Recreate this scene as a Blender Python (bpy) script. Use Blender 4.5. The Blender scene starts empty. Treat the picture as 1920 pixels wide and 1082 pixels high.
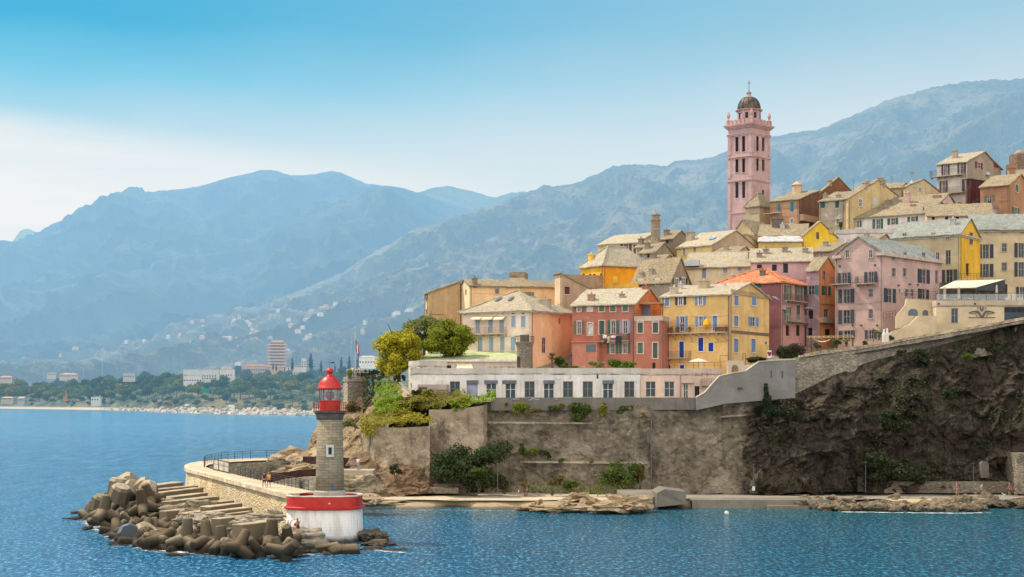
import bpy, bmesh, math, random
from mathutils import Vector, noise, Matrix, Euler
import numpy as np
random.seed(7); rng = np.random.default_rng(7)
S = bpy.context.scene
COL = S.collection
R = math.radians
F = 2880.0; HY = 750.0; CH = 14.0            # focal length in photo pixels, horizon row, eye height (m)

def pt(px, py, Y):
    return Vector(((px-960)/F*Y, Y, CH-(py-HY)/F*Y))
def ptz(px, py, z):
    return pt(px, py, (CH-z)*F/(py-HY))
def lerp(a, b, t): return a+(b-a)*t
def interp(x, tab):
    if x <= tab[0][0]: return tab[0][1]
    for (a, va), (b, vb) in zip(tab, tab[1:]):
        if x <= b: return lerp(va, vb, (x-a)/(b-a))
    return tab[-1][1]
def fbm(p, sc=1.0, o=5):
    return noise.fractal(Vector(p)*sc, 1.0, 2.0, o)

# ------------------------------------------------------------------ objects
def tag(o, label=None, cat=None, group=None, kind=None):
    if label: o['label'] = label
    if cat: o['category'] = cat
    if group: o['group'] = group
    if kind: o['kind'] = kind
    return o
def empty(name, label, cat, loc=(0, 0, 0), rz=0, group=None):
    o = bpy.data.objects.new(name, None); COL.objects.link(o)
    o.location = loc; o.rotation_euler = (0, 0, rz); o.empty_display_size = .3
    return tag(o, label, cat, group)
def link(name, me, parent=None):
    o = bpy.data.objects.new(name, me); COL.objects.link(o)
    if parent: o.parent = parent
    return o
def copy_tree(o, parent=None):
    c = o.copy(); COL.objects.link(c)
    if parent is not None: c.parent = parent
    for ch in list(o.children): copy_tree(ch, c)
    return c

class MB:
    def __init__(s): s.v = []; s.f = []; s.m = []
    def add(s, vs, fs, mi=0):
        n = len(s.v); s.v += [tuple(p) for p in vs]
        s.f += [tuple(i+n for i in f) for f in fs]; s.m += [mi]*len(fs)
    def hexa(s, c, mi=0):                      # 8 corners, bottom ring then top ring
        s.add(c, [(3, 2, 1, 0), (4, 5, 6, 7), (0, 1, 5, 4), (1, 2, 6, 5), (2, 3, 7, 6), (3, 0, 4, 7)], mi)
    def box(s, a, b, mi=0, P=None):
        (x0, y0, z0), (x1, y1, z1) = a, b
        c = [(x0, y0, z0), (x1, y0, z0), (x1, y1, z0), (x0, y1, z0), (x0, y0, z1), (x1, y0, z1), (x1, y1, z1), (x0, y1, z1)]
        if P: c = [P(*q) for q in c]
        s.hexa(c, mi)
    def bar(s, p, q, r=.03, mi=0, n=4, r2=None):
        p = Vector(p); q = Vector(q); d = (q-p)
        if d.length < 1e-6: return
        d.normalize(); a = Vector((0, 0, 1)) if abs(d.z) < .9 else Vector((1, 0, 0))
        u = d.cross(a).normalized(); w = d.cross(u); r2 = r if r2 is None else r2
        vs = [p+(u*math.cos(2*math.pi*(i+.5)/n)+w*math.sin(2*math.pi*(i+.5)/n))*r for i in range(n)]
        vs += [q+(u*math.cos(2*math.pi*(i+.5)/n)+w*math.sin(2*math.pi*(i+.5)/n))*r2 for i in range(n)]
        fs = [(i, (i+1) % n, n+(i+1) % n, n+i) for i in range(n)]+[tuple(range(n))[::-1], tuple(range(n, 2*n))]
        s.add(vs, fs, mi)
    def lathe(s, prof, n=32, c=(0, 0), mi=0, cap=True, sx=1, sy=1, e=2.0):
        vs = []
        for r, z in prof:
            for i in range(n):
                t = 2*math.pi*i/n; ct, st = math.cos(t), math.sin(t)
                if e != 2.0:
                    ct = math.copysign(abs(ct)**(2/e), ct); st = math.copysign(abs(st)**(2/e), st)
                vs.append((c[0]+r*sx*ct, c[1]+r*sy*st, z))
        fs = []
        for k in range(len(prof)-1):
            for i in range(n):
                j = (i+1) % n
                fs.append((k*n+i, k*n+j, (k+1)*n+j, (k+1)*n+i))
        if cap:
            fs.append(tuple(range(n))[::-1]); m = (len(prof)-1)*n
            fs.append(tuple(range(m, m+n)))
        s.add(vs, fs, mi)
    def mesh(s, name, mats, smooth=False):
        me = bpy.data.meshes.new(name); me.from_pydata(s.v, [], s.f); me.update()
        mats = mats if isinstance(mats, (list, tuple)) else [mats]
        for m in mats: me.materials.append(m)
        if len(mats) > 1: me.polygons.foreach_set('material_index', s.m)
        if smooth: me.polygons.foreach_set('use_smooth', [True]*len(me.polygons))
        return me
    def build(s, name, mats, parent=None, smooth=False):
        return link(name, s.mesh(name, mats, smooth), parent)

# ------------------------------------------------------------------ materials
def newmat(name):
    m = bpy.data.materials.new(name); m.use_nodes = True
    nt = m.node_tree; nt.nodes.clear()
    out = nt.nodes.new('ShaderNodeOutputMaterial')
    return m, nt, out
class NT:
    def __init__(s, nt): s.nt = nt
    def n(s, t, **kw):
        nd = s.nt.nodes.new(t)
        for k, v in kw.items(): setattr(nd, k, v)
        return nd
    def set(s, sock, v):
        if hasattr(v, 'is_output') or isinstance(v, bpy.types.NodeSocket): s.nt.links.new(v, sock)
        else:
            if isinstance(v, (tuple, list)) and len(v) == 3 and sock.type == 'RGBA': v = (*v, 1)
            sock.default_value = v
    def math(s, op, a, b=0.0, c=None, clamp=False):
        nd = s.n('ShaderNodeMath', operation=op, use_clamp=clamp)
        s.set(nd.inputs[0], a); s.set(nd.inputs[1], b)
        if c is not None: s.set(nd.inputs[2], c)
        return nd.outputs[0]
    def mix(s, f, a, b, blend='MIX'):
        nd = s.n('ShaderNodeMix', data_type='RGBA', blend_type=blend)
        s.set(nd.inputs[0], f); s.set(nd.inputs[6], a); s.set(nd.inputs[7], b)
        return nd.outputs[2]
    def noise(s, vec, sc, det=4, rough=.55, out=0, dist=0):
        nd = s.n('ShaderNodeTexNoise'); s.set(nd.inputs['Vector'], vec)
        nd.inputs['Scale'].default_value = sc; nd.inputs['Detail'].default_value = det
        nd.inputs['Roughness'].default_value = rough; nd.inputs['Distortion'].default_value = dist
        return nd.outputs[out]
    def map(s, vec, scale=(1, 1, 1), rot=(0, 0, 0)):
        nd = s.n('ShaderNodeMapping'); s.set(nd.inputs[0], vec); nd.inputs[3].default_value = scale; nd.inputs[2].default_value = rot
        return nd.outputs[0]
    def rng(s, v, a, b, c=0.0, d=1.0, smooth=True):
        nd = s.n('ShaderNodeMapRange', interpolation_type='SMOOTHSTEP' if smooth else 'LINEAR')
        s.set(nd.inputs[0], v); 
        for i, q in enumerate((a, b, c, d)): s.set(nd.inputs[i+1], q)
        return nd.outputs[0]
    def ramp(s, v, stops):
        nd = s.n('ShaderNodeValToRGB'); s.set(nd.inputs[0], v); e = nd.color_ramp.elements
        while len(e) < len(stops): e.new(.5)
        for el, (p, c) in zip(e, stops): el.position = p; el.color = (*c, 1)
        return nd.outputs[0]
    def bump(s, h, st=.4, d=.1):
        nd = s.n('ShaderNodeBump'); s.set(nd.inputs['Height'], h); nd.inputs['Strength'].default_value = st; nd.inputs['Distance'].default_value = d
        return nd.outputs[0]
    def bsdf(s, col, rough=.85, nrm=None, spec=.25, metal=0):
        b = s.n('ShaderNodeBsdfPrincipled'); s.set(b.inputs['Base Color'], col); s.set(b.inputs['Roughness'], rough)
        b.inputs['Specular IOR Level'].default_value = spec; b.inputs['Metallic'].default_value = metal
        if nrm is not None: s.set(b.inputs['Normal'], nrm)
        return b
def coords(q): return q.n('ShaderNodeTexCoord').outputs['Object']
def worldpos(q): return q.n('ShaderNodeNewGeometry').outputs['Position']
_cache = {}
def cached(fn):
    def w(*a, **k):
        key = (fn.__name__, a, tuple(sorted(k.items())))
        if key not in _cache: _cache[key] = fn(*a, **k)
        return _cache[key]
    return w
def sc3(c, f): return tuple(min(1, x*f) for x in c)

@cached
def stucco(col, dirt=.35, stain=(.25, .2, .16), peel=0.0, peelcol=(.5, .47, .42), rough=.92):
    m, nt, out = newmat('stucco'); q = NT(nt); c = coords(q)
    big = q.noise(c, .28, 5, .62); fine = q.noise(c, 2.6, 5, .65)
    streak = q.noise(q.map(c, (1.8, 1.8, .11)), 1.0, 5, .65)
    k = q.mix(q.rng(big, .36, .66), sc3(col, .80), sc3(col, 1.08))
    k = q.mix(q.math('MULTIPLY', q.rng(q.noise(c, .9, 7, .75), .52, .66), .22), k, sc3(stain, 1.3))
    k = q.mix(q.math('MULTIPLY', q.rng(fine, .4, .7), .32), k, sc3(col, .70))
    k = q.mix(q.math('MULTIPLY', q.rng(streak, .50, .70), dirt), k, stain)
    if peel > 0:
        pl = q.noise(c, .55, 6, .7)
        k = q.mix(q.math('MULTIPLY', q.rng(pl, .66-.22*peel, .7-.2*peel), .85), k, peelcol)
    b = q.bsdf(k, rough, q.bump(q.math('ADD', fine, q.math('MULTIPLY', streak, .5)), .35, .06), .15)
    nt.links.new(b.outputs[0], out.inputs[0]); return m
@cached
def plain(col, rough=.6, var=.2, sc=1.5, spec=.3, metal=0.0, bump=.15):
    m, nt, out = newmat('paint'); q = NT(nt); c = coords(q)
    n1 = q.noise(c, sc, 5, .6)
    k = q.mix(q.rng(n1, .3, .72), sc3(col, 1-var), sc3(col, 1+var))
    b = q.bsdf(k, rough, q.bump(n1, bump, .04), spec, metal)
    nt.links.new(b.outputs[0], out.inputs[0]); return m
@cached
def roofmat(base=(.42, .36, .27), lichen=(.5, .36, .15), dark=(.16, .14, .12), lich=.5, cell=1.9):
    m, nt, out = newmat('slate_roof'); q = NT(nt); c = coords(q)
    w = q.n('ShaderNodeTexVoronoi'); nt.links.new(q.map(c, (1, 1, 1.6)), w.inputs['Vector']); w.inputs['Scale'].default_value = cell
    w.inputs['Randomness'].default_value = .9
    h = q.n('ShaderNodeSeparateColor'); nt.links.new(w.outputs['Color'], h.inputs[0])
    k = q.ramp(h.outputs[0], [(0, sc3(base, .7)), (.3, sc3(base, .93)), (.7, sc3(base, 1.04)), (1, sc3(base, 1.2))])
    k = q.mix(q.math('MULTIPLY', q.rng(q.noise(c, .45, 6, .7), .47, .66), lich), k, lichen)
    k = q.mix(q.math('MULTIPLY', q.rng(q.noise(c, 1.1, 6, .75), .52, .70), .6), k, dark)
    k = q.mix(q.math('MULTIPLY', q.rng(w.outputs['Distance'], .42, .62), .4), k, dark)
    k = q.mix(q.math('MULTIPLY', q.rng(q.noise(c, .12, 5, .7), .42, .62), .45), sc3(base, .0) if False else k, sc3(base, .62))
    hh = q.math('SUBTRACT', h.outputs[1], q.math('MULTIPLY', w.outputs['Distance'], .8))
    b = q.bsdf(k, .9, q.bump(hh, .7, .12), .2)
    nt.links.new(b.outputs[0], out.inputs[0]); return m
@cached
def tilemat(col=(.5, .17, .08)):
    m, nt, out = newmat('clay_tile'); q = NT(nt); c = coords(q)
    w = q.n('ShaderNodeTexVoronoi'); nt.links.new(q.map(c, (1, 1, 1.5)), w.inputs['Vector']); w.inputs['Scale'].default_value = 3.0
    h = q.n('ShaderNodeSeparateColor'); nt.links.new(w.outputs['Color'], h.inputs[0])
    k = q.ramp(h.outputs[0], [(0, sc3(col, .6)), (.5, col), (1, sc3(col, 1.4))])
    k = q.mix(q.math('MULTIPLY', q.rng(q.noise(c, .5, 5), .5, .7), .5), k, (.5, .33, .2))
    b = q.bsdf(k, .85, q.bump(h.outputs[1], .5, .08), .2)
    nt.links.new(b.outputs[0], out.inputs[0]); return m
@cached
def masonry(a=(.36, .3, .2), b_=(.5, .43, .3), mortar=(.3, .26, .2), cell=1.6, flat=2.0, stainc=(.12, .1, .08), stain=.5, vert=0.0):
    m, nt, out = newmat('masonry'); q = NT(nt); c = coords(q)
    w = q.n('ShaderNodeTexVoronoi'); nt.links.new(q.map(c, (1, 1, flat)), w.inputs['Vector']); w.inputs['Scale'].default_value = cell
    h = q.n('ShaderNodeSeparateColor'); nt.links.new(w.outputs['Color'], h.inputs[0])
    k = q.mix(h.outputs[0], a, b_)
    k = q.mix(q.math('MULTIPLY', q.rng(w.outputs['Distance'], .4, .62), .7), k, mortar)
    st = q.noise(q.map(c, (.5, .5, .16)), 1.0, 6, .68)
    k = q.mix(q.math('MULTIPLY', q.rng(st, .45, .7), stain), k, stainc)
    k = q.mix(q.math('MULTIPLY', q.rng(q.noise(c, .16, 8, .75), .50, .60), .55), k, sc3(b_, 1.35))
    k = q.mix(q.math('MULTIPLY', q.rng(q.noise(c, .4, 8, .8), .53, .62), .65), k, sc3(stainc, 1.0))
    k = q.mix(q.math('MULTIPLY', q.rng(q.noise(c, 1.9, 6, .8), .56, .66), .6), k, sc3(stainc, .8))
    fine = q.noise(c, 4, 5, .7)
    b = q.bsdf(k, .95, q.bump(q.math('SUBTRACT', q.math('MULTIPLY', fine, .6), w.outputs['Distance']), .8, .15), .12)
    nt.links.new(b.outputs[0], out.inputs[0]); return m
@cached
def blockwork(a=(.27, .24, .18), b_=(.36, .32, .24), bw=1.0, bh=.36, radius=1.3, base=(.55, .52, .46)):
    """coursed ashlar wrapped round an axis (object z)"""
    m, nt, out = newmat('ashlar'); q = NT(nt); c = coords(q)
    sx = q.n('ShaderNodeSeparateXYZ'); nt.links.new(c, sx.inputs[0])
    ang = q.math('MULTIPLY', q.math('ARCTAN2', sx.outputs[0], sx.outputs[1]), radius)
    cb = q.n('ShaderNodeCombineXYZ'); nt.links.new(ang, cb.inputs[0]); nt.links.new(sx.outputs[2], cb.inputs[1])
    br = q.n('ShaderNodeTexBrick'); nt.links.new(cb.outputs[0], br.inputs[0])
    br.inputs['Color1'].default_value = (*a, 1); br.inputs['Color2'].default_value = (*b_, 1); br.inputs['Mortar'].default_value = (*sc3(a, .55), 1)
    br.inputs['Scale'].default_value = 1; br.inputs['Brick Width'].default_value = bw; br.inputs['Row Height'].default_value = bh
    br.inputs['Mortar Size'].default_value = .02
    k = q.mix(q.math('MULTIPLY', q.rng(q.noise(c, .8, 6, .7), .45, .7), .5), br.outputs[0], sc3(a, .6))
    k = q.mix(q.math('MULTIPLY', q.rng(q.noise(q.map(c, (1, 1, 4)), .6, 4), .5, .7), .4), k, sc3(b_, 1.3))
    k = q.mix(q.math('MULTIPLY', q.rng(sx.outputs[2], 2.2, -.3), .75), k, base)
    b = q.bsdf(k, .9, q.bump(br.outputs[1], -.4, .05), .15)
    nt.links.new(b.outputs[0], out.inputs[0]); return m
@cached
def rockmat(a=(.3, .21, .13), b_=(.42, .33, .22), dark=(.06, .05, .045), green=(.05, .07, .03), gamt=.3, sc=.35, wet=False, tilt=0.5):
    m, nt, out = newmat('rock'); q = NT(nt); c = worldpos(q) if not wet else coords(q)
    big = q.noise(c, sc*.3, 6, .65); mid = q.noise(c, sc*2, 8, .68, dist=.6)
    str_ = q.noise(q.map(c, (.5, .5, 2.2), (0, tilt, 0)), sc*2.2, 6, .65)
    k = q.mix(q.rng(big, .35, .68), a, b_)
    k = q.mix(q.math('MULTIPLY', q.rng(str_, .42, .62), .6), k, sc3(a, .55))
    k = q.mix(q.math('MULTIPLY', q.rng(mid, .5, .72), .85), k, dark)
    if gamt > 0:
        k = q.mix(q.math('MULTIPLY', q.rng(q.noise(c, sc*.9, 8, .75), .53, .66), gamt), k, green)
    h = q.math('ADD', mid, q.math('MULTIPLY', q.noise(c, sc*9, 5, .7), .35))
    if wet:
        z = q.n('ShaderNodeSeparateXYZ'); nt.links.new(worldpos(q), z.inputs[0])
        wf = q.rng(q.math('ADD', z.outputs[2], q.math('MULTIPLY', big, .5)), .95, .35)
        k = q.mix(q.math('MULTIPLY', wf, .8), k, (.035, .03, .022))
    b = q.bsdf(k, .92, q.bump(h, .9, .5 if not wet else .12), .15)
    nt.links.new(b.outputs[0], out.inputs[0]); return m
@cached
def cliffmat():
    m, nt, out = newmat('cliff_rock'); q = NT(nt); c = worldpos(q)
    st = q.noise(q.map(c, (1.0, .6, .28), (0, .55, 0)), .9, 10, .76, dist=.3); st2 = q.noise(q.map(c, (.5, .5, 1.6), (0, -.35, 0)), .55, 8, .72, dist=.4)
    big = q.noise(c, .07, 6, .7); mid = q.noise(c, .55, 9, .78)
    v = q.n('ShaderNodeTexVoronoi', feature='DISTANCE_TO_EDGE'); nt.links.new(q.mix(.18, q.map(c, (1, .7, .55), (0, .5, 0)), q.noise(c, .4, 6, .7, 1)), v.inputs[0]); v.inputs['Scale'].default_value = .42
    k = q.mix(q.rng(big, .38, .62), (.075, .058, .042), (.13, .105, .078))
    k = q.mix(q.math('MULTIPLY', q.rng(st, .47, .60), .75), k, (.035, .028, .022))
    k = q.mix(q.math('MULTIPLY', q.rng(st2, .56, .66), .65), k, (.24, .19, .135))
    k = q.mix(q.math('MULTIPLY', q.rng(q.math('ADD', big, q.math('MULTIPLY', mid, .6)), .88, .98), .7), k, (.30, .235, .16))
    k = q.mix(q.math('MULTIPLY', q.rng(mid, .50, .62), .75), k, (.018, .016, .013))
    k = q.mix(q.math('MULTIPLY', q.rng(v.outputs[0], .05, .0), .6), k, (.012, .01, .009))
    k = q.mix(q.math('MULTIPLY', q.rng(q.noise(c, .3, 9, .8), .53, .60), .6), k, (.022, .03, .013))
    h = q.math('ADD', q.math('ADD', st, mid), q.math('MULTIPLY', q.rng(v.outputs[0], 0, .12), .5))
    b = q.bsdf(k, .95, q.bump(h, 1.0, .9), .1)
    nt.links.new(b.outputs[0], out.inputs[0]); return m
@cached
def concrete(col=(.42, .37, .28), rust=.0, wet=True):
    m, nt, out = newmat('weathered_concrete'); q = NT(nt); c = coords(q)
    n1 = q.noise(c, .7, 6, .65); n2 = q.noise(c, 5, 5, .7)
    oi = q.n('ShaderNodeObjectInfo')
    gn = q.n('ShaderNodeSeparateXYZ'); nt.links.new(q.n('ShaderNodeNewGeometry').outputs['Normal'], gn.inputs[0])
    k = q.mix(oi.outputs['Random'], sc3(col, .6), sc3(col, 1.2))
    k = q.mix(q.rng(q.math('ADD', gn.outputs[2], q.math('MULTIPLY', q.math('SUBTRACT', n1, .5), .8)), .0, .75), sc3(col, .55), q.mix(.55, k, sc3(col, 2.0)))   # tops painted lighter and sides darker, as sunlit and shaded faces
    k = q.mix(q.math('MULTIPLY', q.rng(n1, .42, .62), .6), k, sc3(col, .45))
    k = q.mix(q.math('MULTIPLY', q.rng(n2, .5, .75), .35), k, sc3(col, .6))
    if rust > 0: k = q.mix(q.math('MULTIPLY', q.rng(q.noise(c, 1.1, 4), .58, .72), rust), k, (.25, .1, .04))
    if wet:
        z = q.n('ShaderNodeSeparateXYZ'); nt.links.new(worldpos(q), z.inputs[0])
        wf = q.rng(q.math('ADD', z.outputs[2], n1), 1.9, .8)
        k = q.mix(q.math('MULTIPLY', wf, .92), k, (.03, .025, .018))
    b = q.bsdf(k, .9, q.bump(q.math('ADD', n2, n1), .5, .06), .2)
    nt.links.new(b.outputs[0], out.inputs[0]); return m
@cached
def leafmat(dark=(.02, .045, .012), light=(.12, .17, .03), trans=.35, haze=0.0):
    m, nt, out = newmat('leaves'); q = NT(nt)
    g = q.n('ShaderNodeNewGeometry'); c = coords(q)
    v = q.math('ADD', q.math('MULTIPLY', g.outputs['Random Per Island'], .6), q.math('MULTIPLY', q.rng(q.noise(c, .5, 3), .3, .7), .4))
    oi = q.n('ShaderNodeObjectInfo')
    k = q.mix(v, dark, light)
    k = q.mix(q.math('MULTIPLY', oi.outputs['Random'], .35), k, sc3(light, .7))
    b = q.bsdf(k, .7, None, .2)
    t = q.n('ShaderNodeBsdfTranslucent'); q.set(t.inputs[0], q.mix(.5, k, light))
    mx = q.n('ShaderNodeMixShader'); mx.inputs[0].default_value = trans
    nt.links.new(b.outputs[0], mx.inputs[1]); nt.links.new(t.outputs[0], mx.inputs[2])
    nt.links.new(hazed(q, mx.outputs[0], haze), out.inputs[0]); return m
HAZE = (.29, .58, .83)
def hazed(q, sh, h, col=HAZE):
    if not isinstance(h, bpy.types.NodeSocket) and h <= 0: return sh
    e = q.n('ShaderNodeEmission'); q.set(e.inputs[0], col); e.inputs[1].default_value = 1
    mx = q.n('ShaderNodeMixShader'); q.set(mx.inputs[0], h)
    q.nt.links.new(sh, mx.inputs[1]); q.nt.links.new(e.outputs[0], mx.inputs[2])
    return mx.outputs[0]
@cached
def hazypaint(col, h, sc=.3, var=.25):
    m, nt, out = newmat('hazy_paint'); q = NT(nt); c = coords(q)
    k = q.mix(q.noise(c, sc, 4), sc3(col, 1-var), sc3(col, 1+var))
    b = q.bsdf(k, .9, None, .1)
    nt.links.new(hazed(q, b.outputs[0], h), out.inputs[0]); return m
@cached
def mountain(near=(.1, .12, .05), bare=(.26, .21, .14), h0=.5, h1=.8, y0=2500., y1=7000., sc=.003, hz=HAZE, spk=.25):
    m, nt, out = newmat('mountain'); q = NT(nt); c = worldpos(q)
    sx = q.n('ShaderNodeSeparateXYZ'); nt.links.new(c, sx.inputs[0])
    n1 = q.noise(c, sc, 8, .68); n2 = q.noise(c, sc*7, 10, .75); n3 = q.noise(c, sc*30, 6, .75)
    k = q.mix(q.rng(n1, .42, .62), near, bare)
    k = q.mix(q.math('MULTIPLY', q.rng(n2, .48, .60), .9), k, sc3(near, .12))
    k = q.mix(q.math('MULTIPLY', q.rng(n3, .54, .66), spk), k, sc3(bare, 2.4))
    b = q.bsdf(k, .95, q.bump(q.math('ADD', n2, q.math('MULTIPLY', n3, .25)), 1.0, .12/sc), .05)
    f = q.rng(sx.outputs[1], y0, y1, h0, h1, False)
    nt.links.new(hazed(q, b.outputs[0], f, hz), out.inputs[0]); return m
@cached
def glass(tint=(.05, .07, .09), rough=.12):
    m, nt, out = newmat('window_glass'); q = NT(nt); c = coords(q)
    k = q.mix(q.noise(c, .35, 2), sc3(tint, .4), sc3(tint, 1.5))
    b = q.bsdf(k, rough, q.bump(q.noise(c, .6, 2), .1, .05), .22)
    nt.links.new(b.outputs[0], out.inputs[0]); return m
@cached
def clearglass():
    m, nt, out = newmat('clear_glass'); q = NT(nt)
    t = q.n('ShaderNodeBsdfTransparent'); t.inputs[0].default_value = (.86, .9, .92, 1)
    b = q.n('ShaderNodeBsdfGlossy'); b.inputs[1].default_value = .05
    mx = q.n('ShaderNodeMixShader'); mx.inputs[0].default_value = .12
    nt.links.new(t.outputs[0], mx.inputs[1]); nt.links.new(b.outputs[0], mx.inputs[2]); nt.links.new(mx.outputs[0], out.inputs[0]); return m
@cached
def louvre(col):
    m, nt, out = newmat('louvred_shutter'); q = NT(nt); c = coords(q)
    w = q.n('ShaderNodeTexWave', wave_type='BANDS', bands_direction='Z'); nt.links.new(c, w.inputs[0]); w.inputs['Scale'].default_value = 2.6
    k = q.mix(q.rng(w.outputs[1], .2, .8), sc3(col, .6), sc3(col, 1.1))
    k = q.mix(q.math('MULTIPLY', q.noise(c, .9, 4), .35), k, sc3(col, .7))
    b = q.bsdf(k, .75, q.bump(w.outputs[1], .5, .04), .2)
    nt.links.new(b.outputs[0], out.inputs[0]); return m
# ------------------------------------------------------------------ camera, sun, sky
cam = bpy.data.cameras.new('camera'); cam.lens = 36*F/1920; cam.sensor_width = 36
cam.shift_y = (HY-541)/1920; cam.clip_end = 60000; cam.clip_start = 1
co = bpy.data.objects.new('camera', cam); COL.objects.link(co); co.location = (0, 0, CH); co.rotation_euler = (R(90), 0, 0)
S.camera = co
SAZ = R(-64); SEL = R(52)                 # sun: left of the view, slightly beyond the town
sd = Vector((math.sin(SAZ)*math.cos(SEL), math.cos(SAZ)*math.cos(SEL), math.sin(SEL)))
sun = bpy.data.lights.new('sun', 'SUN'); sun.energy = 5.0; sun.angle = R(.53); sun.color = (1, .89, .71)
so = bpy.data.objects.new('sun', sun); COL.objects.link(so); so.rotation_euler = sd.to_track_quat('Z', 'Y').to_euler()
W = bpy.data.worlds.new('World'); S.world = W; W.use_nodes = True
nt = W.node_tree; nt.nodes.clear(); q = NT(nt)
sky = q.n('ShaderNodeTexSky', sky_type='NISHITA'); sky.sun_disc = False; sky.sun_elevation = SEL; sky.sun_rotation = SAZ
sky.air_density = 1.0; sky.dust_density = 1.5; sky.ozone_density = 1.5
tc = q.n('ShaderNodeTexCoord'); sx = q.n('ShaderNodeSeparateXYZ'); nt.links.new(tc.outputs['Generated'], sx.inputs[0])
dx, dy, dz = sx.outputs
hl = q.math('SQRT', q.math('ADD', q.math('MULTIPLY', dx, dx), q.math('MULTIPLY', dy, dy)))
el = q.math('DIVIDE', dz, hl); az = q.math('ARCTAN2', dx, dy)
warp = q.noise(q.map(tc.outputs['Generated'], (5, 5, 16)), 1.0, 6, .6)
wv = q.math('SUBTRACT', warp, .5)
ele = q.math('ADD', el, q.math('MULTIPLY', wv, .03))
leftw = q.rng(az, .36, -.36)
lo = (.60, .80, .88)
grL = q.ramp(q.math('MULTIPLY', ele, 2.2), [(0, (.74, .85, .89)), (.34, (.66, .83, .90)), (.45, (.20, .64, .86)), (.53, (.035, .48, .76)), (.75, (.02, .37, .70)), (1, (.05, .28, .62))])
grR = q.ramp(q.math('MULTIPLY', ele, 2.2), [(0, (.78, .87, .90)), (.37, (.76, .86, .90)), (.45, (.60, .77, .86)), (.53, (.40, .67, .81)), (.75, (.15, .5, .76)), (1, (.06, .28, .6))])
grad = q.mix(leftw, grR, grL)
nis = q.mix(1.0, sky.outputs[0], (.1, .1, .1), 'MULTIPLY')
base = q.mix(.88, nis, grad)
# low white cloud bank on the left
top = q.math('ADD', q.rng(az, -.36, 0.02, .187, .150, False), q.math('MULTIPLY', wv, .016))
m1 = q.rng(el, q.math('SUBTRACT', top, -.004), q.math('SUBTRACT', top, .022))
m2 = q.rng(az, .10, -.20)
m3 = q.rng(q.noise(q.map(tc.outputs['Generated'], (3, 3, 30)), 1.0, 5, .6), .25, .6, .55, 1.0)
cl = q.math('MULTIPLY', q.math('MULTIPLY', m1, m2), m3)
base = q.mix(cl, base, (.89, .91, .91))
# added bright sky behind the viewer, unseen fill for the camera-facing walls
rear_fill = q.math('MULTIPLY', q.rng(q.math('ADD', dy, q.math('MULTIPLY', wv, .3)), .15, -.55), q.rng(dz, -.05, .1))
base = q.mix(rear_fill, base, (1.86, 1.76, 1.62))
bg = q.n('ShaderNodeBackground'); nt.links.new(base, bg.inputs[0]); bg.inputs[1].default_value = 1.0
wo = q.n('ShaderNodeOutputWorld'); nt.links.new(bg.outputs[0], wo.inputs[0])
S.view_settings.view_transform = 'Standard'; S.view_settings.look = 'None'; S.view_settings.exposure = 0
S.cycles.max_bounces = 6; S.cycles.caustics_reflective = False; S.cycles.transparent_max_bounces = 12

# ------------------------------------------------------------------ sea
m, nt, out = newmat('sea_water'); q = NT(nt); c = worldpos(q)
sx = q.n('ShaderNodeSeparateXYZ'); nt.links.new(c, sx.inputs[0])
w1 = q.noise(q.map(c, (1, .55, 1), (0, 0, .5)), .16, 4, .6, dist=.4); w2 = q.noise(q.map(c, (1, .6, 1), (0, 0, .25)), .55, 5, .65, dist=.3); w3 = q.noise(c, 2.2, 4, .6)
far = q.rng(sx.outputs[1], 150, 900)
patch = q.noise(q.map(c, (1, .35, 1)), .018, 4, .6)
k = q.mix(q.rng(sx.outputs[0], -40, 45), (.024, .165, .32), (.005, .10, .16))
k = q.mix(q.math('MULTIPLY', q.rng(sx.outputs[1], 160, 900), .85), k, (.06, .27, .46))
k = q.mix(q.math('MULTIPLY', q.rng(patch, .35, .7), .35), k, sc3((.02, .11, .2), .55))
shal = q.math('MULTIPLY', q.rng(q.math('ADD', sx.outputs[1], q.math('MULTIPLY', q.math('SUBTRACT', patch, .5), 14)), 172, 194), q.rng(sx.outputs[0], -24, -14))
k = q.mix(q.math('MULTIPLY', shal, .6), k, (.02, .10, .10))
wl = q.math('ADD', w1, q.math('MULTIPLY', w2, .8))
nf = q.rng(sx.outputs[1], 150, 420, .12, .6, False)
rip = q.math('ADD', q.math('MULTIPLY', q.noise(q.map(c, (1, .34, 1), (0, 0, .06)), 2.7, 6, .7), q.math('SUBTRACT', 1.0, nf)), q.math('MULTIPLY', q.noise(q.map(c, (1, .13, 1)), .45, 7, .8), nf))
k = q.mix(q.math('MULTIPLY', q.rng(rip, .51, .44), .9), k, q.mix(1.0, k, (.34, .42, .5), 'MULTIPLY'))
k = q.mix(q.math('MULTIPLY', q.rng(rip, .525, .60), .8), k, q.mix(q.rng(sx.outputs[0], -30, 30), (.20, .52, .74), (.07, .34, .48)))  # ripple highlights and dark troughs are painted into the water colour
hgt = q.math('ADD', q.math('ADD', q.math('MULTIPLY', w1, .4), q.math('MULTIPLY', w2, .5)), q.math('MULTIPLY', w3, .22))
b = q.bsdf(k, .12, q.bump(hgt, 1.0, .9), .5); b.inputs['IOR'].default_value = 1.33
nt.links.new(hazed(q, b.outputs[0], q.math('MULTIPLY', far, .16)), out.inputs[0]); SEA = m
mb = MB(); mb.add([(-9000, -400, 0), (9000, -400, 0), (9000, 14000, 0), (-9000, 14000, 0)], [(0, 1, 2, 3)])
tag(mb.build('sea', SEA), kind='structure')

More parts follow.
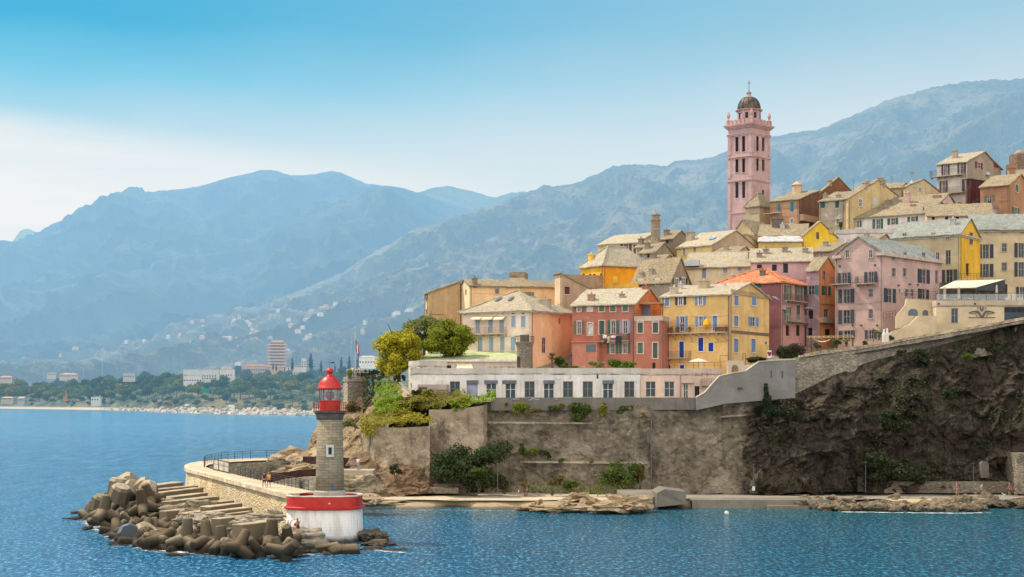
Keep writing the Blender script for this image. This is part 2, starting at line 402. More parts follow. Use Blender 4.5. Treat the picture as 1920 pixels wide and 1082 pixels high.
# ------------------------------------------------------------------ mountains
def slope(name, ridge, basey, Yr, Yb, mat, nu=260, nv=70, x0=-500, x1=2300, amp=60, nsc=.0016, pw=.75, rn=2.0, seed=0):
    def P(px, v):
        ry = interp(px, ridge)+rn*fbm((px*.02, seed, 3), 1, 5)+rn*.6*fbm((px*.11, seed, 7), 1, 3)+1.1*max(0, fbm((px*.45, seed, 2), 1, 3))
        by = interp(px, basey) if isinstance(basey, list) else basey
        py = lerp(ry, by, v); Y = lerp(Yr, Yb, v**pw)
        p = pt(px, py, Y)
        w = min(1, v*9)*min(1, (1-v)*6+.05)
        r = noise.ridged_multi_fractal(Vector((p.x*nsc, p.y*nsc*.7, seed+5)), .9, 2.1, 6, 1, 2)-1.2
        return p+Vector((0, -r*amp*2.2*w, r*amp*.55*w))
    mb = MB(); vs = [P(lerp(x0, x1, i/nu), j/nv) for j in range(nv+1) for i in range(nu+1)]
    fs = [(j*(nu+1)+i, (j+1)*(nu+1)+i, (j+1)*(nu+1)+i+1, j*(nu+1)+i+1) for j in range(nv) for i in range(nu)]
    mb.add(vs, fs); o = mb.build(name, mat, smooth=True); tag(o, kind='structure'); return P
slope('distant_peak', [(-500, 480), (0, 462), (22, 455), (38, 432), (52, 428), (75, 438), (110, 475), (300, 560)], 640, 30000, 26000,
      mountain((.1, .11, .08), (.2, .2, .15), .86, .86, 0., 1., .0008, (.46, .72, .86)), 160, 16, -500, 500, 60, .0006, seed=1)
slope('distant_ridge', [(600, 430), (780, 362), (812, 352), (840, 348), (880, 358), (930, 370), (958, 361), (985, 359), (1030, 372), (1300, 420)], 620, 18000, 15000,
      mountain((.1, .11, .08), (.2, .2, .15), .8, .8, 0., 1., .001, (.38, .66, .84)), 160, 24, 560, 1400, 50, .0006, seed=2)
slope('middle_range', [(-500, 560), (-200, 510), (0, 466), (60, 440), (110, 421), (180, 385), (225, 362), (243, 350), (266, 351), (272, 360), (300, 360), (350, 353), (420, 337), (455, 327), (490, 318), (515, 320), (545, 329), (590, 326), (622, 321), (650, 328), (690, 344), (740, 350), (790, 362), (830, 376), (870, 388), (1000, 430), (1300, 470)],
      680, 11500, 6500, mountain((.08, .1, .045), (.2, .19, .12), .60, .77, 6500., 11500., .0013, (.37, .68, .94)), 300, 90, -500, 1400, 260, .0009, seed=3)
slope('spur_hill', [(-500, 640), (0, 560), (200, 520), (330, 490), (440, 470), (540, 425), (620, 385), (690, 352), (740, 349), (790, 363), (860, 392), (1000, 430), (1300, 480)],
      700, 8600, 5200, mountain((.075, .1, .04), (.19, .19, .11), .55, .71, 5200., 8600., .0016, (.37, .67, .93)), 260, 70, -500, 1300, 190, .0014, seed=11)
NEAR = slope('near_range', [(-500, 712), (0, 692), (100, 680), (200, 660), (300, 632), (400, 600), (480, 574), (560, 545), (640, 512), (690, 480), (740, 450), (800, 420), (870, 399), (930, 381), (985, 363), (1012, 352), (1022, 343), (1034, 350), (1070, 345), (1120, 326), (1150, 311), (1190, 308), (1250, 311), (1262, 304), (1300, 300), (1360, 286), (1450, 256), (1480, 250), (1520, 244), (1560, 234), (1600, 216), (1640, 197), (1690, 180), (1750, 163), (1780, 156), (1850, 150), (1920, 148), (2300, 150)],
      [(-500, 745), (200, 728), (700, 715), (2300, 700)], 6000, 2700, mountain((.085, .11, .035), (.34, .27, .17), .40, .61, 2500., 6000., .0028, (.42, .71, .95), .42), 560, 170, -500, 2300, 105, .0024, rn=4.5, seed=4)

# ------------------------------------------------------------------ far shore: ground, wood, houses, boulders
SH = [(-500, 762.5), (0, 766), (190, 768.5), (260, 771), (330, 774), (450, 777), (600, 780), (800, 786)]
def shore(px, t):                            # t: 0 waterline .. 1 foot of the hills
    Y0 = CH*F/(interp(px, SH)-HY); s0 = pt(px, interp(px, SH), Y0)
    Y = lerp(Y0, 2900, t**1.3)
    top = interp(px, [(-500, 742), (0, 728), (150, 716), (300, 705), (450, 702), (700, 700)])
    z1 = CH-(top-HY)/F*2900
    z = lerp(-1, 5, min(1, t/.05)) if t < .05 else lerp(5, z1, ((t-.05)/.95)**.85)
    if px < 190 and t < .05: z *= .45
    p = Vector(((px-960)/F*Y, Y, z))
    if t > .04: p.z += 5*fbm((p.x*.006, p.y*.006, 1))*min(1, t*5)
    return p
nu, nv = 150, 50
mb = MB(); vs = [shore(lerp(-400, 900, i/nu), (j/nv)**1.6) for j in range(nv+1) for i in range(nu+1)]
mb.add(vs, [(j*(nu+1)+i, j*(nu+1)+i+1, (j+1)*(nu+1)+i+1, (j+1)*(nu+1)+i) for j in range(nv) for i in range(nu)])
m, nt, out = newmat('coastal_ground'); q = NT(nt); c = worldpos(q)
sx = q.n('ShaderNodeSeparateXYZ'); nt.links.new(c, sx.inputs[0])
k = q.mix(q.rng(q.noise(c, .012, 6, .7), .42, .6), (.045, .06, .022), (.16, .13, .06))
k = q.mix(q.rng(sx.outputs[2], 4.5, 2.0), k, (.5, .4, .26))
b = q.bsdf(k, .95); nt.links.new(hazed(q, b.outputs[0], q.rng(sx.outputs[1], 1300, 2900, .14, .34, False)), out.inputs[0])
tag(mb.build('coastal_ground', m, smooth=True), kind='structure')

def leaves(blobs, n, size, mat, name='crown', flat=.0, shell=.55, up=.35, asp=1.5):
    """blobs: (cx,cy,cz,rx,ry,rz); n small leaf faces through their volume"""
    B = np.array(blobs, float); vol = (B[:, 3]*B[:, 4]*B[:, 5])**(2/3); idx = rng.choice(len(B), n, p=vol/vol.sum())
    d = rng.normal(size=(n, 3)); d /= np.linalg.norm(d, axis=1)[:, None]
    r = shell+(1-shell)*rng.random(n)**.7; r *= 1+.12*rng.normal(size=n)
    c = B[idx, :3]+d*B[idx, 3:]*r[:, None]
    nrm = d*.6+rng.normal(size=(n, 3))*.7+np.array([0, 0, up]); nrm /= np.linalg.norm(nrm, axis=1)[:, None]
    return cards(c, nrm, size, mat, name, asp)
def cards(c, nrm, size, mat, name, asp=1.5):
    n = len(c); a = rng.normal(size=(n, 3)); u = np.cross(nrm, a); u /= np.linalg.norm(u, axis=1)[:, None]; w = np.cross(nrm, u)
    s = size*(.6+.8*rng.random(n))[:, None]
    v = np.stack([c-u*s*.5, c+w*s*.32*asp/1.5-u*s*.05, c+u*s*.5, c-w*s*.32*asp/1.5+u*s*.05], 1).reshape(-1, 3)
    me = bpy.data.meshes.new(name); me.vertices.add(4*n); me.vertices.foreach_set('co', v.astype(np.float32).ravel())
    me.loops.add(4*n); me.loops.foreach_set('vertex_index', np.arange(4*n, dtype=np.int32))
    me.polygons.add(n); me.polygons.foreach_set('loop_start', np.arange(0, 4*n, 4, dtype=np.int32)); me.polygons.foreach_set('loop_total', np.full(n, 4, dtype=np.int32))
    me.update(calc_edges=True); me.validate(); me.materials.append(mat); return me
def crown_blobs(r, h, k=7, seed=0, conic=False):
    rr = random.Random(seed); o = []
    for i in range(k):
        t = i/k*6.28+rr.random(); q_ = rr.uniform(.25, .62)*r
        o.append((math.cos(t)*q_, math.sin(t)*q_, h*rr.uniform(.45, .85), r*rr.uniform(.32, .52), r*rr.uniform(.32, .52), h*rr.uniform(.14, .24)))
    o.append((0, 0, h*.7, r*.55, r*.55, h*.3)); return o
def trunk_mesh(h, r, mat, limbs=5, spread=1.5, seed=0):
    rr = random.Random(seed); mb = MB(); mb.bar((0, 0, -.6), (0.05*h*.2, 0, h*.5), r, 0, 8, r*.6)
    for i in range(limbs):
        t = i/limbs*6.28+rr.random(); a = Vector((0.02*h, 0, h*rr.uniform(.3, .48))); b_ = a+Vector((math.cos(t)*spread*.5, math.sin(t)*spread*.5, h*.18)); e = a+Vector((math.cos(t)*spread, math.sin(t)*spread, h*.4))
        mb.bar(a, b_, r*.5, 0, 6, r*.33); mb.bar(b_, e, r*.33, 0, 5, r*.1)
    return mb.mesh('trunk', mat)
BARK = plain((.12, .09, .06), .95, .4, 3)
# far trees: a few kinds, every tree its own object
fk = []
for i, (dk, lt, hz) in enumerate([((.03, .06, .018), (.16, .22, .06), .20), ((.016, .036, .016), (.08, .13, .05), .20), ((.07, .08, .02), (.32, .30, .07), .18), ((.02, .04, .02), (.08, .12, .055), .28)]):
    fk.append((leaves(crown_blobs(1.0, 1.7, 8, i), 650, .26, leafmat(dk, lt, .3, hz), 'crown', shell=.4),
               trunk_mesh(1.6, .06, hazypaint((.12, .09, .06), hz), 4, .4, i)))
CYP = leaves([(0, 0, .5, .3, .3, .45), (0, 0, 1.1, .26, .26, .6), (0, 0, 1.7, .14, .14, .4)], 500, .16, leafmat((.012, .026, .014), (.03, .05, .025), .2, .22), 'crown', shell=.3)
def far_tree(me, tr, p, s, sz, name, label, group, cat='tree'):
    e = link(name, tr); tag(e, label, cat, group); e.location = p; e.scale = (s, s, sz); e.rotation_euler = (0, 0, random.random()*6)
    c = link('crown', me, e); return e
kinds = ['mid green broadleaf tree in the coastal wood on the far shore', 'dark green rounded tree in the coastal wood on the far shore', 'yellowish dry tree among the greener far shore wood', 'bluish dark tree at the hazy back of the far wood']
groups = ['mid green trees of the far wood', 'dark green trees of the far wood', 'yellowish trees of the far wood', 'bluish trees at the back of the far wood']
nt_ = 0
for i in range(265):
    px = -25+715*((i*.618034) % 1); t = .055+.56*((i*.7548777) % 1)**1.15
    if 350 < px < 480 and .34 < t < .5 and random.random() < .8: continue
    k_ = 3 if t > .5 else random.choice([0, 0, 1, 1, 2])
    if 150 < px < 330 and random.random() < .5: k_ = 1
    s = random.uniform(7.5, 13.0)*(1.0 if t < .4 else 1.1)
    if px > 470: s *= .8
    if t < .16: s *= .42+3.2*max(0, t-.05)
    far_tree(*fk[k_], shore(px, t), s, s*random.uniform(.75, 1.15), 'broadleaf_tree', kinds[k_], groups[k_])
for px, py, h in [(583, 687, 27), (602, 692, 20), (512, 688, 12), (548, 690, 22), (518, 690, 12), (640, 688, 22), (655, 690, 26), (672, 688, 28), (684, 690, 24), (628, 692, 14), (534, 693, 10), (1441-900, 696, 12)]:
    p = pt(px, py+6, 2050); far_tree(CYP, fk[0][1], p, h*.42 if px in (583,) else h*.34, h*.40, 'cypress_tree', 'dark narrow cypress standing among the far white buildings', 'cypresses above the far wood')
# shrubs close to the far rocks
for px, t, s in [(523, .060, 6.5), (480, .055, 3.6), (570, .06, 4), (210, .09, 5.5), (545, .05, 3.0), (385, .05, 3.2), (240, .055, 3), (400, .06, 3), (300, .06, 2.5), (420, .055, 3), (330, .055, 2.3), (135, .06, 3.5), (60, .07, 4), (500, .06, 3)]:
    far_tree(fk[1][0], fk[1][1], shore(px, t)-Vector((0, 0, s*.55)), s, s*.8, 'shrub', 'round dark shrub just behind the far shore boulders', 'shrubs behind the far boulders', 'shrub')
# far palms
pm = MB()
for i in range(16):
    t = i/16*6.28; a = Vector((0, 0, 1)); 
    for k_ in range(3):
        p0 = a+Vector((math.cos(t)*.16*k_, math.sin(t)*.16*k_, .12*k_-.06*k_*k_)); p1 = a+Vector((math.cos(t)*.16*(k_+1), math.sin(t)*.16*(k_+1), .12*(k_+1)-.06*(k_+1)**2))
        s_ = Vector((-math.sin(t), math.cos(t), 0))*.05
        pm.add([p0-s_, p1-s_, p1+s_, p0+s_], [(0, 1, 2, 3)])
palm_c = pm.mesh('crown', leafmat((.02, .04, .015), (.08, .1, .04), .3, .2)); tb = MB(); tb.bar((0, 0, -.2), (0, 0, 1), .05, 0, 6); palm_t = tb.mesh('trunk', hazypaint((.16, .12, .08), .2))
for px in (205, 226, 240, 262, 291, 307, 322, 331, 345, 560, 575, 590, 548):
    far_tree(palm_c, palm_t, shore(px+random.uniform(-3, 3), random.uniform(.07, .1)), random.uniform(8, 10), random.uniform(7, 9), 'palm_tree', 'small palm in the row along the far shore road', 'far shore palms', 'palm')
# houses on the hillside and at the far shore
def far_house(p, w, d, h, rz, wallm, roofm, name, label, group, hip=True, floors=0, wm=None):
    e = empty(name, label, 'house', p, rz, group)
    mb = MB(); mb.box((-w/2, -d/2, -6), (w/2, d/2, h)); mb.build('wall', wallm, e)
    mb = MB(); o = .5
    if hip:
        mb.add([(-w/2-o, -d/2-o, h), (w/2+o, -d/2-o, h), (w/2+o, d/2+o, h), (-w/2-o, d/2+o, h), (-w/4, 0, h+1.9), (w/4, 0, h+1.9)], [(0, 1, 5, 4), (1, 2, 5), (2, 3, 4, 5), (3, 0, 4), (3, 2, 1, 0)])
    else: mb.box((-w/2-.2, -d/2-.2, h), (w/2+.2, d/2+.2, h+.5))
    mb.build('roof', roofm, e)
    if wm:
        for fl in range(max(1, floors)):
            for i in range(int(w/3.2)):
                mb = MB(); x = -w/2+1.6+i*3.2; z = .9+fl*3; mb.box((x-.8, -d/2-.05, z), (x+.8, -d/2+.1, z+1.7)); mb.build('window', wm, e)
    return e
fwin = hazypaint((.05, .055, .06), .2)
HPAL = [(.62, .54, .44), (.66, .62, .56), (.6, .46, .36), (.7, .66, .6)]
spots = []
for i in range(2000):
    if len(spots) >= 175: break
    px = random.gauss(500, 190); py = random.gauss(640, 30)
    if not (5 < px < 790 and 575 < py < 700): continue
    if py < interp(px, [(0, 680), (100, 668), (250, 650), (330, 640), (400, 612), (560, 590), (640, 578), (790, 560)]): continue
    if random.random() > .12+.88*(fbm((px*.02, py*.05, 2))>0.06): continue
    spots.append((px, py))
for (px, py) in spots:
    rd = interp(px, [(0, 692), (100, 680), (200, 660), (300, 632), (400, 600), (480, 574), (560, 545), (640, 512), (690, 480), (740, 450), (800, 420)])
    by = interp(px, [(0, 737), (200, 728), (700, 715)]); v = max(.02, min(.98, (py-rd)/(by-rd)))
    p = NEAR(px, v)+Vector((0, -12, 5)); k_ = random.random(); f = p.y/F
    hz = .34 if k_ < .5 else .40
    far_house(p, random.uniform(5, 12)*f, random.uniform(4, 7)*f, random.uniform(1.6, 3.6)*f, random.uniform(-.6, .6), hazypaint(random.choice(HPAL), hz),
              hazypaint((.48, .24, .15) if random.random() < .55 else (.55, .45, .38), hz), 'hillside_house', 'tiny pale house scattered on the hazy hillside above the far shore', 'small houses on the hillside')
def fb(px, py, wpx, hpx, Y, col, roofc, label, hz=.2, hip=False, fl=1, wm=fwin, dep=12, rz=.1, name='far_building'):
    p = pt(px, py, Y); f = Y/F
    return far_house(p, wpx*f, dep, hpx*f, rz, hazypaint(col, hz), hazypaint(roofc, hz), name, label, None, hip, fl, wm)
WHT = (.56, .52, .46)
fb(378, 712, 66, 18, 1950, WHT, (.6, .58, .52), 'long white flat-roofed building rising from the middle of the far wood', fl=2)
fb(362, 716, 34, 11, 1900, (.6, .56, .5), (.55, .5, .45), 'low white annex in front of the long white far building', fl=1)
fb(420, 706, 40, 13, 2050, (.62, .55, .48), (.4, .25, .18), 'beige far building right of the long white block', fl=1)
fb(425, 700, 20, 12, 2200, WHT, (.6, .6, .58), 'small square white house behind the beige far building', fl=1)
fb(480, 696, 52, 10, 2150, (.5, .38, .3), (.5, .18, .1), 'long low far shed with red roof left of the tower block', hip=True)
fb(545, 702, 60, 14, 2100, (.6, .52, .45), (.45, .3, .22), 'beige terrace of houses below the far tower block', hip=True, fl=1)
fb(495, 754, 52, 15, 1650, WHT, (.66, .64, .6), 'white flat-roofed shed near the far boulders', fl=1)
fb(588, 742, 40, 24, 1700, WHT, (.62, .58, .52), 'white gabled house left of the lighthouse lantern on the far shore', hip=True, fl=2)
fb(181, 752, 17, 7, 1950, (.6, .54, .42), (.6, .55, .46), 'small cream hut by the left end of the far boulders')
fb(41, 752, 13, 6, 2300, (.42, .34, .26), (.5, .42, .34), 'small stone hut with pyramid roof at the far beach', hip=True)
fb(15, 750, 22, 4, 2350, (.45, .33, .24), (.5, .36, .26), 'low brown hut at the far left of the beach', hip=True)
fb(243, 708, 22, 7, 2200, (.45, .42, .38), (.5, .47, .42), 'grey block half hidden at the top of the far wood')
fb(130, 707, 34, 5, 2500, (.5, .44, .38), (.5, .36, .3), 'long pale house above the left part of the far wood', hip=True)
fb(98, 704, 16, 4, 2500, (.5, .47, .42), (.62, .62, .62), 'small white flat house above the left end of the wood')
fb(12, 712, 24, 5, 2500, (.46, .38, .3), (.48, .33, .25), 'pale house with brown roof at the far left edge', hip=True)
fb(690, 682, 34, 12, 1800, (.75, .7, .62), (.55, .42, .34), 'cream house with low pitched roof right of the flag', hip=True, fl=1)
fb(570, 690, 9, 18, 2050, (.6, .56, .5), (.4, .38, .36), 'slender white far block between the cypresses', fl=3)
# tower block
e = empty('apartment_block', 'tall pinkish apartment block with stacked balconies above the far wood', 'building', pt(520, 692, 2100), .12)
f = 2100/F; mb = MB(); mb.box((-15*f, -8, -8), (15*f, 8, 50*f)); mb.build('wall', hazypaint((.55, .36, .27), .2), e)
mb = MB(); mb.box((-11*f, -6, 50*f), (11*f, 6, 54*f)); mb.build('roof', hazypaint((.6, .44, .36), .2), e)
for i in range(8):
    mb = MB(); z = (4+i*5.8)*f; mb.box((-18*f, -9.6, z), (18*f, 9.6, z+1.1)); mb.build('balcony', hazypaint((.66, .5, .42), .2), e)
    mb = MB(); mb.box((-13*f, -8.15, z+1.6), (13*f, -7.9, z+3.4)); mb.build('window_band', hazypaint((.22, .15, .13), .25), e)
# excavator-like orange mast, poles
mb = MB(); f = 2150/F; mb.bar((0, 0, 0), (0, 0, 20*f), 1.0, 0, 6, .5); mb.bar((0, 0, 3*f), (3*f, 0, 12*f), .5, 0, 5); mb.box((-4*f, -2, 0), (4*f, 2, 2*f))
o = mb.build('crane', hazypaint((.6, .17, .04), .15)); o.location = pt(124, 752, 2150); tag(o, 'orange crane mast standing on the far beach', 'crane')
for px, py, h in [(157, 700, 32), (192, 695, 36), (341, 690, 26), (449, 740, 34), (500, 745, 24), (235, 705, 14)]:
    mb = MB(); f = 1900/F; mb.bar((0, 0, -4), (0, 0, h*f), .35, 0, 5, .22); mb.bar((-2, 0, h*f), (2, 0, h*f), .25)
    o = mb.build('pylon', hazypaint((.35, .35, .34), .3)); o.location = pt(px, py, 1900); tag(o, 'thin grey pole rising above the far wood', 'pole', 'poles on the far shore')
o = MB(); o.box((-4.2, -.2, 0), (4.2, .2, 4.6)); o.bar((-3, 0, -6), (-3, 0, 0), .3); o.bar((3, 0, -6), (3, 0, 0), .3); o = o.build('billboard', hazypaint((.02, .22, .14), .15)); o.location = pt(385, 736, 1700); tag(o, 'green road sign board in front of the far trees', 'sign')
mb = MB(); mb.box((-2.2, -.9, .3), (2.2, .9, 1.1)); mb.box((-1.2, -.8, 1.1), (1.4, .8, 1.9)); CARM = [mb.mesh('car', hazypaint(c_, .15)) for c_ in ((.75, .75, .75), (.3, .05, .04), (.1, .12, .16))]
for px, k_ in [(432, 0), (436, 0), (318, 1), (350, 0), (460, 2), (300, 2)]:
    o = link('parked_car', CARM[k_]); o.location = shore(px, .062)+Vector((0, 0, 1)); o.scale = (1.3,)*3; tag(o, ['white', 'red', 'dark'][k_]+' car parked on the far shore road', 'car', ['white', 'red', 'dark'][k_]+' far cars')
def rock_mesh(seed, sub=3, flat=.75, jag=.35, mat=None, ang=1.0):
    bm = bmesh.new(); bmesh.ops.create_icosphere(bm, subdivisions=sub, radius=1)
    for v in bm.verts:
        n_ = v.co.normalized(); r = 1+jag*noise.fractal(n_*1.3*ang+Vector((seed*7.1, 2, seed)), 1, 2, 3)
        cell = noise.cell_vector(n_*1.6+Vector((seed, seed, 0)))
        r += .10*(cell.x-.5)*jag*2
        v.co = n_*r; v.co.z *= flat
        v.co.x *= 1.2
    me = bpy.data.meshes.new('rock'); bm.to_mesh(me); bm.free(); me.materials.append(mat); return me
frm = hazypaint((.45, .40, .33), .14, 1.5, .5); FR = [rock_mesh(i, 2, .7, .5, frm) for i in range(4)]
n_ = 0
while n_ < 290:
    px = random.uniform(188, 628); t = random.uniform(.002, .044 if px > 300 else .03)
    p = shore(px, t); o = link('shore_rock', FR[n_ % 4]); o.location = p+Vector((0, 0, .3)); s = random.uniform(1.2, 3.3)*(1 if px > 240 else .6); o.scale = (s, s, s*.9); o.rotation_euler = (random.random(), random.random(), random.random()*6)
    tag(o, 'pale rock in the rock armour along the far shore', 'shore rock', 'rocks of the far shore'); n_ += 1
# ------------------------------------------------------------------ rock and wall sheets
def sheet(name, st, mat, nu=120, nv=50, amp=.5, nsc=.25, bulge=0., back=4., seed=0, ridged=False, label=None, cat=None, kind=None, smooth=False, zamp=.35, prof=None):
    """st: (px,(topPy,topY),(botPy,botY)) stations; a real surface standing in the world"""
    T = [pt(s[0], *s[1]) for s in st]; B = [pt(s[0], *s[2]) for s in st]
    n = len(st)-1; vs = []
    for j in range(nv+1):
        v = j/nv
        for i in range(nu+1):
            u = i/nu*n; k = min(int(u), n-1); t = u-k
            a = T[k].lerp(T[k+1], t); b_ = B[k].lerp(B[k+1], t); p = a.lerp(b_, v)
            if prof: p.y += prof(v, p)
            p.y -= bulge*math.sin(v*math.pi)
            if ridged: d = noise.ridged_multi_fractal(p*nsc+Vector((seed, 0, 0)), .9, 2.1, 5, 1, 2)-1.1
            else: d = noise.fractal(p*nsc+Vector((seed, 0, 0)), .9, 2.1, 6)
            d2 = noise.fractal(p*nsc*1.3+Vector((seed, 9, 4)), .9, 2.1, 4)
            w = min(1, .15+v*6)
            p = p+Vector((d2*amp*.5*w, -d*amp*w, d2*amp*zamp*min(1, v*4)))
            vs.append(p)
    top = [vs[i]+Vector((0, back, 0)) for i in range(nu+1)]
    base = len(vs); vs += top; vs += [p+Vector((0, 0, -14)) for p in top]
    fs = [(j*(nu+1)+i, (j+1)*(nu+1)+i, (j+1)*(nu+1)+i+1, j*(nu+1)+i+1) for j in range(nv) for i in range(nu)]
    fs += [(base+i, i, i+1, base+i+1) for i in range(nu)]
    fs += [(base+i, base+i+1, base+nu+2+i, base+nu+1+i) for i in range(nu)]
    mb = MB(); mb.add(vs, fs); o = mb.build(name, mat, smooth=smooth); tag(o, label, cat, None, kind); return o
def prism(mb, poly, z0, z1, mi=0):
    n = len(poly); f = (lambda z, p: z(p) if callable(z) else z)
    vs = [(p[0], p[1], f(z0, p)) for p in poly]+[(p[0], p[1], f(z1, p)) for p in poly]
    mb.add(vs, [tuple(range(n))[::-1], tuple(range(n, 2*n))]+[(i, (i+1) % n, n+(i+1) % n, n+i) for i in range(n)], mi)
def rail(mb, pts, h=1.1, sp=1.6, bars=3, r=.035, mi=0):
    pts = [Vector(p) for p in pts]
    for a, b_ in zip(pts, pts[1:]):
        for k in range(bars): z = Vector((0, 0, h*(1-k/(bars+.0)*.85))); mb.bar(a+z, b_+z, r*(1 if k == 0 else .7), mi)
        L = (b_-a).length; n = max(1, round(L/sp))
        for i in range(n+1): p = a.lerp(b_, i/n); mb.bar(p, p+Vector((0, 0, h)), r, mi)

cliffm = rockmat((.05, .038, .027), (.105, .078, .052), (.013, .011, .010), (.022, .03, .012), .7, .34)
cliffl = rockmat((.3, .2, .115), (.42, .32, .2), (.09, .06, .04), (.07, .09, .03), .3, .4)
ramp_m = masonry((.135, .11, .08), (.25, .21, .155), (.17, .14, .1), 1.3, 1.5, (.05, .042, .033), .85)
# right cliff under the citadel
def cprof(v, p):                              # overhangs, fins
    return 1.6*math.sin(p.x*.21+v*2.2)*min(1, v*3)*(1-v*.6)-1.2*max(0, math.sin(p.x*.085-v*3.0))*v
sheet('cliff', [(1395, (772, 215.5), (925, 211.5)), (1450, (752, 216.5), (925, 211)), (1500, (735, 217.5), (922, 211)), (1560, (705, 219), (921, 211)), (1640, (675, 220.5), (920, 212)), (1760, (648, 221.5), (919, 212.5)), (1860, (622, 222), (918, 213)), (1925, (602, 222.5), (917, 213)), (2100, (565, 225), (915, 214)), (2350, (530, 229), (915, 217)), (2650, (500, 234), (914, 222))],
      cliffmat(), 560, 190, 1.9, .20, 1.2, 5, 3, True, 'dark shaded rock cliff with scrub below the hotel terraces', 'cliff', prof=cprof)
# rampart: one thing, its faces are parts
rp = empty('rampart', 'weathered old bastion wall of plastered stone above the small beach', 'rampart', (0, 0, 0))
def part(o, parent):
    for k in ('label', 'category', 'kind'):
        if k in o: del o[k]
    o.parent = parent; return o
plas = masonry((.30, .235, .16), (.38, .305, .215), (.33, .26, .18), .6, 1.2, (.11, .085, .062), .85)
part(sheet('bastion_face', [(676, (806, 228), (890, 228)), (687, (802, 219), (885, 218)), (703, (801, 215.5), (890, 214.3)), (740, (803, 213.8), (900, 212.3)), (806, (800, 212), (905, 210.5)), (809, (800, 217), (905, 217))], plas, 90, 44, .2, .6, 0, 4, 1), rp)
part(sheet('bastion_face', [(804, (768, 216.5), (905, 215.2)), (840, (768, 216), (905, 214)), (880, (764, 215.3), (905, 213.6)), (906, (760, 215.6), (905, 214.2)), (913, (758, 217.5), (905, 216.5)), (917, (757, 221), (905, 221))], plas, 90, 50, .2, .6, 0, 4, 2), rp)
part(sheet('curtain_wall', [(908, (757, 218.4), (925, 216.3)), (1000, (756, 217.6), (926, 215)), (1120, (757, 216.2), (926, 213)), (1217, (757, 215.2), (926, 211.6)), (1222, (757, 215.5), (926, 212.1)), (1300, (757, 215.8), (926, 212.4)), (1410, (752, 216.6), (926, 213)), (1500, (738, 218.6), (926, 215))], ramp_m, 220, 90, .5, .5, 0, 4, 3), rp)
mb = MB()                                      # thin stone string course and lower ledge
for a, b_, c_, d_ in [(915, 1110, 792, 794), (1110, 1225, 794, 791), (1225, 1400, 791, 778)]:
    mb.bar(pt(a, c_, 216.5), pt(b_, d_, 214.8 if b_ < 1300 else 215.2), .17)
mb.build('string_course', masonry((.3, .25, .19), (.36, .3, .23)), rp)
mb = MB(); mb.bar(pt(975, 866, 215.4), pt(1215, 868, 212.3), .2); mb.build('ledge', masonry((.36, .31, .23), (.42, .36, .27)), rp)
mb = MB(); mb.bar(pt(1221, 770, 214.9), pt(1221, 905, 212), .1, 0, 6); mb.build('drainpipe', plain((.12, .11, .1), .8, .3, 2), rp)
# parapet band and grey retaining wall
def slab_wall(name, poly, Y, th, mat, label, cat, yaw=0.0, parent=None):
    """vertical wall whose outline is given as (px,py) corners at depth Y"""
    mb = MB(); f = [pt(a, b_, Y+(a-poly[0][0])*yaw) for a, b_ in poly]; n = len(f)
    g = [p+Vector((0, th, 0)) for p in f]
    mb.add(f+g, [tuple(range(n))[::-1] , tuple(range(n, 2*n))]+[(i, (i+1) % n, n+(i+1) % n, n+i) for i in range(n)])
    o = mb.build(name, mat, parent); 
    if label: tag(o, label, cat)
    return o
dgrey = stucco((.20, .18, .16), .5, (.1, .09, .08)); lgrey = stucco((.25, .235, .215), .22, (.2, .18, .16))
pw = slab_wall('terrace_parapet', [(921, 745.5), (1316, 745.5), (1316, 768), (921, 770)], 217.6, .6, dgrey, 'dark grey parapet wall below the white arcade windows', 'wall', -.008)
def scribble(parent, px, py, Y, w, h, mat, seed, name):
    rr = random.Random(seed); mb = MB(); pts = []
    for i in range(9): pts.append(pt(px+w*i/8, py+rr.uniform(-h, h), Y))
    for a, b_ in zip(pts, pts[1:]): mb.bar(a, b_, .045)
    mb.build(name, mat, parent)
wpaint = plain((.55, .55, .52), .8)
scribble(pw, 962, 748.3, 217.1, 12, 1.0, wpaint, 1, 'graffiti'); scribble(pw, 992, 748.5, 216.9, 24, 1.6, wpaint, 2, 'graffiti'); scribble(pw, 1040, 748, 216.5, 6, .8, wpaint, 5, 'graffiti')
rw = slab_wall('retaining_wall', [(1306, 769), (1306, 746), (1322, 737), (1336, 721), (1350, 706), (1372, 701), (1400, 696), (1424, 679), (1450, 677), (1491, 675), (1491, 746), (1440, 750), (1360, 757)], 213.9, 1.0, lgrey, 'smooth grey concrete retaining wall stepping up to the right', 'wall', .006)
mb = MB(); cp = [(1306, 745.6), (1322, 736.6), (1336, 720.6), (1350, 705.6), (1372, 700.6), (1400, 695.6), (1424, 678.6), (1450, 676.6), (1491, 674.6)]
for a, b_ in zip(cp, cp[1:]):
    A = pt(*a, 213.8+(a[0]-1306)*.006); B_ = pt(*b_, 213.8+(b_[0]-1306)*.006); u = Vector((0, 0, .14)); t_ = Vector((0, 1.2, 0))
    mb.hexa([A, B_, B_+t_, A+t_, A+u, B_+u, B_+t_+u, A+t_+u])
mb.build('coping', stucco((.6, .52, .4), .15), rw)
mb = MB()
for px in (1446, 1467): mb.bar(pt(px, 695, 214.72), pt(px, 708, 214.72), .07)
mb.bar(pt(1384, 728, 214.3), pt(1392, 728, 214.35), .13); mb.bar(pt(1386, 728, 214.2), pt(1387, 730, 214.2), .16)
mb.build('weep_slot', plain((.05, .05, .05)), rw)
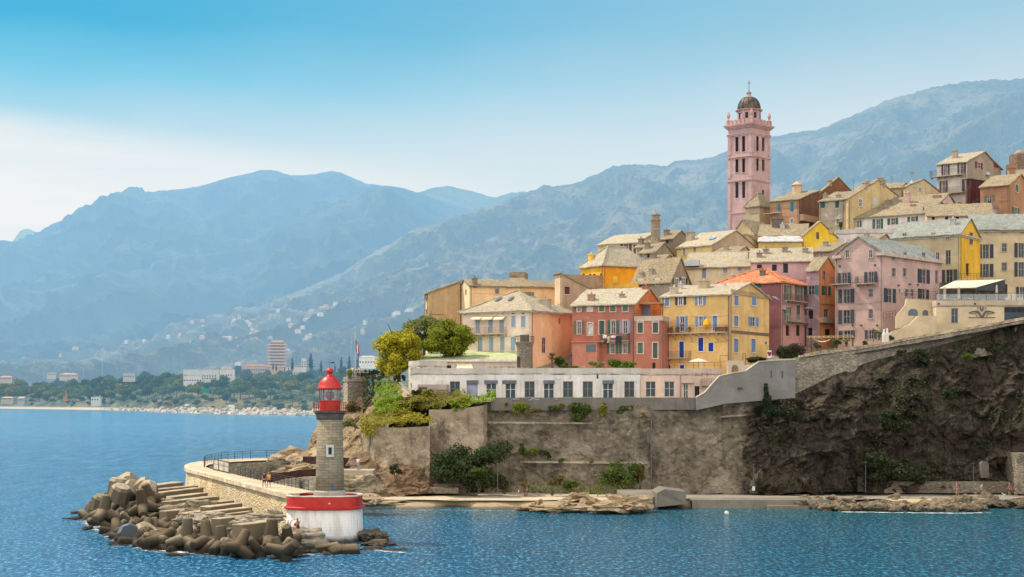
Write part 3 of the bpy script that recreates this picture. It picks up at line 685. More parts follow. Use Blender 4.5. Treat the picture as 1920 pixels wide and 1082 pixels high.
# sloping stone wall along the road on the right
sheet('road_wall', [(1488, (671, 219.5), (748, 217)), (1560, (662, 220.5), (720, 218.6)), (1640, (650, 221.4), (700, 219.8)), (1700, (638, 222), (690, 220.6)), (1800, (621, 222.4), (675, 221.2)), (1925, (599, 222.9), (655, 222)), (2100, (566, 225), (640, 224)), (2350, (531, 229), (605, 228)), (2650, (501, 234), (580, 233))],
      masonry((.22, .19, .15), (.34, .29, .22), (.16, .13, .1), 2.2, 1.7, (.1, .085, .07), .5), 220, 24, .10, .9, 0, .9, 6, False, 'rough stone road wall climbing along the cliff top to the right', 'wall')
mb = MB(); cp = [(1500, 669.3), (1560, 660.5), (1640, 648.5), (1700, 636.5), (1800, 619.5), (1925, 597.5), (2100, 564.5), (2350, 529.5), (2650, 499.5)]; yy = [219.3, 220.3, 221.2, 221.8, 222.2, 222.7, 224.8, 228.8, 233.8]
for (a, ya), (b_, yb) in zip(zip(cp, yy), zip(cp[1:], yy[1:])):
    A = pt(*a, ya); B_ = pt(*b_, yb); n = 8
    for i in range(n):
        p = A.lerp(B_, i/n); r_ = A.lerp(B_, (i+.97)/n); u = Vector((0, 0, .22+.08*random.random())); t_ = Vector((0, 1.25, 0)); dd = Vector((0, 0, -.15+.08*random.random()))
        mb.hexa([p+dd, r_+dd, r_+t_+dd, p+t_+dd, p+u, r_+u, r_+t_+u, p+t_+u])
o = mb.build('wall_coping', masonry((.46, .37, .26), (.58, .48, .34), (.3, .24, .17), 2)); tag(o, 'pale coping stones capping the sloping road wall', 'coping')
# rocky headland on the left behind the lighthouse and the rock under the bastion
sheet('rocky_headland', [(556, (882, 243), (897, 240)), (566, (858, 243), (905, 236)), (578, (835, 243), (912, 233)), (590, (806, 242), (918, 230)), (604, (790, 242), (924, 227)), (622, (770, 241), (926, 225)), (645, (750, 239), (929, 222)), (672, (744, 236.8), (930, 220)), (690, (742, 236), (930, 219)), (725, (742, 234), (930, 218)), (800, (770, 230), (930, 217))],
      cliffl, 150, 70, 1.3, .22, .5, 8, 11, True, 'brown rocky headland below the ivy bank behind the lighthouse', 'rock')
sheet('rock_outcrop', [(640, (885, 216), (930, 211)), (662, (850, 219), (931, 209)), (690, (846, 217.5), (931, 206.5)), (715, (868, 215.2), (931, 206)), (745, (862, 213.2), (930, 206.5)), (775, (868, 212.6), (928, 207.5)), (806, (872, 211.6), (927, 208)), (830, (885, 214.2), (925, 209.5)), (860, (902, 214), (924, 211.5))],
      rockmat((.19, .12, .07), (.31, .22, .135), (.05, .038, .026), (.05, .06, .025), .4, .5), 130, 50, .8, .35, .2, 5, 12, True, 'reddish rock outcrop carrying the bastion beside the steps', 'rock')
# ------------------------------------------------------------------ promenade, beach
ZP = 0.95
def gz(px, py, z): return ptz(px, py, z)
mb = MB(); nx = 60
front = [(600, 940), (680, 938), (780, 937), (900, 938), (1000, 938), (1140, 938), (1290, 936), (1400, 936), (1530, 936), (1700, 936), (1930, 936), (2800, 936)]
vs = []
for r_ in range(4):
    for i in range(nx+1):
        px = lerp(600, 2750, i/nx); p = ptz(px, interp(px, front), ZP); bk = Vector((p.x*1.13, 224, ZP)); a = p.lerp(bk, r_/3); a.z += .12*fbm(a, .2); vs.append(a)
mb.add(vs, [(j*(nx+1)+i, j*(nx+1)+i+1, (j+1)*(nx+1)+i+1, (j+1)*(nx+1)+i) for j in range(3) for i in range(nx)])
m, nt, out = newmat('path_paving'); q = NT(nt); c = worldpos(q)
sx = q.n('ShaderNodeSeparateXYZ'); nt.links.new(c, sx.inputs[0])
k = q.mix(q.rng(sx.outputs[0], 12, 26), (.50, .41, .29), (.24, .215, .18)); k = q.mix(q.math('MULTIPLY', q.rng(q.noise(c, .5, 6, .7), .45, .7), .4), k, (.3, .25, .18))
b = q.bsdf(k, .95, q.bump(q.noise(c, 2, 4), .3, .05)); nt.links.new(b.outputs[0], out.inputs[0])
tag(mb.build('promenade_path', m), kind='structure')
# beach sheet between path and water
nu, nv = 120, 16; vs = []
for j in range(nv+1):
    for i in range(nu+1):
        px = lerp(672, 1300, i/nu); a = ptz(px, interp(px, front), ZP-.02)+Vector((0, .6, 0)); wl = 955+3*math.sin(px*.013)+2*math.sin(px*.05); b_ = ptz(px, wl+5, -.35)
        p = a.lerp(b_, j/nv); p.z += .10*fbm(p, .6)+(.22*max(0, fbm(p, .25)) if px > 980 else 0); vs.append(p)
mb = MB(); mb.add(vs, [(j*(nu+1)+i, (j+1)*(nu+1)+i, (j+1)*(nu+1)+i+1, j*(nu+1)+i+1) for j in range(nv) for i in range(nu)])
m, nt, out = newmat('beach_shingle'); q = NT(nt); c = worldpos(q)
sx = q.n('ShaderNodeSeparateXYZ'); nt.links.new(c, sx.inputs[0]); vo = q.n('ShaderNodeTexVoronoi'); nt.links.new(c, vo.inputs[0]); vo.inputs['Scale'].default_value = 3
k = q.mix(q.noise(c, .35, 6, .7), (.32, .24, .14), (.46, .36, .23)); k = q.mix(q.math('MULTIPLY', q.rng(vo.outputs[0], .25, .5), .35), k, (.2, .15, .1))
k = q.mix(q.rng(q.math('ADD', sx.outputs[2], q.math('MULTIPLY', q.noise(c, .8, 3), .3)), .5, .2), k, (.16, .10, .05))
b = q.bsdf(k, .95, q.bump(vo.outputs[0], .6, .08)); nt.links.new(b.outputs[0], out.inputs[0])
tag(mb.build('beach', m, smooth=True), kind='structure')
# concrete quay edge on the right
conc = stucco((.22, .195, .155), .4, (.13, .11, .09))
mb = MB(); P0 = ptz(1292, 936, ZP); P1 = ptz(1545, 936, ZP)
mb.hexa([(P0.x, P0.y-3.6, -.6), (P1.x, P1.y-3.6, -.6), (P1.x, P1.y+1.5, -.6), (P0.x, P0.y+1.5, -.6), (P0.x, P0.y-3.4, ZP+.12), (P1.x, P1.y-3.4, ZP+.12), (P1.x, P1.y+1.5, ZP+.12), (P0.x, P0.y+1.5, ZP+.12)])
P2 = ptz(1440, 948, .42); P3 = ptz(1550, 948, .42)
mb.box((P2.x, P2.y-.4, -.6), (P3.x, P2.y+1.5, .42))
tag(mb.build('quay_edge', conc), 'low concrete quay edge right of the slipway block', 'quay')
# slipway block
mb = MB(); A = [ptz(1166, 928, 1.8), ptz(1234, 931, 1.6), ptz(1234, 921, 2.0)+Vector((0, 4, 0)), ptz(1160, 921, 2.0)+Vector((0, 4, 0))]
mb.hexa([Vector((p.x, p.y, -.5)) for p in A]+A)
B_ = [ptz(1236, 952, .5), ptz(1288, 948, .5), ptz(1288, 940, .5)+Vector((0, 6, 0)), ptz(1236, 940, .5)+Vector((0, 6, 0))]
Yb = 195.5; C_ = [pt(1231, 925, Yb), pt(1246, 917, Yb+.2), pt(1286, 922, Yb+2), pt(1287, 945, Yb+2), pt(1231, 951, Yb)]
n = 5; mb.add(C_+[p+Vector((0, 7, 0)) for p in C_], [(4, 3, 2, 1, 0), (5, 6, 7, 8, 9)]+[(i, (i+1) % n, n+(i+1) % n, n+i) for i in range(n)])
tag(mb.build('slipway_block', conc), 'sloping grey concrete slipway block at the end of the beach', 'slipway')
# low wall, gate and stone hut on the right promenade
mb = MB(); a = pt(1625, 903, 211); b_ = pt(2000, 903, 211.5); mb.hexa([(a.x, a.y, 1.2), (b_.x, b_.y, 1.2), (b_.x, b_.y+1, 1.2), (a.x, a.y+1, 1.2), (a.x, a.y+.1, a.z), (b_.x, b_.y+.1, b_.z), (b_.x, b_.y+1, b_.z), (a.x, a.y+1, a.z)])
tag(mb.build('low_stone_wall', masonry((.15, .125, .1), (.23, .195, .15), (.1, .08, .06), 2.4, 2)), 'low dry stone wall along the promenade under the cliff', 'wall')
mb = MB(); mb.box(tuple(pt(1608, 922, 210.6)), tuple(pt(1613, 893, 211.4))); mb.box(tuple(pt(1613.5, 922, 210.7)), tuple(pt(1622, 895, 210.95)))
tag(mb.build('metal_gate', plain((.05, .042, .04), .8)), 'dark metal gate at the left end of the low stone wall', 'gate')
mb = MB(); a = pt(1903, 922, 210); mb.box((a.x, 209, 1.2), (a.x+7, 214, pt(1903, 850, 210).z))
tag(mb.build('stone_hut', masonry((.2, .17, .13), (.32, .27, .2), (.12, .1, .08), 2.2, 2)), 'stone hut wall at the right edge of the promenade', 'hut')
mb = MB(); Y = 211.5; pz = [(1841, 896)]+[(1847.5-6.5*math.cos(t*math.pi/8), 872-7*math.sin(t*math.pi/8)) for t in range(9)]+[(1854, 896)]
f_ = [pt(a, b_, Y) for a, b_ in pz]; n = len(f_); mb.add(f_+[p+Vector((0, 1.5, 0)) for p in f_], [tuple(range(n))[::-1]]+[(i, (i+1) % n, n+(i+1) % n, n+i) for i in range(n)])
tag(mb.build('cave_door', stucco((.12, .11, .10), .5)), 'grey arched door in the cliff behind the low stone wall', 'door')
mb = MB(); a = pt(790, 921, 209); b_ = pt(860, 914, 209); mb.box((a.x, 208.6, 1.3), (b_.x, 210.4, b_.z)); mb.box((a.x-1, 210.4, 1.3), (b_.x+1, 212, b_.z+.4))
tag(mb.build('stone_bench', masonry((.2, .17, .13), (.28, .24, .19))), 'long low stone bench in the shade below the bastion', 'bench')
# steps beside the headland
e = empty('steps', 'stone steps climbing from the beach path towards the lighthouse jetty', 'steps', (0, 0, 0)); stm = stucco((.42, .36, .27), .3)
mb = MB(); A = ptz(722, 930, ZP); B_ = Vector((pt(668, 886, 207).x, 209, 4.5)); n = 14
for i in range(n):
    p = A.lerp(B_, i/n); r_ = A.lerp(B_, (i+1)/n); s_ = Vector((-(B_-A).y, (B_-A).x, 0)).normalized()*1.5
    q4 = [p-s_, p+s_, r_+s_, r_-s_]; mb.hexa([Vector((v.x, v.y, .5)) for v in q4]+[Vector((v.x, v.y, r_.z)) for v in q4])
mb.build('flight', stm, e)
mb = MB(); rail(mb, [A+Vector((1.4, 1.2, 0)), B_+Vector((1.4, 1.2, 0))], 1.0, 2, 1, .03); mb.build('handrail', plain((.16, .12, .1)), e)
LAND = MB(); LAND.box((B_.x-4, 207, 2.6), (B_.x+2.2, 212, 4.5)); tag(LAND.build('landing', stm), 'stone landing at the top of the beach steps', 'landing')
# ------------------------------------------------------------------ jetty
ZJ = 4.6
jo = [(556, 925.5), (543, 927), (440, 901), (380, 885.5), (353, 879), (349.5, 875.5), (351, 872), (360, 868.5), (376, 865.6), (410, 862), (470, 859.7), (530, 858.2), (575, 857.5)]
ji = [(592, 922), (580, 919.5), (505, 903.5), (455, 893), (425, 886), (400, 880.5), (388, 876.8), (386, 874), (393, 871), (410, 868.3), (440, 865.8), (480, 863.8), (530, 862), (575, 861)]
Jo = [ptz(a, b_, ZJ) for a, b_ in jo]; Ji = [ptz(a, b_, ZJ) for a, b_ in ji]
J = empty('jetty', 'pale stone jetty curving from the lighthouse out to the headland', 'jetty', (0, 0, 0))
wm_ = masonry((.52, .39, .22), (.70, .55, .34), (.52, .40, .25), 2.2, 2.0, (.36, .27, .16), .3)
def wallstrip(P, z0, z1, mat, name, off=0.0, flip=False, batter=.0):
    mb = MB(); L = []
    for a, b_ in zip(P, P[1:]):
        n = max(1, int((b_-a).length/1.0))
        for i in range(n): L.append(a.lerp(b_, i/n))
    L.append(P[-1]); m_ = 8; vs = []
    for j in range(m_+1):
        z = lerp(z0, z1, j/m_)
        for p in L: d = .05*fbm((p.x, p.y, z), 1.2); vs.append((p.x+d-batter*(1-j/m_), p.y+d, z))
    k = len(L); fs = [(j*k+i, j*k+i+1, (j+1)*k+i+1, (j+1)*k+i) for j in range(m_) for i in range(k-1)]
    mb.add(vs, fs); return mb.build(name, mat, J)
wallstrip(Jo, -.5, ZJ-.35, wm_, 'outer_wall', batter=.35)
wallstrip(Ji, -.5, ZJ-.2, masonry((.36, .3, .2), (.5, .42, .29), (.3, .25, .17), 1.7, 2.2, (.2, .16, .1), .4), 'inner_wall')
mb = MB(); m_ = min(len(Jo), len(Ji))
def resample(P, n):
    d = [0]; 
    for a, b_ in zip(P, P[1:]): d.append(d[-1]+(b_-a).length)
    o = []
    for i in range(n+1):
        t = d[-1]*i/n; k = 0
        while k < len(d)-2 and d[k+1] < t: k += 1
        o.append(P[k].lerp(P[k+1], (t-d[k])/max(1e-6, d[k+1]-d[k])))
    return o
A_ = resample(Jo, 90); B2 = resample(Ji, 90)
vs = []
for a, b_ in zip(A_, B2): vs += [Vector((a.x-.15, a.y-.05, ZJ)), Vector((b_.x, b_.y, ZJ))]
mb.add(vs, [(2*i, 2*i+1, 2*i+3, 2*i+2) for i in range(90)])
mb.build('deck', stucco((.60, .48, .32), .25, (.38, .3, .2)), J)
mb = MB()
vs = []
for a, b_ in zip(A_, B2):
    d = (b_-a).normalized()
    vs += [Vector((a.x-.3, a.y-.12, ZJ-.42)), Vector((a.x-.3, a.y-.12, ZJ+.03)), a+d*.55+Vector((0, 0, .03)), a+d*.55+Vector((0, 0, -.42))]
mb.add(vs, [(4*i+k, 4*i+4+k, 4*i+4+(k+1) % 4, 4*i+(k+1) % 4) for i in range(90) for k in range(3)])
mb.build('coping', masonry((.60, .48, .32), (.72, .6, .42), (.5, .4, .27), 1.0, 1, (.42, .33, .22), .3), J)
railm = plain((.055, .042, .035), .7)
def railing(P, label, h=1.1, sp=1.6, bars=4, group=None):
    mb = MB(); rail(mb, P, h, sp, bars, .04); return tag(mb.build('railing', railm), label, 'railing', group)
iz = lambda l: [ptz(a, b_, ZJ) for a, b_ in l]
railing(iz([(578, 920), (540, 912), (508, 905.3), (470, 897.5), (446, 891.5)]), 'dark metal railing along the inner edge of the jetty deck behind the walking couple')
railing(iz([(384, 877.5), (382.5, 874.5), (386, 871.5), (397, 867.8), (415, 864.9), (440, 862.6), (470, 861), (500, 860), (527, 859.4)]), 'dark metal railing curving round the far bend of the jetty', 1.3, 2.2, 3)
mb = MB(); P_ = iz([(400, 881.5), (410, 883.6), (420, 886), (429, 888.2)]); rail(mb, P_, 1.5, .9, 2, .05)
o = mb.build('barrier', railm); tag(o, 'barrier with pale panels standing on the jetty deck', 'barrier')
for a, b_ in zip(P_[:3], P_[1:]):
    mb = MB(); d = (b_-a)*.42; c_ = a.lerp(b_, .5); n_ = Vector((0, -.03, 0)); mb.add([c_-d+Vector((0, 0, .2))+n_, c_+d+Vector((0, 0, .2))+n_, c_+d+Vector((0, 0, 1.35))+n_, c_-d+Vector((0, 0, 1.35))+n_], [(0, 1, 2, 3)])
    mb.build('panel', plain((.62, .58, .5)), o)
# inner basin: lower stone wall, dark steel walkway
mb = MB(); lw = [(500, 907, 203), (530, 899, 205), (565, 895, 206), (600, 893.5, 206), (640, 893.5, 206), (660, 897, 205)]
L = resample([pt(*a) for a in lw], 40)
vs = [];  [vs.extend([Vector((p.x, p.y, -.3)), p, p+Vector((.1, 1.2, 0)), Vector((p.x, p.y+1.2, -.3))]) for p in L]
mb.add(vs, [(4*i+k, 4*i+4+k, 4*i+4+k+1, 4*i+k+1) for i in range(40) for k in range(3)])
o = mb.build('basin_wall', masonry((.40, .33, .23), (.52, .44, .31), (.34, .28, .2), 1.6, 2)); tag(o, 'low curved stone wall behind the jetty railing', 'wall')
mb = MB(); mb.box(tuple(pt(562, 926, 205.6)), tuple(pt(568, 902, 206.2))); mb.build('doorway', plain((.06, .05, .045)), o)
corten = plain((.07, .035, .025), .85, .35, 1.2, .15)
def band(pts, h, label):
    mb = MB(); L = resample([pt(*a) for a in pts], 24); vs = []
    for p in L: vs += [p+Vector((0, 0, -h)), p, p+Vector((0, .12, 0)), p+Vector((0, .12, -h))]
    mb.add(vs, [(4*i+k, 4*i+4+k, 4*i+4+k+1, 4*i+k+1) for i in range(24) for k in range(3)])
    for i in range(0, 25, 1): mb.bar(L[i]+Vector((0, -.05, -h)), L[i]+Vector((0, -.05, .04)), .035)
    tag(mb.build('steel_parapet', corten), label, 'parapet')
band([(498, 892.5, 206), (525, 887, 208), (560, 881.5, 210), (600, 878.5, 211)], 1.35, 'rust brown steel parapet sweeping behind the jetty railing')
band([(536, 847, 244), (552, 848, 241), (566, 850, 238)], 1.0, 'short rust brown steel parapet on the headland left of the rocks')
band([(568, 856, 228), (600, 856, 224), (640, 857, 221), (672, 862, 219)], 1.5, 'rust brown steel parapet crossing behind the lighthouse tower')
band([(640, 873, 217), (656, 874, 216), (672, 876, 215)], 1.0, 'rust brown steel parapet above the beach steps')
# rounded rocks where the jetty meets the headland
rockj = rockmat((.34, .24, .14), (.46, .36, .23), (.1, .07, .045), (.08, .09, .03), .2, .8, True)
RJ = [rock_mesh(40+i, 4, .8, .6, rockj) for i in range(4)]
def rock(px, py, Y, sx_, sy_, sz_, label, ms=RJ, i=0, rz=0, group=None, name='rock'):
    o = link(name, ms[i % len(ms)]); o.location = pt(px, py, Y); o.scale = (sx_, sy_, sz_); o.rotation_euler = (0, 0, rz); return tag(o, label, 'rock', group)
rock(548, 862, 238, 2.6, 2.5, 2.3, 'rounded tan rock at the end of the curved jetty railing', i=0)
rock(566, 884, 222, 3.0, 2.0, 1.4, 'flat tan rock above the rust steel band left of the lighthouse', i=1, rz=.4)
rock(592, 870, 232, 2.6, 2.5, 2.4, 'tan rock half hidden by the lighthouse tower', i=2)
rock(663, 913, 199, 3.0, 2.0, 1.9, 'pale tan boulder between the lighthouse and the beach steps', i=3, rz=.9)
rock(688, 922, 201, 1.6, 1.4, 1.0, 'small tan boulder at the foot of the beach steps', i=1, rz=2)
rock(690, 938, 188, 2.0, 1.4, .8, 'dark low rock right of the lighthouse drum at the water edge', i=2, rz=2)
rock(712, 943, 187.5, 2.6, 1.2, .55, 'flat dark rock at the left end of the beach', i=0, rz=.2)
# ------------------------------------------------------------------ lighthouse
LY = 153.8; LX = (609-960)/F*LY; lz = lambda py: CH-(py-HY)/F*LY
LH = empty('lighthouse', 'stone lighthouse with red lantern on a white drum with red rim', 'lighthouse', (LX, LY, 0))
tx = (618.5-609)/F*LY; s1 = LY/F                      # tower axis offset, metres per pixel
red = plain((.50, .025, .015), .42, .15, 1.2, .45); redd = plain((.40, .02, .014), .5, .15, 2, .4)
m, nt, out = newmat('whitewashed_stone'); q = NT(nt); c = coords(q)
sx = q.n('ShaderNodeSeparateXYZ'); nt.links.new(c, sx.inputs[0])
cb = q.n('ShaderNodeCombineXYZ'); nt.links.new(q.math('MULTIPLY', q.math('ARCTAN2', sx.outputs[0], sx.outputs[1]), 3.5), cb.inputs[0]); nt.links.new(sx.outputs[2], cb.inputs[1])
br = q.n('ShaderNodeTexBrick'); nt.links.new(cb.outputs[0], br.inputs[0]); br.inputs['Scale'].default_value = 1; br.inputs['Brick Width'].default_value = .7; br.inputs['Row Height'].default_value = .3; br.inputs['Mortar Size'].default_value = .03
stv = q.noise(q.map(c, (1.6, 1.6, .2)), 1.2, 6, .7)
k = q.mix(q.math('MULTIPLY', q.rng(stv, .46, .66), .6), (.76, .74, .70), (.42, .38, .32))
k = q.mix(q.math('MULTIPLY', br.outputs[1], .18), k, (.5, .46, .4))
k = q.mix(q.math('MULTIPLY', q.rng(q.noise(c, 2.2, 6, .7), .6, .75), .5), k, (.35, .3, .24))
k = q.mix(q.rng(q.math('ADD', sx.outputs[2], q.math('MULTIPLY', stv, .9)), 1.25, .55), k, (.10, .085, .055))
b = q.bsdf(k, .85, q.bump(q.math('SUBTRACT', stv, q.math('MULTIPLY', br.outputs[1], .5)), .4, .05), .2); nt.links.new(b.outputs[0], out.inputs[0]); WHITEWASH = m
DR = dict(n=72, sx=1.03, sy=.92, e=3.0)
mb = MB(); mb.lathe([(3.68, -1), (3.66, .6), (3.60, lz(952))], **DR); mb.build('drum', WHITEWASH, LH, True)
mb = MB(); mb.lathe([(3.62, lz(953)), (3.84, lz(951.2)), (3.86, lz(948.5)), (3.64, lz(946.5))], cap=False, **DR); mb.build('red_moulding', red, LH, False)
mb = MB(); mb.lathe([(3.60, lz(947)), (3.60, lz(928)), ], cap=False, **DR); mb.lathe([(3.2, lz(928)), (3.2, 4.2)], cap=False, **DR); mb.build('red_parapet', red, LH)
mb = MB(); mb.lathe([(3.63, lz(928.3)), (3.63, lz(926.8)), (3.17, lz(926.8)), (3.17, lz(928.3))], cap=False, **DR); mb.build('parapet_top', plain((.68, .60, .52)), LH)
mb = MB(); mb.lathe([(3.21, 4.05), (3.21, 4.3)], **DR); mb.build('platform', stucco((.42, .37, .29)), LH)
T_ = lambda mb, prof, n=40, cap=True: mb.lathe(prof, n, (tx, 0), 0, cap)
mb = MB(); T_(mb, [(1.60, 4.3), (1.60, lz(922)), (1.47, lz(919))]); mb.build('plinth', stucco((.45, .42, .36)), LH, False)
mb = MB(); T_(mb, [(1.44, lz(922)), (1.38, lz(880)), (1.26, lz(785))]); tw = mb.build('tower_shaft', blockwork((.23, .19, .13), (.31, .265, .19), .75, .27, 1.35, (.50, .47, .40)), LH, True)
tw.location = (0, 0, 0)
dk = masonry((.11, .10, .085), (.15, .135, .11), (.09, .08, .07), 1.4, 1.4)
mb = MB(); T_(mb, [(1.27, lz(787)), (1.36, lz(784)), (1.36, lz(781)), (1.44, lz(776)), (1.62, lz(773.5)), (1.64, lz(770.5))]); mb.build('corbel', dk, LH)
mb = MB()
for i in range(28):
    t = i/28*6.283; a = Vector((tx+1.62*math.cos(t), 1.62*math.sin(t), lz(770.5))); mb.bar(a, a+Vector((0, 0, .85)), .028)
for zz in (.3, .6, .87): 
    for i in range(28):
        t = i/28*6.283; t2 = (i+1)/28*6.283; mb.bar((tx+1.62*math.cos(t), 1.62*math.sin(t), lz(770.5)+zz), (tx+1.62*math.cos(t2), 1.62*math.sin(t2), lz(770.5)+zz), .03)
mb.build('gallery_railing', plain((.33, .035, .03), .6), LH)
mb = MB(); mb.lathe([(1.55, lz(771)), (1.66, lz(770.2))], 40, (tx, 0)); mb.build('gallery', redd, LH)
mb = MB(); T_(mb, [(1.06, lz(770)), (1.06, lz(752.5)), (1.12, lz(752)), (1.12, lz(750.8)), (1.04, lz(750.5))], 24); mb.build('lantern_base', red, LH)
mb = MB(); T_(mb, [(1.0, lz(751)), (1.0, lz(730))], 16, False); mb.build('lantern_glass', clearglass(), LH)
mb = MB()
for i in range(8):
    t = (i+.3)/8*6.283; mb.bar((tx+1.02*math.cos(t), 1.02*math.sin(t), lz(751)), (tx+1.02*math.cos(t), 1.02*math.sin(t), lz(730)), .05)
mb.build('lantern_frame', plain((.16, .06, .05)), LH)
mb = MB(); T_(mb, [(.16, lz(751)), (.2, lz(748)), (.42, lz(746)), (.46, lz(741)), (.42, lz(736)), (.2, lz(734))], 20); mb.build('lamp', plain((.16, .03, .035), .3, .2, 2, .6), LH)
mb = MB(); T_(mb, [(1.14, lz(731)), (1.26, lz(729.5)), (1.26, lz(727.5)), (1.15, lz(725.5)), (1.08, lz(720)), (.9, lz(713)), (.62, lz(708)), (.34, lz(705)), (.22, lz(704)), (.19, lz(699)), (.26, lz(698.5)), (.26, lz(697.5))], 36); mb.build('dome', red, LH, True)
mb = MB(); bm = [(0.001, lz(702-.0)), ]; r0 = .36; zc = lz(695.8)
T_(mb, [(max(.02, r0*math.sin(k_/10*math.pi)), zc-r0*.9*math.cos(k_/10*math.pi)) for k_ in range(11)], 20); mb.build('finial', red, LH, True)
mb = MB(); mb.bar((tx, 0, zc+.3), (tx, 0, lz(676)), .02); mb.bar((tx-.35, 0, lz(680)), (tx+.4, 0, lz(680)), .025); mb.add([(tx+.1, 0, lz(681)), (tx+.45, 0, lz(681.5)), (tx+.45, 0, lz(678)), (tx+.15, 0, lz(679))], [(0, 1, 2, 3)]); mb.build('weather_vane', plain((.05, .05, .05)), LH)
fy = -1.36
mb = MB(); x = (622-609)*s1; 
for a, b_ in [((x-.38, fy-.06, lz(856)), (x-.17, fy+.3, lz(833.5))), ((x+.17, fy-.06, lz(856)), (x+.38, fy+.3, lz(833.5))), ((x-.17, fy-.06, lz(856)), (x+.17, fy+.3, lz(851.5))), ((x-.17, fy-.06, lz(838)), (x+.17, fy+.3, lz(833.5)))]: mb.box(a, b_)
wf = mb.build('window', plain((.56, .55, .52), .8), LH); mb = MB(); mb.box((x-.17, fy-.02, lz(851.5)), (x+.17, fy+.2, lz(838))); mb.build('pane', glass((.02, .025, .03)), wf)
mb = MB(); x = (626-609)*s1; mb.box((x-.14, -1.52, lz(914)), (x+.14, -1.3, lz(909))); mb.build('blue_plaque', plain((.03, .12, .45)), LH)
mb = MB(); mb.lathe([(.01, lz(941.6)), (.12, lz(941)), (.12, lz(939.4)), (.01, lz(938.8))], 10, ((625-609)*s1, -3.36)); mb.build('light_fitting', plain((.75, .68, .5)), LH)
# ------------------------------------------------------------------ concrete blocks beside the jetty
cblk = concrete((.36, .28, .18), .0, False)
def block(pa, pb, w, z0, z1, label, group):
    """a long concrete slab running from pixel pa to pixel pb at its top height"""
    w *= .6; a = ptz(*pa, z1); b_ = ptz(*pb, z1); d = (b_-a).normalized(); n_ = Vector((-d.y, d.x, 0))*w
    c_ = [a, b_, b_+n_, a+n_]; mb = MB(); mb.hexa([Vector((v.x, v.y, z0)) for v in c_]+[Vector((v.x, v.y, v.z+random.uniform(-.04, .04))) for v in c_])
    o = mb.build('concrete_block', cblk); bv = o.modifiers.new('bevel', 'BEVEL'); bv.width = .06; bv.segments = 1
    return tag(o, label, 'block', group)
Lb = 'long pale concrete slab laid against the sunny jetty wall'
blist = [((292, 910), (345, 903), 2.6, 3.1), ((293, 918), (372, 910), 2.4, 2.9), ((300, 924), (382, 914), 2.2, 2.9), ((303, 934), (390, 924), 2.4, 2.6), ((322, 940), (412, 930), 2.2, 2.8), ((300, 952), (345, 948), 2.0, 2.3),
         ((312, 958), (370, 953), 1.8, 2.3), ((352, 962), (412, 954), 2.0, 2.4), ((360, 946), (440, 938), 2.4, 2.8), ((395, 950), (455, 943), 2.2, 2.9), ((395, 960), (474, 951), 2.0, 2.7), ((412, 966), (475, 958), 1.8, 2.4), ((414, 972), (485, 964), 2.0, 2.6), ((440, 976), (495, 969), 1.8, 2.2), ((345, 968), (392, 964), 2.2, 1.9)]
for a, b_, w, z in blist: block(a, b_, w, -.3, z, Lb, 'concrete slabs along the jetty wall')
block((456, 983), (517, 977), 2.3, .2, 2.8, 'square-ended pale slab standing alone nearest the white drum', None)
# broken rough rocks between slabs and tetrapods
rgrey = rockmat((.32, .27, .2), (.46, .39, .29), (.1, .085, .065), (.1, .1, .05), .1, 1.1, True)
RG = [rock_mesh(60+i, 4, .6, .7, rgrey) for i in range(4)]
for px, py, Y, a, b_, c_, rz in [(345, 955, 166, 1.9, 1.3, 1.1, .5), (375, 952, 165, 1.6, 1.1, 1.2, .9), (398, 970, 155, 1.6, 1.2, .9, .2), (425, 985, 150, 1.7, 1.1, .9, .1), (470, 975, 150, 1.4, 1.0, .8, .3), (495, 972, 150, 1.5, 1.0, .7, 0), (375, 978, 152, 1.3, 1.0, .8, 2), (345, 975, 156, 1.2, 1.0, .8, 1), (515, 968, 152, .6, .6, 1.0, 0), (315, 945, 172, 1.2, 1, 1, 0)]:
    rock(px, py, Y, a, b_, c_, 'rough grey broken rock wedged between slabs and tetrapods', RG, int(px), rz, 'rocks wedged among the slabs')
for px, py, Y, a, b_, c_, rz, lb in [(560, 1009, 144.5, 1.75, 1.3, 1.65, .0, 'big flat-topped grey rock carrying the seated bather'), (480, 1003, 146, 1.7, 1.0, 1.1, .2, 'long grey rock behind the front tetrapods left of the seated bather'), (530, 1004, 147, .9, .9, 1.0, 1, 'grey rock just left of the bather rock'), (455, 1010, 143.5, 1.1, .8, .8, .5, 'low grey slab rock behind the tallest tetrapod')]:
    rock(px, py, Y, a, b_, c_, lb, RG, int(px), rz)
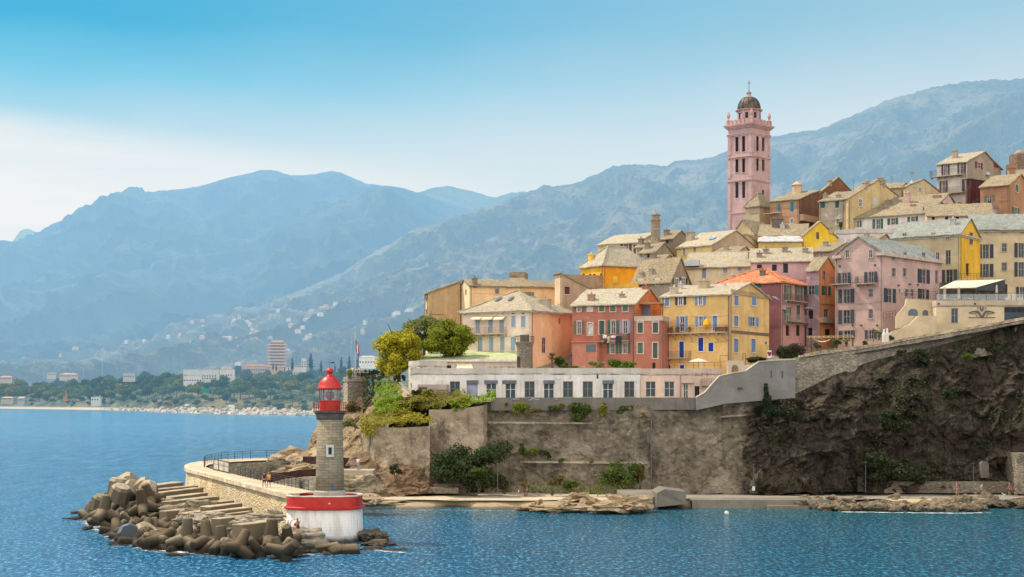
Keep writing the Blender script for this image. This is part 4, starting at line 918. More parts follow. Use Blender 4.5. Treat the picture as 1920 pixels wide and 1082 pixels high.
# dark rocks right of the drum, angular blocks at its foot
darkr = rockmat((.13, .10, .07), (.2, .16, .11), (.035, .03, .025), (.05, .05, .02), .1, 1.2, True)
RD = [rock_mesh(80+i, 4, .55, .8, darkr) for i in range(3)]
for px, py, Y, a, b_, c_, lb in [(698, 1010, 152.5, 1.0, 1.4, 1.5, 'dark jagged rock hugging the right foot of the white drum'), (712, 1021, 148, 1.1, 1.1, .7, 'dark wet rock sloping into the water right of the drum'), (700, 1031, 144, 1.1, .8, .45, 'low dark wet rock in front of the drum foot'), (746, 1034, 143.5, .95, .7, .45, 'isolated low tan rock in the water right of the drum'), (560, 1036, 140.5, 1.2, .6, .45, 'low dark rock awash in front of the bather rock')]:
    rock(px, py, Y, a, b_, c_, lb, RD, int(px), .3)
def angular(px, py, Y, dims, rot, label):
    mb = MB(); x, y, z = dims; mb.hexa([(-x, -y, -z), (x*1.1, -y, -z), (x, y, -z), (-x*.9, y, -z), (-x*.8, -y*.8, z), (x*.85, -y*.9, z*.8), (x*.8, y*.8, z), (-x*.75, y*.85, z*1.1)])
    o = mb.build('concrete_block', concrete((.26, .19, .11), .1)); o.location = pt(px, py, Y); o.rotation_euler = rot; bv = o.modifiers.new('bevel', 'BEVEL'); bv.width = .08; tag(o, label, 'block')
angular(613, 1029, 141.6, (1.35, .6, .42), (.1, -.18, .1), 'long tilted tan concrete block at the foot of the white drum')
angular(632, 1036, 140, (.8, .7, .5), (.3, -.3, .5), 'small angular tan block between two larger ones below the drum')
angular(657, 1035, 140, (.9, .7, .55), (.35, -.1, .2), 'angular tan block with bright top below the drum right side')
angular(612, 1043, 138.8, (.5, .4, .35), (.2, .3, .5), 'smallest angular block at the waterline below the drum')
# ------------------------------------------------------------------ tetrapods
def tetra_mesh(mat, seed, L=1.95, r0=.66, r1=.43):
    rr = random.Random(seed); bm = bmesh.new(); dirs = [Vector((0, 0, 1))]+[Vector((math.cos(t)*.943, math.sin(t)*.943, -.333)) for t in (0, 2.094, 4.189)]
    for d in dirs:
        M = d.to_track_quat('Z', 'Y').to_matrix().to_4x4(); prof = [(r0*1.02, -.05), (r0*.96, .3), (r1*1.06, L*.93), (r1*.96, L*.985), (r1*.8, L*1.01)]; n = 16; ring = []
        for r, z in prof: ring.append([bm.verts.new(M @ Vector((r*math.cos(i/n*6.2832), r*math.sin(i/n*6.2832), z))) for i in range(n)])
        for a, b_ in zip(ring, ring[1:]):
            for i in range(n): bm.faces.new((a[i], a[(i+1) % n], b_[(i+1) % n], b_[i]))
        bm.faces.new(ring[-1])
        if rr.random() < .7:                       # rusty lifting loop on some legs
            for s_ in (-.14, .14):
                b0 = [bm.verts.new(M @ Vector((s_+dx_, dy_, z))) for z in (L, L+.18) for dx_, dy_ in ((-.03, -.03), (.03, -.03), (.03, .03), (-.03, .03))]
                for i in range(4): bm.faces.new((b0[i], b0[(i+1) % 4], b0[4+(i+1) % 4], b0[4+i]))
    bmesh.ops.create_icosphere(bm, subdivisions=3, radius=r0*1.02)
    me = bpy.data.meshes.new('tetrapod'); bm.to_mesh(me); bm.free(); me.materials.append(mat)
    me.polygons.foreach_set('use_smooth', [True]*len(me.polygons)); me.set_sharp_from_angle(angle=R(38)); return me
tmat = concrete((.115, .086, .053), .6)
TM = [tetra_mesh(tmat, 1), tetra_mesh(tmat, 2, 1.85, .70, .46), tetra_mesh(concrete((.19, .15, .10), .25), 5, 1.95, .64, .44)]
outer = [(160, 966), (172, 982), (206, 1000), (240, 1018), (290, 1032), (360, 1037), (440, 1042), (520, 1043), (575, 1040)]
inner = [(222, 912), (250, 905), (300, 930), (305, 966), (345, 992), (400, 1000), (450, 1010), (505, 1016), (540, 1022)]
nT = 0
def tetra(p, s, rot, label, group=None, k=None):
    global nT
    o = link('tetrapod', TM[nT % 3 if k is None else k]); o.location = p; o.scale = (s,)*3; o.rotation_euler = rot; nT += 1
    return tag(o, label, 'tetrapod', group)
Po = resample([ptz(a, b_, 0) for a, b_ in outer], 60); Pi_ = resample([ptz(a, b_, 1.8) for a, b_ in inner], 60)
rows = [(0.05, -.1, 21), (.33, .35, 19), (.62, .65, 15), (.9, .8, 9)]
for t, z, n in rows:
    for i in range(n):
        u = (i+.5+random.uniform(-.3, .3))/n*60; k = min(59, int(u)); a = Po[k].lerp(Po[k+1], u-k); b_ = Pi_[k].lerp(Pi_[k+1], u-k)
        p = a.lerp(b_, min(1, max(0, t+random.uniform(-.06, .06)))); p.z = z+random.uniform(-.2, .35)
        tetra(p, random.uniform(.78, .98), (random.uniform(-1.3, 1.3), random.uniform(-1.3, 1.3), random.random()*6.28), 'weathered brown concrete tetrapod in the breakwater heap left of the jetty', 'tetrapods of the breakwater')
for px, py, Y, s, rot, lb in [(508, 1012, 139.5, 1.02, (0, .06, .5), 'tallest front tetrapod standing upright beside the bather rock'), (350, 1010, 142.5, 1.0, (.05, 0, 1.2), 'upright dark tetrapod in the middle of the front row'), (388, 1014, 141, .98, (0, .35, 2), 'front tetrapod leaning to the right next to the upright dark one'), (415, 1022, 139.8, .95, (-.1, -.05, .2), 'upright tetrapod with rusty loop at the centre of the front row'), (452, 1026, 139, .9, (1.2, .3, .4), 'toppled tetrapod left of the tallest front one'), (540, 1016, 140, .92, (.3, -.5, 1), 'front tetrapod leaning left at the right end of the heap'), (300, 1014, 144, .95, (.3, .9, .3), 'front tetrapod lying with one leg raised right of the blue-grey block'), (195, 960, 165, .95, (.1, .1, .3), 'upright tetrapod near the left tip of the heap'), (268, 950, 165, .98, (0, -.2, .7), 'upright pale tetrapod at the crest of the heap'), (282, 935, 171, .95, (0, -.4, .7), 'tetrapod leaning left behind the crest one')]:
    p = pt(px, py, Y); tetra(p, s, rot, lb)
def antifer(px, py, Y, s, rot, label, mat):
    mb = MB(); mb.lathe([(1.05, -.8), (1.0, .5), (.8, .8)], 8); o = mb.build('concrete_block', mat); o.location = pt(px, py, Y); o.scale = (s,)*3; o.rotation_euler = rot; tag(o, label, 'block')
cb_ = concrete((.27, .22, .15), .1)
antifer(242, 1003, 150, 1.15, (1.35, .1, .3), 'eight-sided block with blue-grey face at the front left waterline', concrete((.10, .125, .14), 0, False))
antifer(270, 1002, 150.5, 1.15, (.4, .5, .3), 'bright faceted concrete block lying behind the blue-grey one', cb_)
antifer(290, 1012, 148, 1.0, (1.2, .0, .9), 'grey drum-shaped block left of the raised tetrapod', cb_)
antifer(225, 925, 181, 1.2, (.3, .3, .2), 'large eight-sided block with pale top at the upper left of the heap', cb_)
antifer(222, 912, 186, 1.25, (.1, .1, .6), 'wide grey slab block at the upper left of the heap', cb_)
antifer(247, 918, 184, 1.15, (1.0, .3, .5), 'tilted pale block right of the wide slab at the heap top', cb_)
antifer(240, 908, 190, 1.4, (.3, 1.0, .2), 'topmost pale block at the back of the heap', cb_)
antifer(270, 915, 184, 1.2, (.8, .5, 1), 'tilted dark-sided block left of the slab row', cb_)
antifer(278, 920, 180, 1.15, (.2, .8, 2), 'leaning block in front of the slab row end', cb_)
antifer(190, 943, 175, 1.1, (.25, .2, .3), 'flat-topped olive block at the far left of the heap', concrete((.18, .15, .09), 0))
for px, py, s in [(148, 973, .5), (140, 974, .35), (132, 973, .4), (143, 962, .5), (165, 992, .6), (215, 1020, .5), (226, 1022, .5), (330, 1042, .5), (470, 1046, .5), (560, 1044, .45)]:
    rock(px, py, CH*F/(py-HY), s*1.5, s, s*.8, 'small dark rock awash at the edge of the tetrapod heap', RD, int(px), px, 'rocks awash round the heap')
# boulders on the right shore and on the beach point
shorem = rockmat((.185, .14, .09), (.30, .24, .165), (.09, .07, .055), (.1, .1, .05), .1, 1.3, True)
RS = [rock_mesh(100+i, 3, .72, .55, shorem) for i in range(5)]
def heap(n, x0, x1, y0, y1, z0, z1, s0, s1_, label, group, ms=RS):
    for i in range(n):
        px = random.uniform(x0, x1); t = random.random(); z = lerp(z0, z1, t); p = ptz(px, lerp(y1, y0, t)+random.uniform(-1, 1), z)
        o = link('boulder', ms[i % len(ms)]); s = random.uniform(s0, s1_)*(.7+.6*random.random()); o.location = p; o.scale = (s*1.1, s, s); o.rotation_euler = (random.uniform(-.5, .5), random.uniform(-.5, .5), random.random()*6); tag(o, label, 'boulder', group)
heap(105, 1550, 1855, 938, 959, .05, .72, .42, .88, 'tan boulder in the rock armour below the promenade', 'boulders below the promenade')
heap(22, 1500, 1560, 936, 953, .1, .75, .4, .85, 'grey boulder at the left end of the promenade rock armour', 'boulders at the armour end')
heap(38, 1850, 2060, 936, 952, .1, .8, .5, .9, 'dark boulder at the right end of the promenade rock armour', 'dark boulders on the right', RD)
sandm = rockmat((.34, .24, .14), (.46, .36, .23), (.16, .11, .07), (.1, .1, .05), .0, 1.3, True)
RB = [rock_mesh(120+i, 4, .6, .9, sandm) for i in range(4)]
heap(22, 1000, 1235, 948, 959, .0, .5, .5, 1.1, 'jagged tan rock of the low point at the end of the beach', 'rocks of the beach point', RB)
rock(1168, 945, 191, 2.6, 1.6, 2.0, 'largest pale rock of the beach point beside the slipway block', RB, 0, .3)
rock(1150, 952, 189, 2.2, 1.4, 1.2, 'long pale rock in front of the largest one at the beach point', RB, 1, .1)
rock(1188, 950, 189.5, 1.4, 1.2, 1.0, 'pale rock leaning on the slipway block', RB, 2, 1)
rock(1080, 934, 199, 1.5, 1, .9, 'small mound of pale rock beside the path', RB, 3, .4)
rock(1015, 953, 193, 2, 1, .6, 'flat pale rock where the beach meets the rocky point', RB, 2, .1)
rock(1050, 955, 190.5, 2.4, 1, .7, 'flat layered rock at the middle of the beach point', RB, 0, .15)
rock(1640, 950, 193.5, 1.2, .9, .9, 'biggest rounded tan boulder of the promenade rock armour', RS, 0, .3)
mb = MB(); a = ptz(1090, 941, .8); b_ = ptz(1146, 941, .8); mb.box((a.x, a.y-.3, -.2), (b_.x, a.y+3, .8)); tag(mb.build('concrete_ledge', conc), 'low straight concrete ledge in front of the beach path', 'ledge')
mb = MB(); A_ = [ptz(1690, 945, .6), ptz(1775, 943, .6), ptz(1760, 935.5, 1.12), ptz(1660, 935.5, 1.12)]; mb.add(A_, [(0, 1, 2, 3)]); tag(mb.build('sandy_patch', stucco((.55, .42, .24), .1)), kind='structure')
# foam where the swell breaks
m, nt, out = newmat('sea_foam'); q = NT(nt); c = worldpos(q)
n1 = q.noise(c, 1.0, 8, .75, dist=.8); u = q.n('ShaderNodeUVMap')
uv = q.n('ShaderNodeSeparateXYZ'); at = q.n('ShaderNodeAttribute', attribute_name='edge'); 
al = q.rng(q.math('ADD', n1, q.math('MULTIPLY', at.outputs['Fac'], .34)), .70, .92)
b = q.bsdf((.8, .82, .82), .8); t = q.n('ShaderNodeBsdfTransparent'); mx = q.n('ShaderNodeMixShader'); nt.links.new(al, mx.inputs[0]); nt.links.new(t.outputs[0], mx.inputs[1]); nt.links.new(b.outputs[0], mx.inputs[2]); nt.links.new(mx.outputs[0], out.inputs[0]); FOAM = m
def foam(pts, w_in, w_out, z=.05):
    P = resample([ptz(a, b_, 0) for a, b_ in pts], 60); vs = []; at_ = []
    for i, p in enumerate(P):
        d = (P[min(60, i+1)]-P[max(0, i-1)]); n_ = Vector((d.y, -d.x, 0)).normalized(); e_ = math.sin(math.pi*i/60)
        for w, a in ((-w_in, .35), (0, 1.0), (w_out*.35, .55), (w_out, 0.0)): vs.append((p.x+n_.x*w, p.y+n_.y*w, z)); at_.append(a*min(1, e_*3))
    mb = MB(); mb.add(vs, [(4*i+k, 4*i+4+k, 4*i+4+k+1, 4*i+k+1) for i in range(60) for k in range(3)])
    o = mb.build('sea_foam', FOAM); at = o.data.attributes.new('edge', 'FLOAT', 'POINT'); at.data.foreach_set('value', at_); tag(o, kind='structure')
foam(outer+[(640, 1046), (690, 1043)], 1.5, 3.6)
foam([(690, 1030), (730, 1036), (770, 1037)], 1, 1.5)
foam([(985, 959), (1100, 961), (1240, 960)], .6, 1.2)
foam([(1550, 960), (1700, 962), (1800, 963), (1870, 961)], 1., 2.4)
foam([(700, 957), (850, 957), (1000, 959)], .2, .5)
# ------------------------------------------------------------------ town ground
def town_z(X, Y):
    z = interp(Y, [(219, 13.7), (226, 13.9), (238, 18.0), (300, 35), (345, 48), (420, 62)])
    rz_ = 19.5+(X-41)*.178
    if X > 36: z = max(z, rz_-.3+max(0, Y-240)*.07)
    if X < -16: z -= (-16-X)*.9
    z = min(z, interp(960+F*X/Y, [(690, -1), (722, 10), (745, 14.2), (800, 17.5), (860, 20.5), (1000, 21), (1090, 23.5), (1130, 29), (1250, 32), (1400, 42), (1550, 47), (1750, 54), (1900, 58)]))
    if Y > 330: z -= (Y-330)*.5
    return z
mb = MB(); nx, ny = 120, 60; vs = []
for j in range(ny+1):
    for i in range(nx+1):
        Y = lerp(220.5, 430, (j/ny)**1.2); X = lerp(-30, 240, i/nx); vs.append((X, Y, town_z(X, Y)+.3*fbm((X, Y, 0), .2)))
mb.add(vs, [(j*(nx+1)+i, j*(nx+1)+i+1, (j+1)*(nx+1)+i+1, (j+1)*(nx+1)+i) for j in range(ny) for i in range(nx)])
tag(mb.build('town_hill', rockmat((.3, .25, .18), (.4, .34, .25), (.15, .12, .09), (.06, .08, .03), .4, .5)), kind='structure')
# ------------------------------------------------------------------ houses
SH_ = {'g': (.085, .15, .11), 'b': (.22, .34, .58), 'B': (.025, .07, .40), 't': (.03, .14, .15), 'k': (.06, .075, .10), 'w': (.6, .6, .58), 'n': (.14, .085, .07), 'c': (.02, .30, .55), 'r': (.12, .03, .04), 'l': (.42, .55, .66), 'v': (.33, .34, .5), 'G': (.12, .2, .13), 'p': (.16, .10, .15), 'R': (.3, .06, .05)}
GLS = glass(); GLSD = glass((.02, .022, .028), .3)
H_ADJ = True
class House:
    def __init__(s, name, label, lx, cx, rx, yt, yb, Y, a, wall, roof=None, wallR=None, d=None, cat='house', group=None, sink=14, trim=None, corn=None, frame=(.62, .58, .5)):
        s.a = a = R(a); s.C = C = pt(cx, yb, Y); kl = (lx-960)/F; ca, sa = math.cos(a), math.sin(a)
        s.w = (C.x-kl*Y)/(ca+kl*sa)
        if rx is not None: kr = (rx-960)/F; s.d = (kr*Y-C.x)/(sa-kr*ca)
        else: s.d = d
        s.H = (yb-yt)/F*Y; s.cz = C.z; s.ca, s.sa = ca, sa; s.sink = sink
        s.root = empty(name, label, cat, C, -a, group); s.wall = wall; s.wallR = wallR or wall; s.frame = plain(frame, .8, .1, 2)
        s.hL = []; s.hR = []; s.roof = roof; s.lx, s.cx = lx, cx; s.yt = yt; s.rtop = None
        s.rh = 0; s.autopipe = cat in ('house', 'hotel')
        if roof and roof[0] == 'flat' and H_ADJ: s.H -= .45
    def L(s, px, py, o=0.0):                     # pixel -> (p, z) on left facade; o = outward offset
        k = (px-960)/F; C = s.C; x0 = C.x-o*s.sa; y0 = C.y-o*s.ca
        t = (x0-k*y0)/(s.ca+k*s.sa); Y = y0+t*s.sa; return -t, CH-(py-HY)/F*Y-s.cz
    def Rr(s, px, py, o=0.0):
        k = (px-960)/F; x0 = s.C.x+o*s.ca; y0 = s.C.y-o*s.sa
        t = (k*y0-x0)/(s.sa-k*s.ca); Y = y0+t*s.ca; return t, CH-(py-HY)/F*Y-s.cz
    def P(s, face): return (lambda p, dep, z: (p, dep, z)) if face == 'L' else (lambda p, dep, z: (-dep, p, z))
    def rect(s, face, px, py, w, h):
        f = s.L if face == 'L' else s.Rr
        a, z1 = f(px-w/2, py-h/2); b_, z0 = f(px+w/2, py+h/2); _, z1 = f(px, py-h/2); _, z0 = f(px, py+h/2); return a, b_, z0, z1
    def win(s, face, xs, ys, w, h, st='n', sc='k', name=None, fr=None, surround=True):
        xs = xs if isinstance(xs, (list, tuple)) else [xs]; ys = ys if isinstance(ys, (list, tuple)) else [ys]
        Lp = s.P(face); lim = s.d if face == 'R' else s.w
        frm = plain(fr, .8, .1, 2) if fr else s.frame
        for py in ys:
            for px in xs:
                a, b_, z0, z1 = s.rect(face, px, py, w, h)
                hole = z1 < s.H-.12 and (a > .08 if face == 'R' else b_ < -.08) and (b_ < lim-.08 if face == 'R' else a > -lim+.08)
                hs = s.hR if face == 'R' else s.hL
                if hole and any(a < q_[1] and b_ > q_[0] and z0 < q_[3] and z1 > q_[2] for q_ in hs): hole = False
                if hole: hs.append((a, b_, z0, z1))
                dp = .18 if hole else -.03; mb = MB(); t = .09; out = -.035 if hole else -.07
                if surround:
                    e = .13
                    mb.box((a-e, out, z0-e*.6), (a, dp, z1+e), 0, Lp); mb.box((b_, out, z0-e*.6), (b_+e, dp, z1+e), 0, Lp); mb.box((a, out, z1), (b_, dp, z1+e), 0, Lp); mb.box((a-e, out-.08, z0-e), (b_+e, dp, z0), 0, Lp)
                else: mb.box((a-.05, -.05, z0-.1), (b_+.05, dp, z0), 0, Lp)
                if st in 'on':
                    m_ = (a+b_)/2; mb.box((m_-.04, dp-.05, z0), (m_+.04, dp+.02, z1), 0, Lp); mb.box((a, dp-.045, z0), (a+t, dp+.02, z1), 0, Lp); mb.box((b_-t, dp-.045, z0), (b_, dp+.02, z1), 0, Lp)
                    mb.box((a+t, dp-.042, z1-t), (b_-t, dp+.02, z1), 0, Lp); mb.box((a+t, dp-.042, z0+(z1-z0)*.5), (b_-t, dp+.015, z0+(z1-z0)*.5+.05), 0, Lp)
                wo_ = mb.build(name or ('door' if h > 26 else 'window'), frm, s.root)
                mb = MB(); mb.box((a, dp, z0), (b_, dp+.04, z1), 0, Lp)
                if st in 'ond': mb.build('pane', GLS if st != 'd' else GLSD, wo_)
                if st == 'b': mb.build('panel', plain(SH_[sc], .85), wo_)
                sm_ = louvre(SH_[sc])
                if st == 'c':
                    m_ = (a+b_)/2
                    for x0, x1 in ((a, m_-.02), (m_+.02, b_)):
                        mb = MB(); mb.box((x0, dp-.06, z0), (x1, dp+.03, z1), 0, Lp); mb.build('shutter', sm_, wo_)
                if st == 'o':
                    hw = (b_-a)/2+.05
                    for x0, x1 in ((a-hw-.14, a-.14), (b_+.14, b_+hw+.14)):
                        mb = MB(); mb.box((x0, -.10, z0), (x1, -.045, z1), 0, Lp); mb.build('shutter', sm_, wo_)
    def zr(s, x, y):
        w, d, rh = s.w, s.d, s.rh; k = s.roof[0]
        if k == 'gR': return s.H+rh*(1-abs(2*y/d-1))
        if k == 'gL': return s.H+rh*(1-abs(2*x/w+1))
        if k == 'hip': return s.H+rh*min(-x, w+x, y, d-y)/(min(w, d)/2)
        if k == 'sY': return s.H+rh*y/d
        if k == 'sX': return s.H+rh*(-x/w)
        if k == 'sXr': return s.H+rh*(1+x/w)
        return s.H
    def apex_h(s, x, y, py):
        v = Vector((x*s.ca+y*s.sa, -x*s.sa+y*s.ca)); Y = s.C.y+v.y; return CH-(py-HY)/F*Y-s.cz-s.H
    def slab(s, mb, A, B_, C_, D, th=.2, jit=.035):
        A, B_, C_, D = map(Vector, (A, B_, C_, D)); nu = max(2, int(max((B_-A).length, (C_-D).length)/.8)); nv = max(2, int(max((D-A).length, (C_-B_).length)/.7)); vs = []
        for j in range(nv+1):
            for i in range(nu+1):
                p = A.lerp(B_, i/nu).lerp(D.lerp(C_, i/nu), j/nv); p = p+Vector((0, 0, random.uniform(-jit, jit)+.10*fbm((p.x+s.cz, p.y, 3), .35)))
                vs.append(p)
        n = len(vs); mb.add(vs, [(j*(nu+1)+i, j*(nu+1)+i+1, (j+1)*(nu+1)+i+1, (j+1)*(nu+1)+i) for j in range(nv) for i in range(nu)])
        ring = [i for i in range(nu+1)]+[j*(nu+1)+nu for j in range(1, nv+1)]+[nv*(nu+1)+i for i in range(nu-1, -1, -1)]+[j*(nu+1) for j in range(nv-1, 0, -1)]
        lo_ = [vs[i]+Vector((0, 0, -th)) for i in ring]; k = len(ring); mb.add([vs[i] for i in ring]+lo_, [(k+i, k+(i+1) % k, (i+1) % k, i) for i in range(k)])
        mb.add(lo_, [tuple(range(k))[::-1]])
    def finish(s, o=.4):
        w, d, H = s.w, s.d, s.H; kind = s.roof[0]; ya = s.roof[1] if len(s.roof) > 1 else None; rm = s.roof[2] if len(s.roof) > 2 else roofmat()
        if kind == 'gR': s.rh = s.apex_h(0, d/2, ya)
        elif kind == 'gL': s.rh = s.apex_h(-w/2, 0, ya)
        elif kind == 'hip': s.rh = s.apex_h(-max(w/2, d/2 if w > d else w/2) if w <= d else -d/2, d/2 if w > d else w/2, ya)
        elif kind == 'sY': s.rh = s.apex_h(0, d, ya)
        elif kind == 'sX': s.rh = s.apex_h(-w, 0, ya)
        elif kind == 'sXr': s.rh = s.apex_h(0, 0, ya)
        rh = s.rh; mb = MB(); z0 = -s.sink
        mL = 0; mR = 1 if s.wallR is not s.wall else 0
        def face(hs, p0, p1, Pf, mi):
            xs = sorted({p0, p1, *[h[0] for h in hs], *[h[1] for h in hs]}); zs = sorted({z0, H, *[h[2] for h in hs], *[h[3] for h in hs]})
            for xa, xb in zip(xs, xs[1:]):
                for za, zb in zip(zs, zs[1:]):
                    cx_, cz_ = (xa+xb)/2, (za+zb)/2
                    if any(h[0] < cx_ < h[1] and h[2] < cz_ < h[3] for h in hs): continue
                    mb.add([Pf(xa, 0, za), Pf(xb, 0, za), Pf(xb, 0, zb), Pf(xa, 0, zb)], [(0, 1, 2, 3)], mi)
            for a, b_, c, e in hs:
                mb.add([Pf(a, 0, c), Pf(b_, 0, c), Pf(b_, 0, e), Pf(a, 0, e), Pf(a, .25, c), Pf(b_, .25, c), Pf(b_, .25, e), Pf(a, .25, e)], [(0, 1, 5, 4), (1, 2, 6, 5), (2, 3, 7, 6), (3, 0, 4, 7)], mi)
        face(s.hL, -w, 0, s.P('L'), mL); face(s.hR, 0, d, s.P('R'), mR)
        mb.add([(-w, 0, z0), (-w, d, z0), (-w, d, H), (-w, 0, H)], [(3, 2, 1, 0)], mL)
        mb.add([(-w, d, z0), (0, d, z0), (0, d, H), (-w, d, H)], [(3, 2, 1, 0)], mL)
        if kind == 'gR':
            mb.add([(0, 0, H), (0, d, H), (0, d/2, H+rh)], [(0, 1, 2)], mR); mb.add([(-w, 0, H), (-w, d, H), (-w, d/2, H+rh)], [(2, 1, 0)], mL)
        if kind == 'gL':
            mb.add([(-w, 0, H), (0, 0, H), (-w/2, 0, H+rh)], [(0, 1, 2)], mL); mb.add([(-w, d, H), (0, d, H), (-w/2, d, H+rh)], [(2, 1, 0)], mL)
        if kind in ('sY', 'sX', 'sXr'):
            z = lambda x, y: s.zr(x, y); T = [(-w, 0), (0, 0), (0, d), (-w, d)]
            for i in range(4):
                a, b_ = T[i], T[(i+1) % 4]; mb.add([(*a, H), (*b_, H), (*b_, z(*b_)), (*a, z(*a))], [(0, 1, 2, 3)], mR if i == 1 else mL)
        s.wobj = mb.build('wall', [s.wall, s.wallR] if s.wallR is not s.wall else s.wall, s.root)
        mb = MB(); z = s.zr; u = .12
        if kind == 'gR':
            sl = 2*rh/d*o; s.slab(mb, (-w-o*.6, -o, H-sl+u), (o*.6, -o, H-sl+u), (o*.6, d/2, H+rh+u), (-w-o*.6, d/2, H+rh+u)); s.slab(mb, (o*.6, d+o, H-sl+u), (-w-o*.6, d+o, H-sl+u), (-w-o*.6, d/2, H+rh+u), (o*.6, d/2, H+rh+u))
        elif kind == 'gL':
            sl = 2*rh/w*o; s.slab(mb, (o, -o*.6, H-sl+u), (o, d+o*.6, H-sl+u), (-w/2, d+o*.6, H+rh+u), (-w/2, -o*.6, H+rh+u)); s.slab(mb, (-w-o, d+o*.6, H-sl+u), (-w-o, -o*.6, H-sl+u), (-w/2, -o*.6, H+rh+u), (-w/2, d+o*.6, H+rh+u))
        elif kind == 'hip':
            m_ = min(w, d)/2; sl = rh/m_*o; e = H-sl+u; t = H+rh+u
            r1, r2 = ((-w+m_, d/2, t), (-m_, d/2, t)) if w > d else ((-w/2, m_, t), (-w/2, d-m_, t))
            c = [(-w-o, -o, e), (o, -o, e), (o, d+o, e), (-w-o, d+o, e)]
            if w > d: Q = [(c[0], c[1], r2, r1), (c[1], c[2], r2, r2), (c[2], c[3], r1, r2), (c[3], c[0], r1, r1)]
            else: Q = [(c[0], c[1], r1, r1), (c[1], c[2], r2, r1), (c[2], c[3], r2, r2), (c[3], c[0], r1, r2)]
            for q_ in Q: s.slab(mb, *q_, jit=.02)
            for a, b_ in ((c[1], r2 if w > d else r1), (c[0], r1), (r1, r2)): mb.bar(Vector(a)+Vector((0, 0, .04)), Vector(b_)+Vector((0, 0, .06)), .13, 0, 6)
        elif kind in ('sY', 'sX', 'sXr'):
            s.slab(mb, *[(x, y, z(x, y)+u) for x, y in ((-w-o*.6, -o), (o*.6, -o), (o*.6, d+o*.5), (-w-o*.6, d+o*.5))])
        else:
            s.slab(mb, (-w, 0, H-.35), (0, 0, H-.35), (0, d, H-.35), (-w, d, H-.35))
            for a, b_ in (((-w, -.03, H-.3), (0.03, .25, H+.45)), ((-.25, .25, H-.3), (.03, d, H+.45)), ((-w, d-.25, H-.3), (-.25, d+.02, H+.45)), ((-w-.02, .25, H-.3), (-w+.25, d-.25, H+.45))): mb.box(a, b_)
        s.robj = mb.build('roof', rm, s.root)
        if H > 5 and s.autopipe and s.d > 3:
            rq = random.Random(int(s.lx*7+s.cx)); mb = MB(); n_ = 0
            for px_, fc in ((-.22, 'L'), (-w+.25, 'L'), (.3, 'R')):
                if rq.random() < .55: Pq = s.P(fc); mb.bar(Pq(px_, -.08, -1), Pq(px_, -.08, H-.2), .05, 0, 5); n_ += 1
            for k_ in range(2):
                if rq.random() < .6:
                    zz = H*rq.uniform(.3, .75); Pq = s.P('L'); a_ = -w*rq.uniform(.4, 1); pp = [Pq(lerp(a_, 0, t/5), -.05, zz-.25*math.sin(t/5*math.pi)) for t in range(6)]
                    for p_, q2 in zip(pp, pp[1:]): mb.bar(p_, q2, .022, 0, 4)
                    n_ += 1
            if n_: mb.build('drainpipe', plain((.2, .155, .12), .7), s.root)
        return s
    def chimney(s, px, fy, w=.7, h=1.3, mat=None, cap=True, d=None):
        sy = fy*s.d; k = (px-960)/F; C = s.C; t = (C.x+sy*s.sa-k*C.y-k*sy*s.ca)/(s.ca+k*s.sa); x = max(-s.w+.3, min(-.3, -t)); z = s.zr(x, sy); d = d or w*.8
        mb = MB(); mb.box((x-w/2, sy-d/2, z-.5), (x+w/2, sy+d/2, z+h))
        if cap: mb.box((x-w/2-.1, sy-d/2-.1, z+h), (x+w/2+.1, sy+d/2+.1, z+h+.14)); mb.bar((x, sy, z+h+.14), (x, sy, z+h+.55), .16, 0, 8, .12)
        mb.build('chimney', mat or stucco((.42, .35, .26), .5), s.robj); return s
    def cornice(s, col=(.6, .56, .48), h=.35, o=.22):
        mb = MB(); H = s.H
        for k in range(2): mb.box((-s.w-o*(k+1)/2, -o*(k+1)/2, H-h*(1-.5*k)-.1), (o*(k+1)/2, -.02, H-h*(.5-.5*k)-.1)); mb.box((.02, -.02, H-h*(1-.5*k)-.1), (o*(k+1)/2, s.d, H-h*(.5-.5*k)-.1))
        mb.build('cornice', plain(col, .85), s.root)
    def balcony(s, face, x0, x1, py, h=1.0, dep=.9, slabm=None, railc=(.08, .07, .065), bars=True):
        f = s.L if face == 'L' else s.Rr; a, z = f(x0, py); b_, z2 = f(x1, py); z = (z+z2)/2; Lp = s.P(face); mb = MB(); mb.box((a, -dep, z-.14), (b_, -.01, z), 0, Lp)
        n = max(2, int((b_-a)/1.2))
        for i in range(n): x = lerp(a+.15, b_-.15, i/(n-1)); mb.box((x-.07, -dep*.7, z-.42), (x+.07, -.01, z-.14), 0, Lp)
        bo = mb.build('balcony', slabm or stucco((.45, .38, .3), .4), s.root); mb = MB(); q_ = [Lp(a+.03, -.02, z), Lp(a+.03, -dep+.04, z), Lp(b_-.03, -dep+.04, z), Lp(b_-.03, -.02, z)]; rail(mb, q_, h, .24, 2, .022)
        mb.build('railing', plain(railc, .6), bo); return bo
    def strip(s, face, x0, x1, y0, y1, mat, name='band', o=.05):
        f = s.L if face == 'L' else s.Rr; a, z1 = f(x0, y0); b_, z0 = f(x1, y1); mb = MB(); mb.box((a, -o, z0), (b_, -.002, z1), 0, s.P(face)); return mb.build(name, mat, s.root)
    def pipe(s, face, px, y0, y1, col=(.25, .2, .15), r=.06):
        f = s.L if face == 'L' else s.Rr; a, z1 = f(px, y0); _, z0 = f(px, y1); P = s.P(face); mb = MB(); mb.bar(P(a, -.09, z0), P(a, -.09, z1), r, 0, 6); return mb.build('drainpipe', plain(col, .7), s.root)
WARM = roofmat((.45, .385, .275), (.50, .37, .15), (.22, .19, .15), .45, 3.4)
PALE = roofmat((.48, .415, .30), (.52, .40, .18), (.28, .25, .2), .4, 3.4)
GREY = roofmat((.30, .315, .28), (.33, .33, .24), (.19, .2, .18), .35, 3.2)
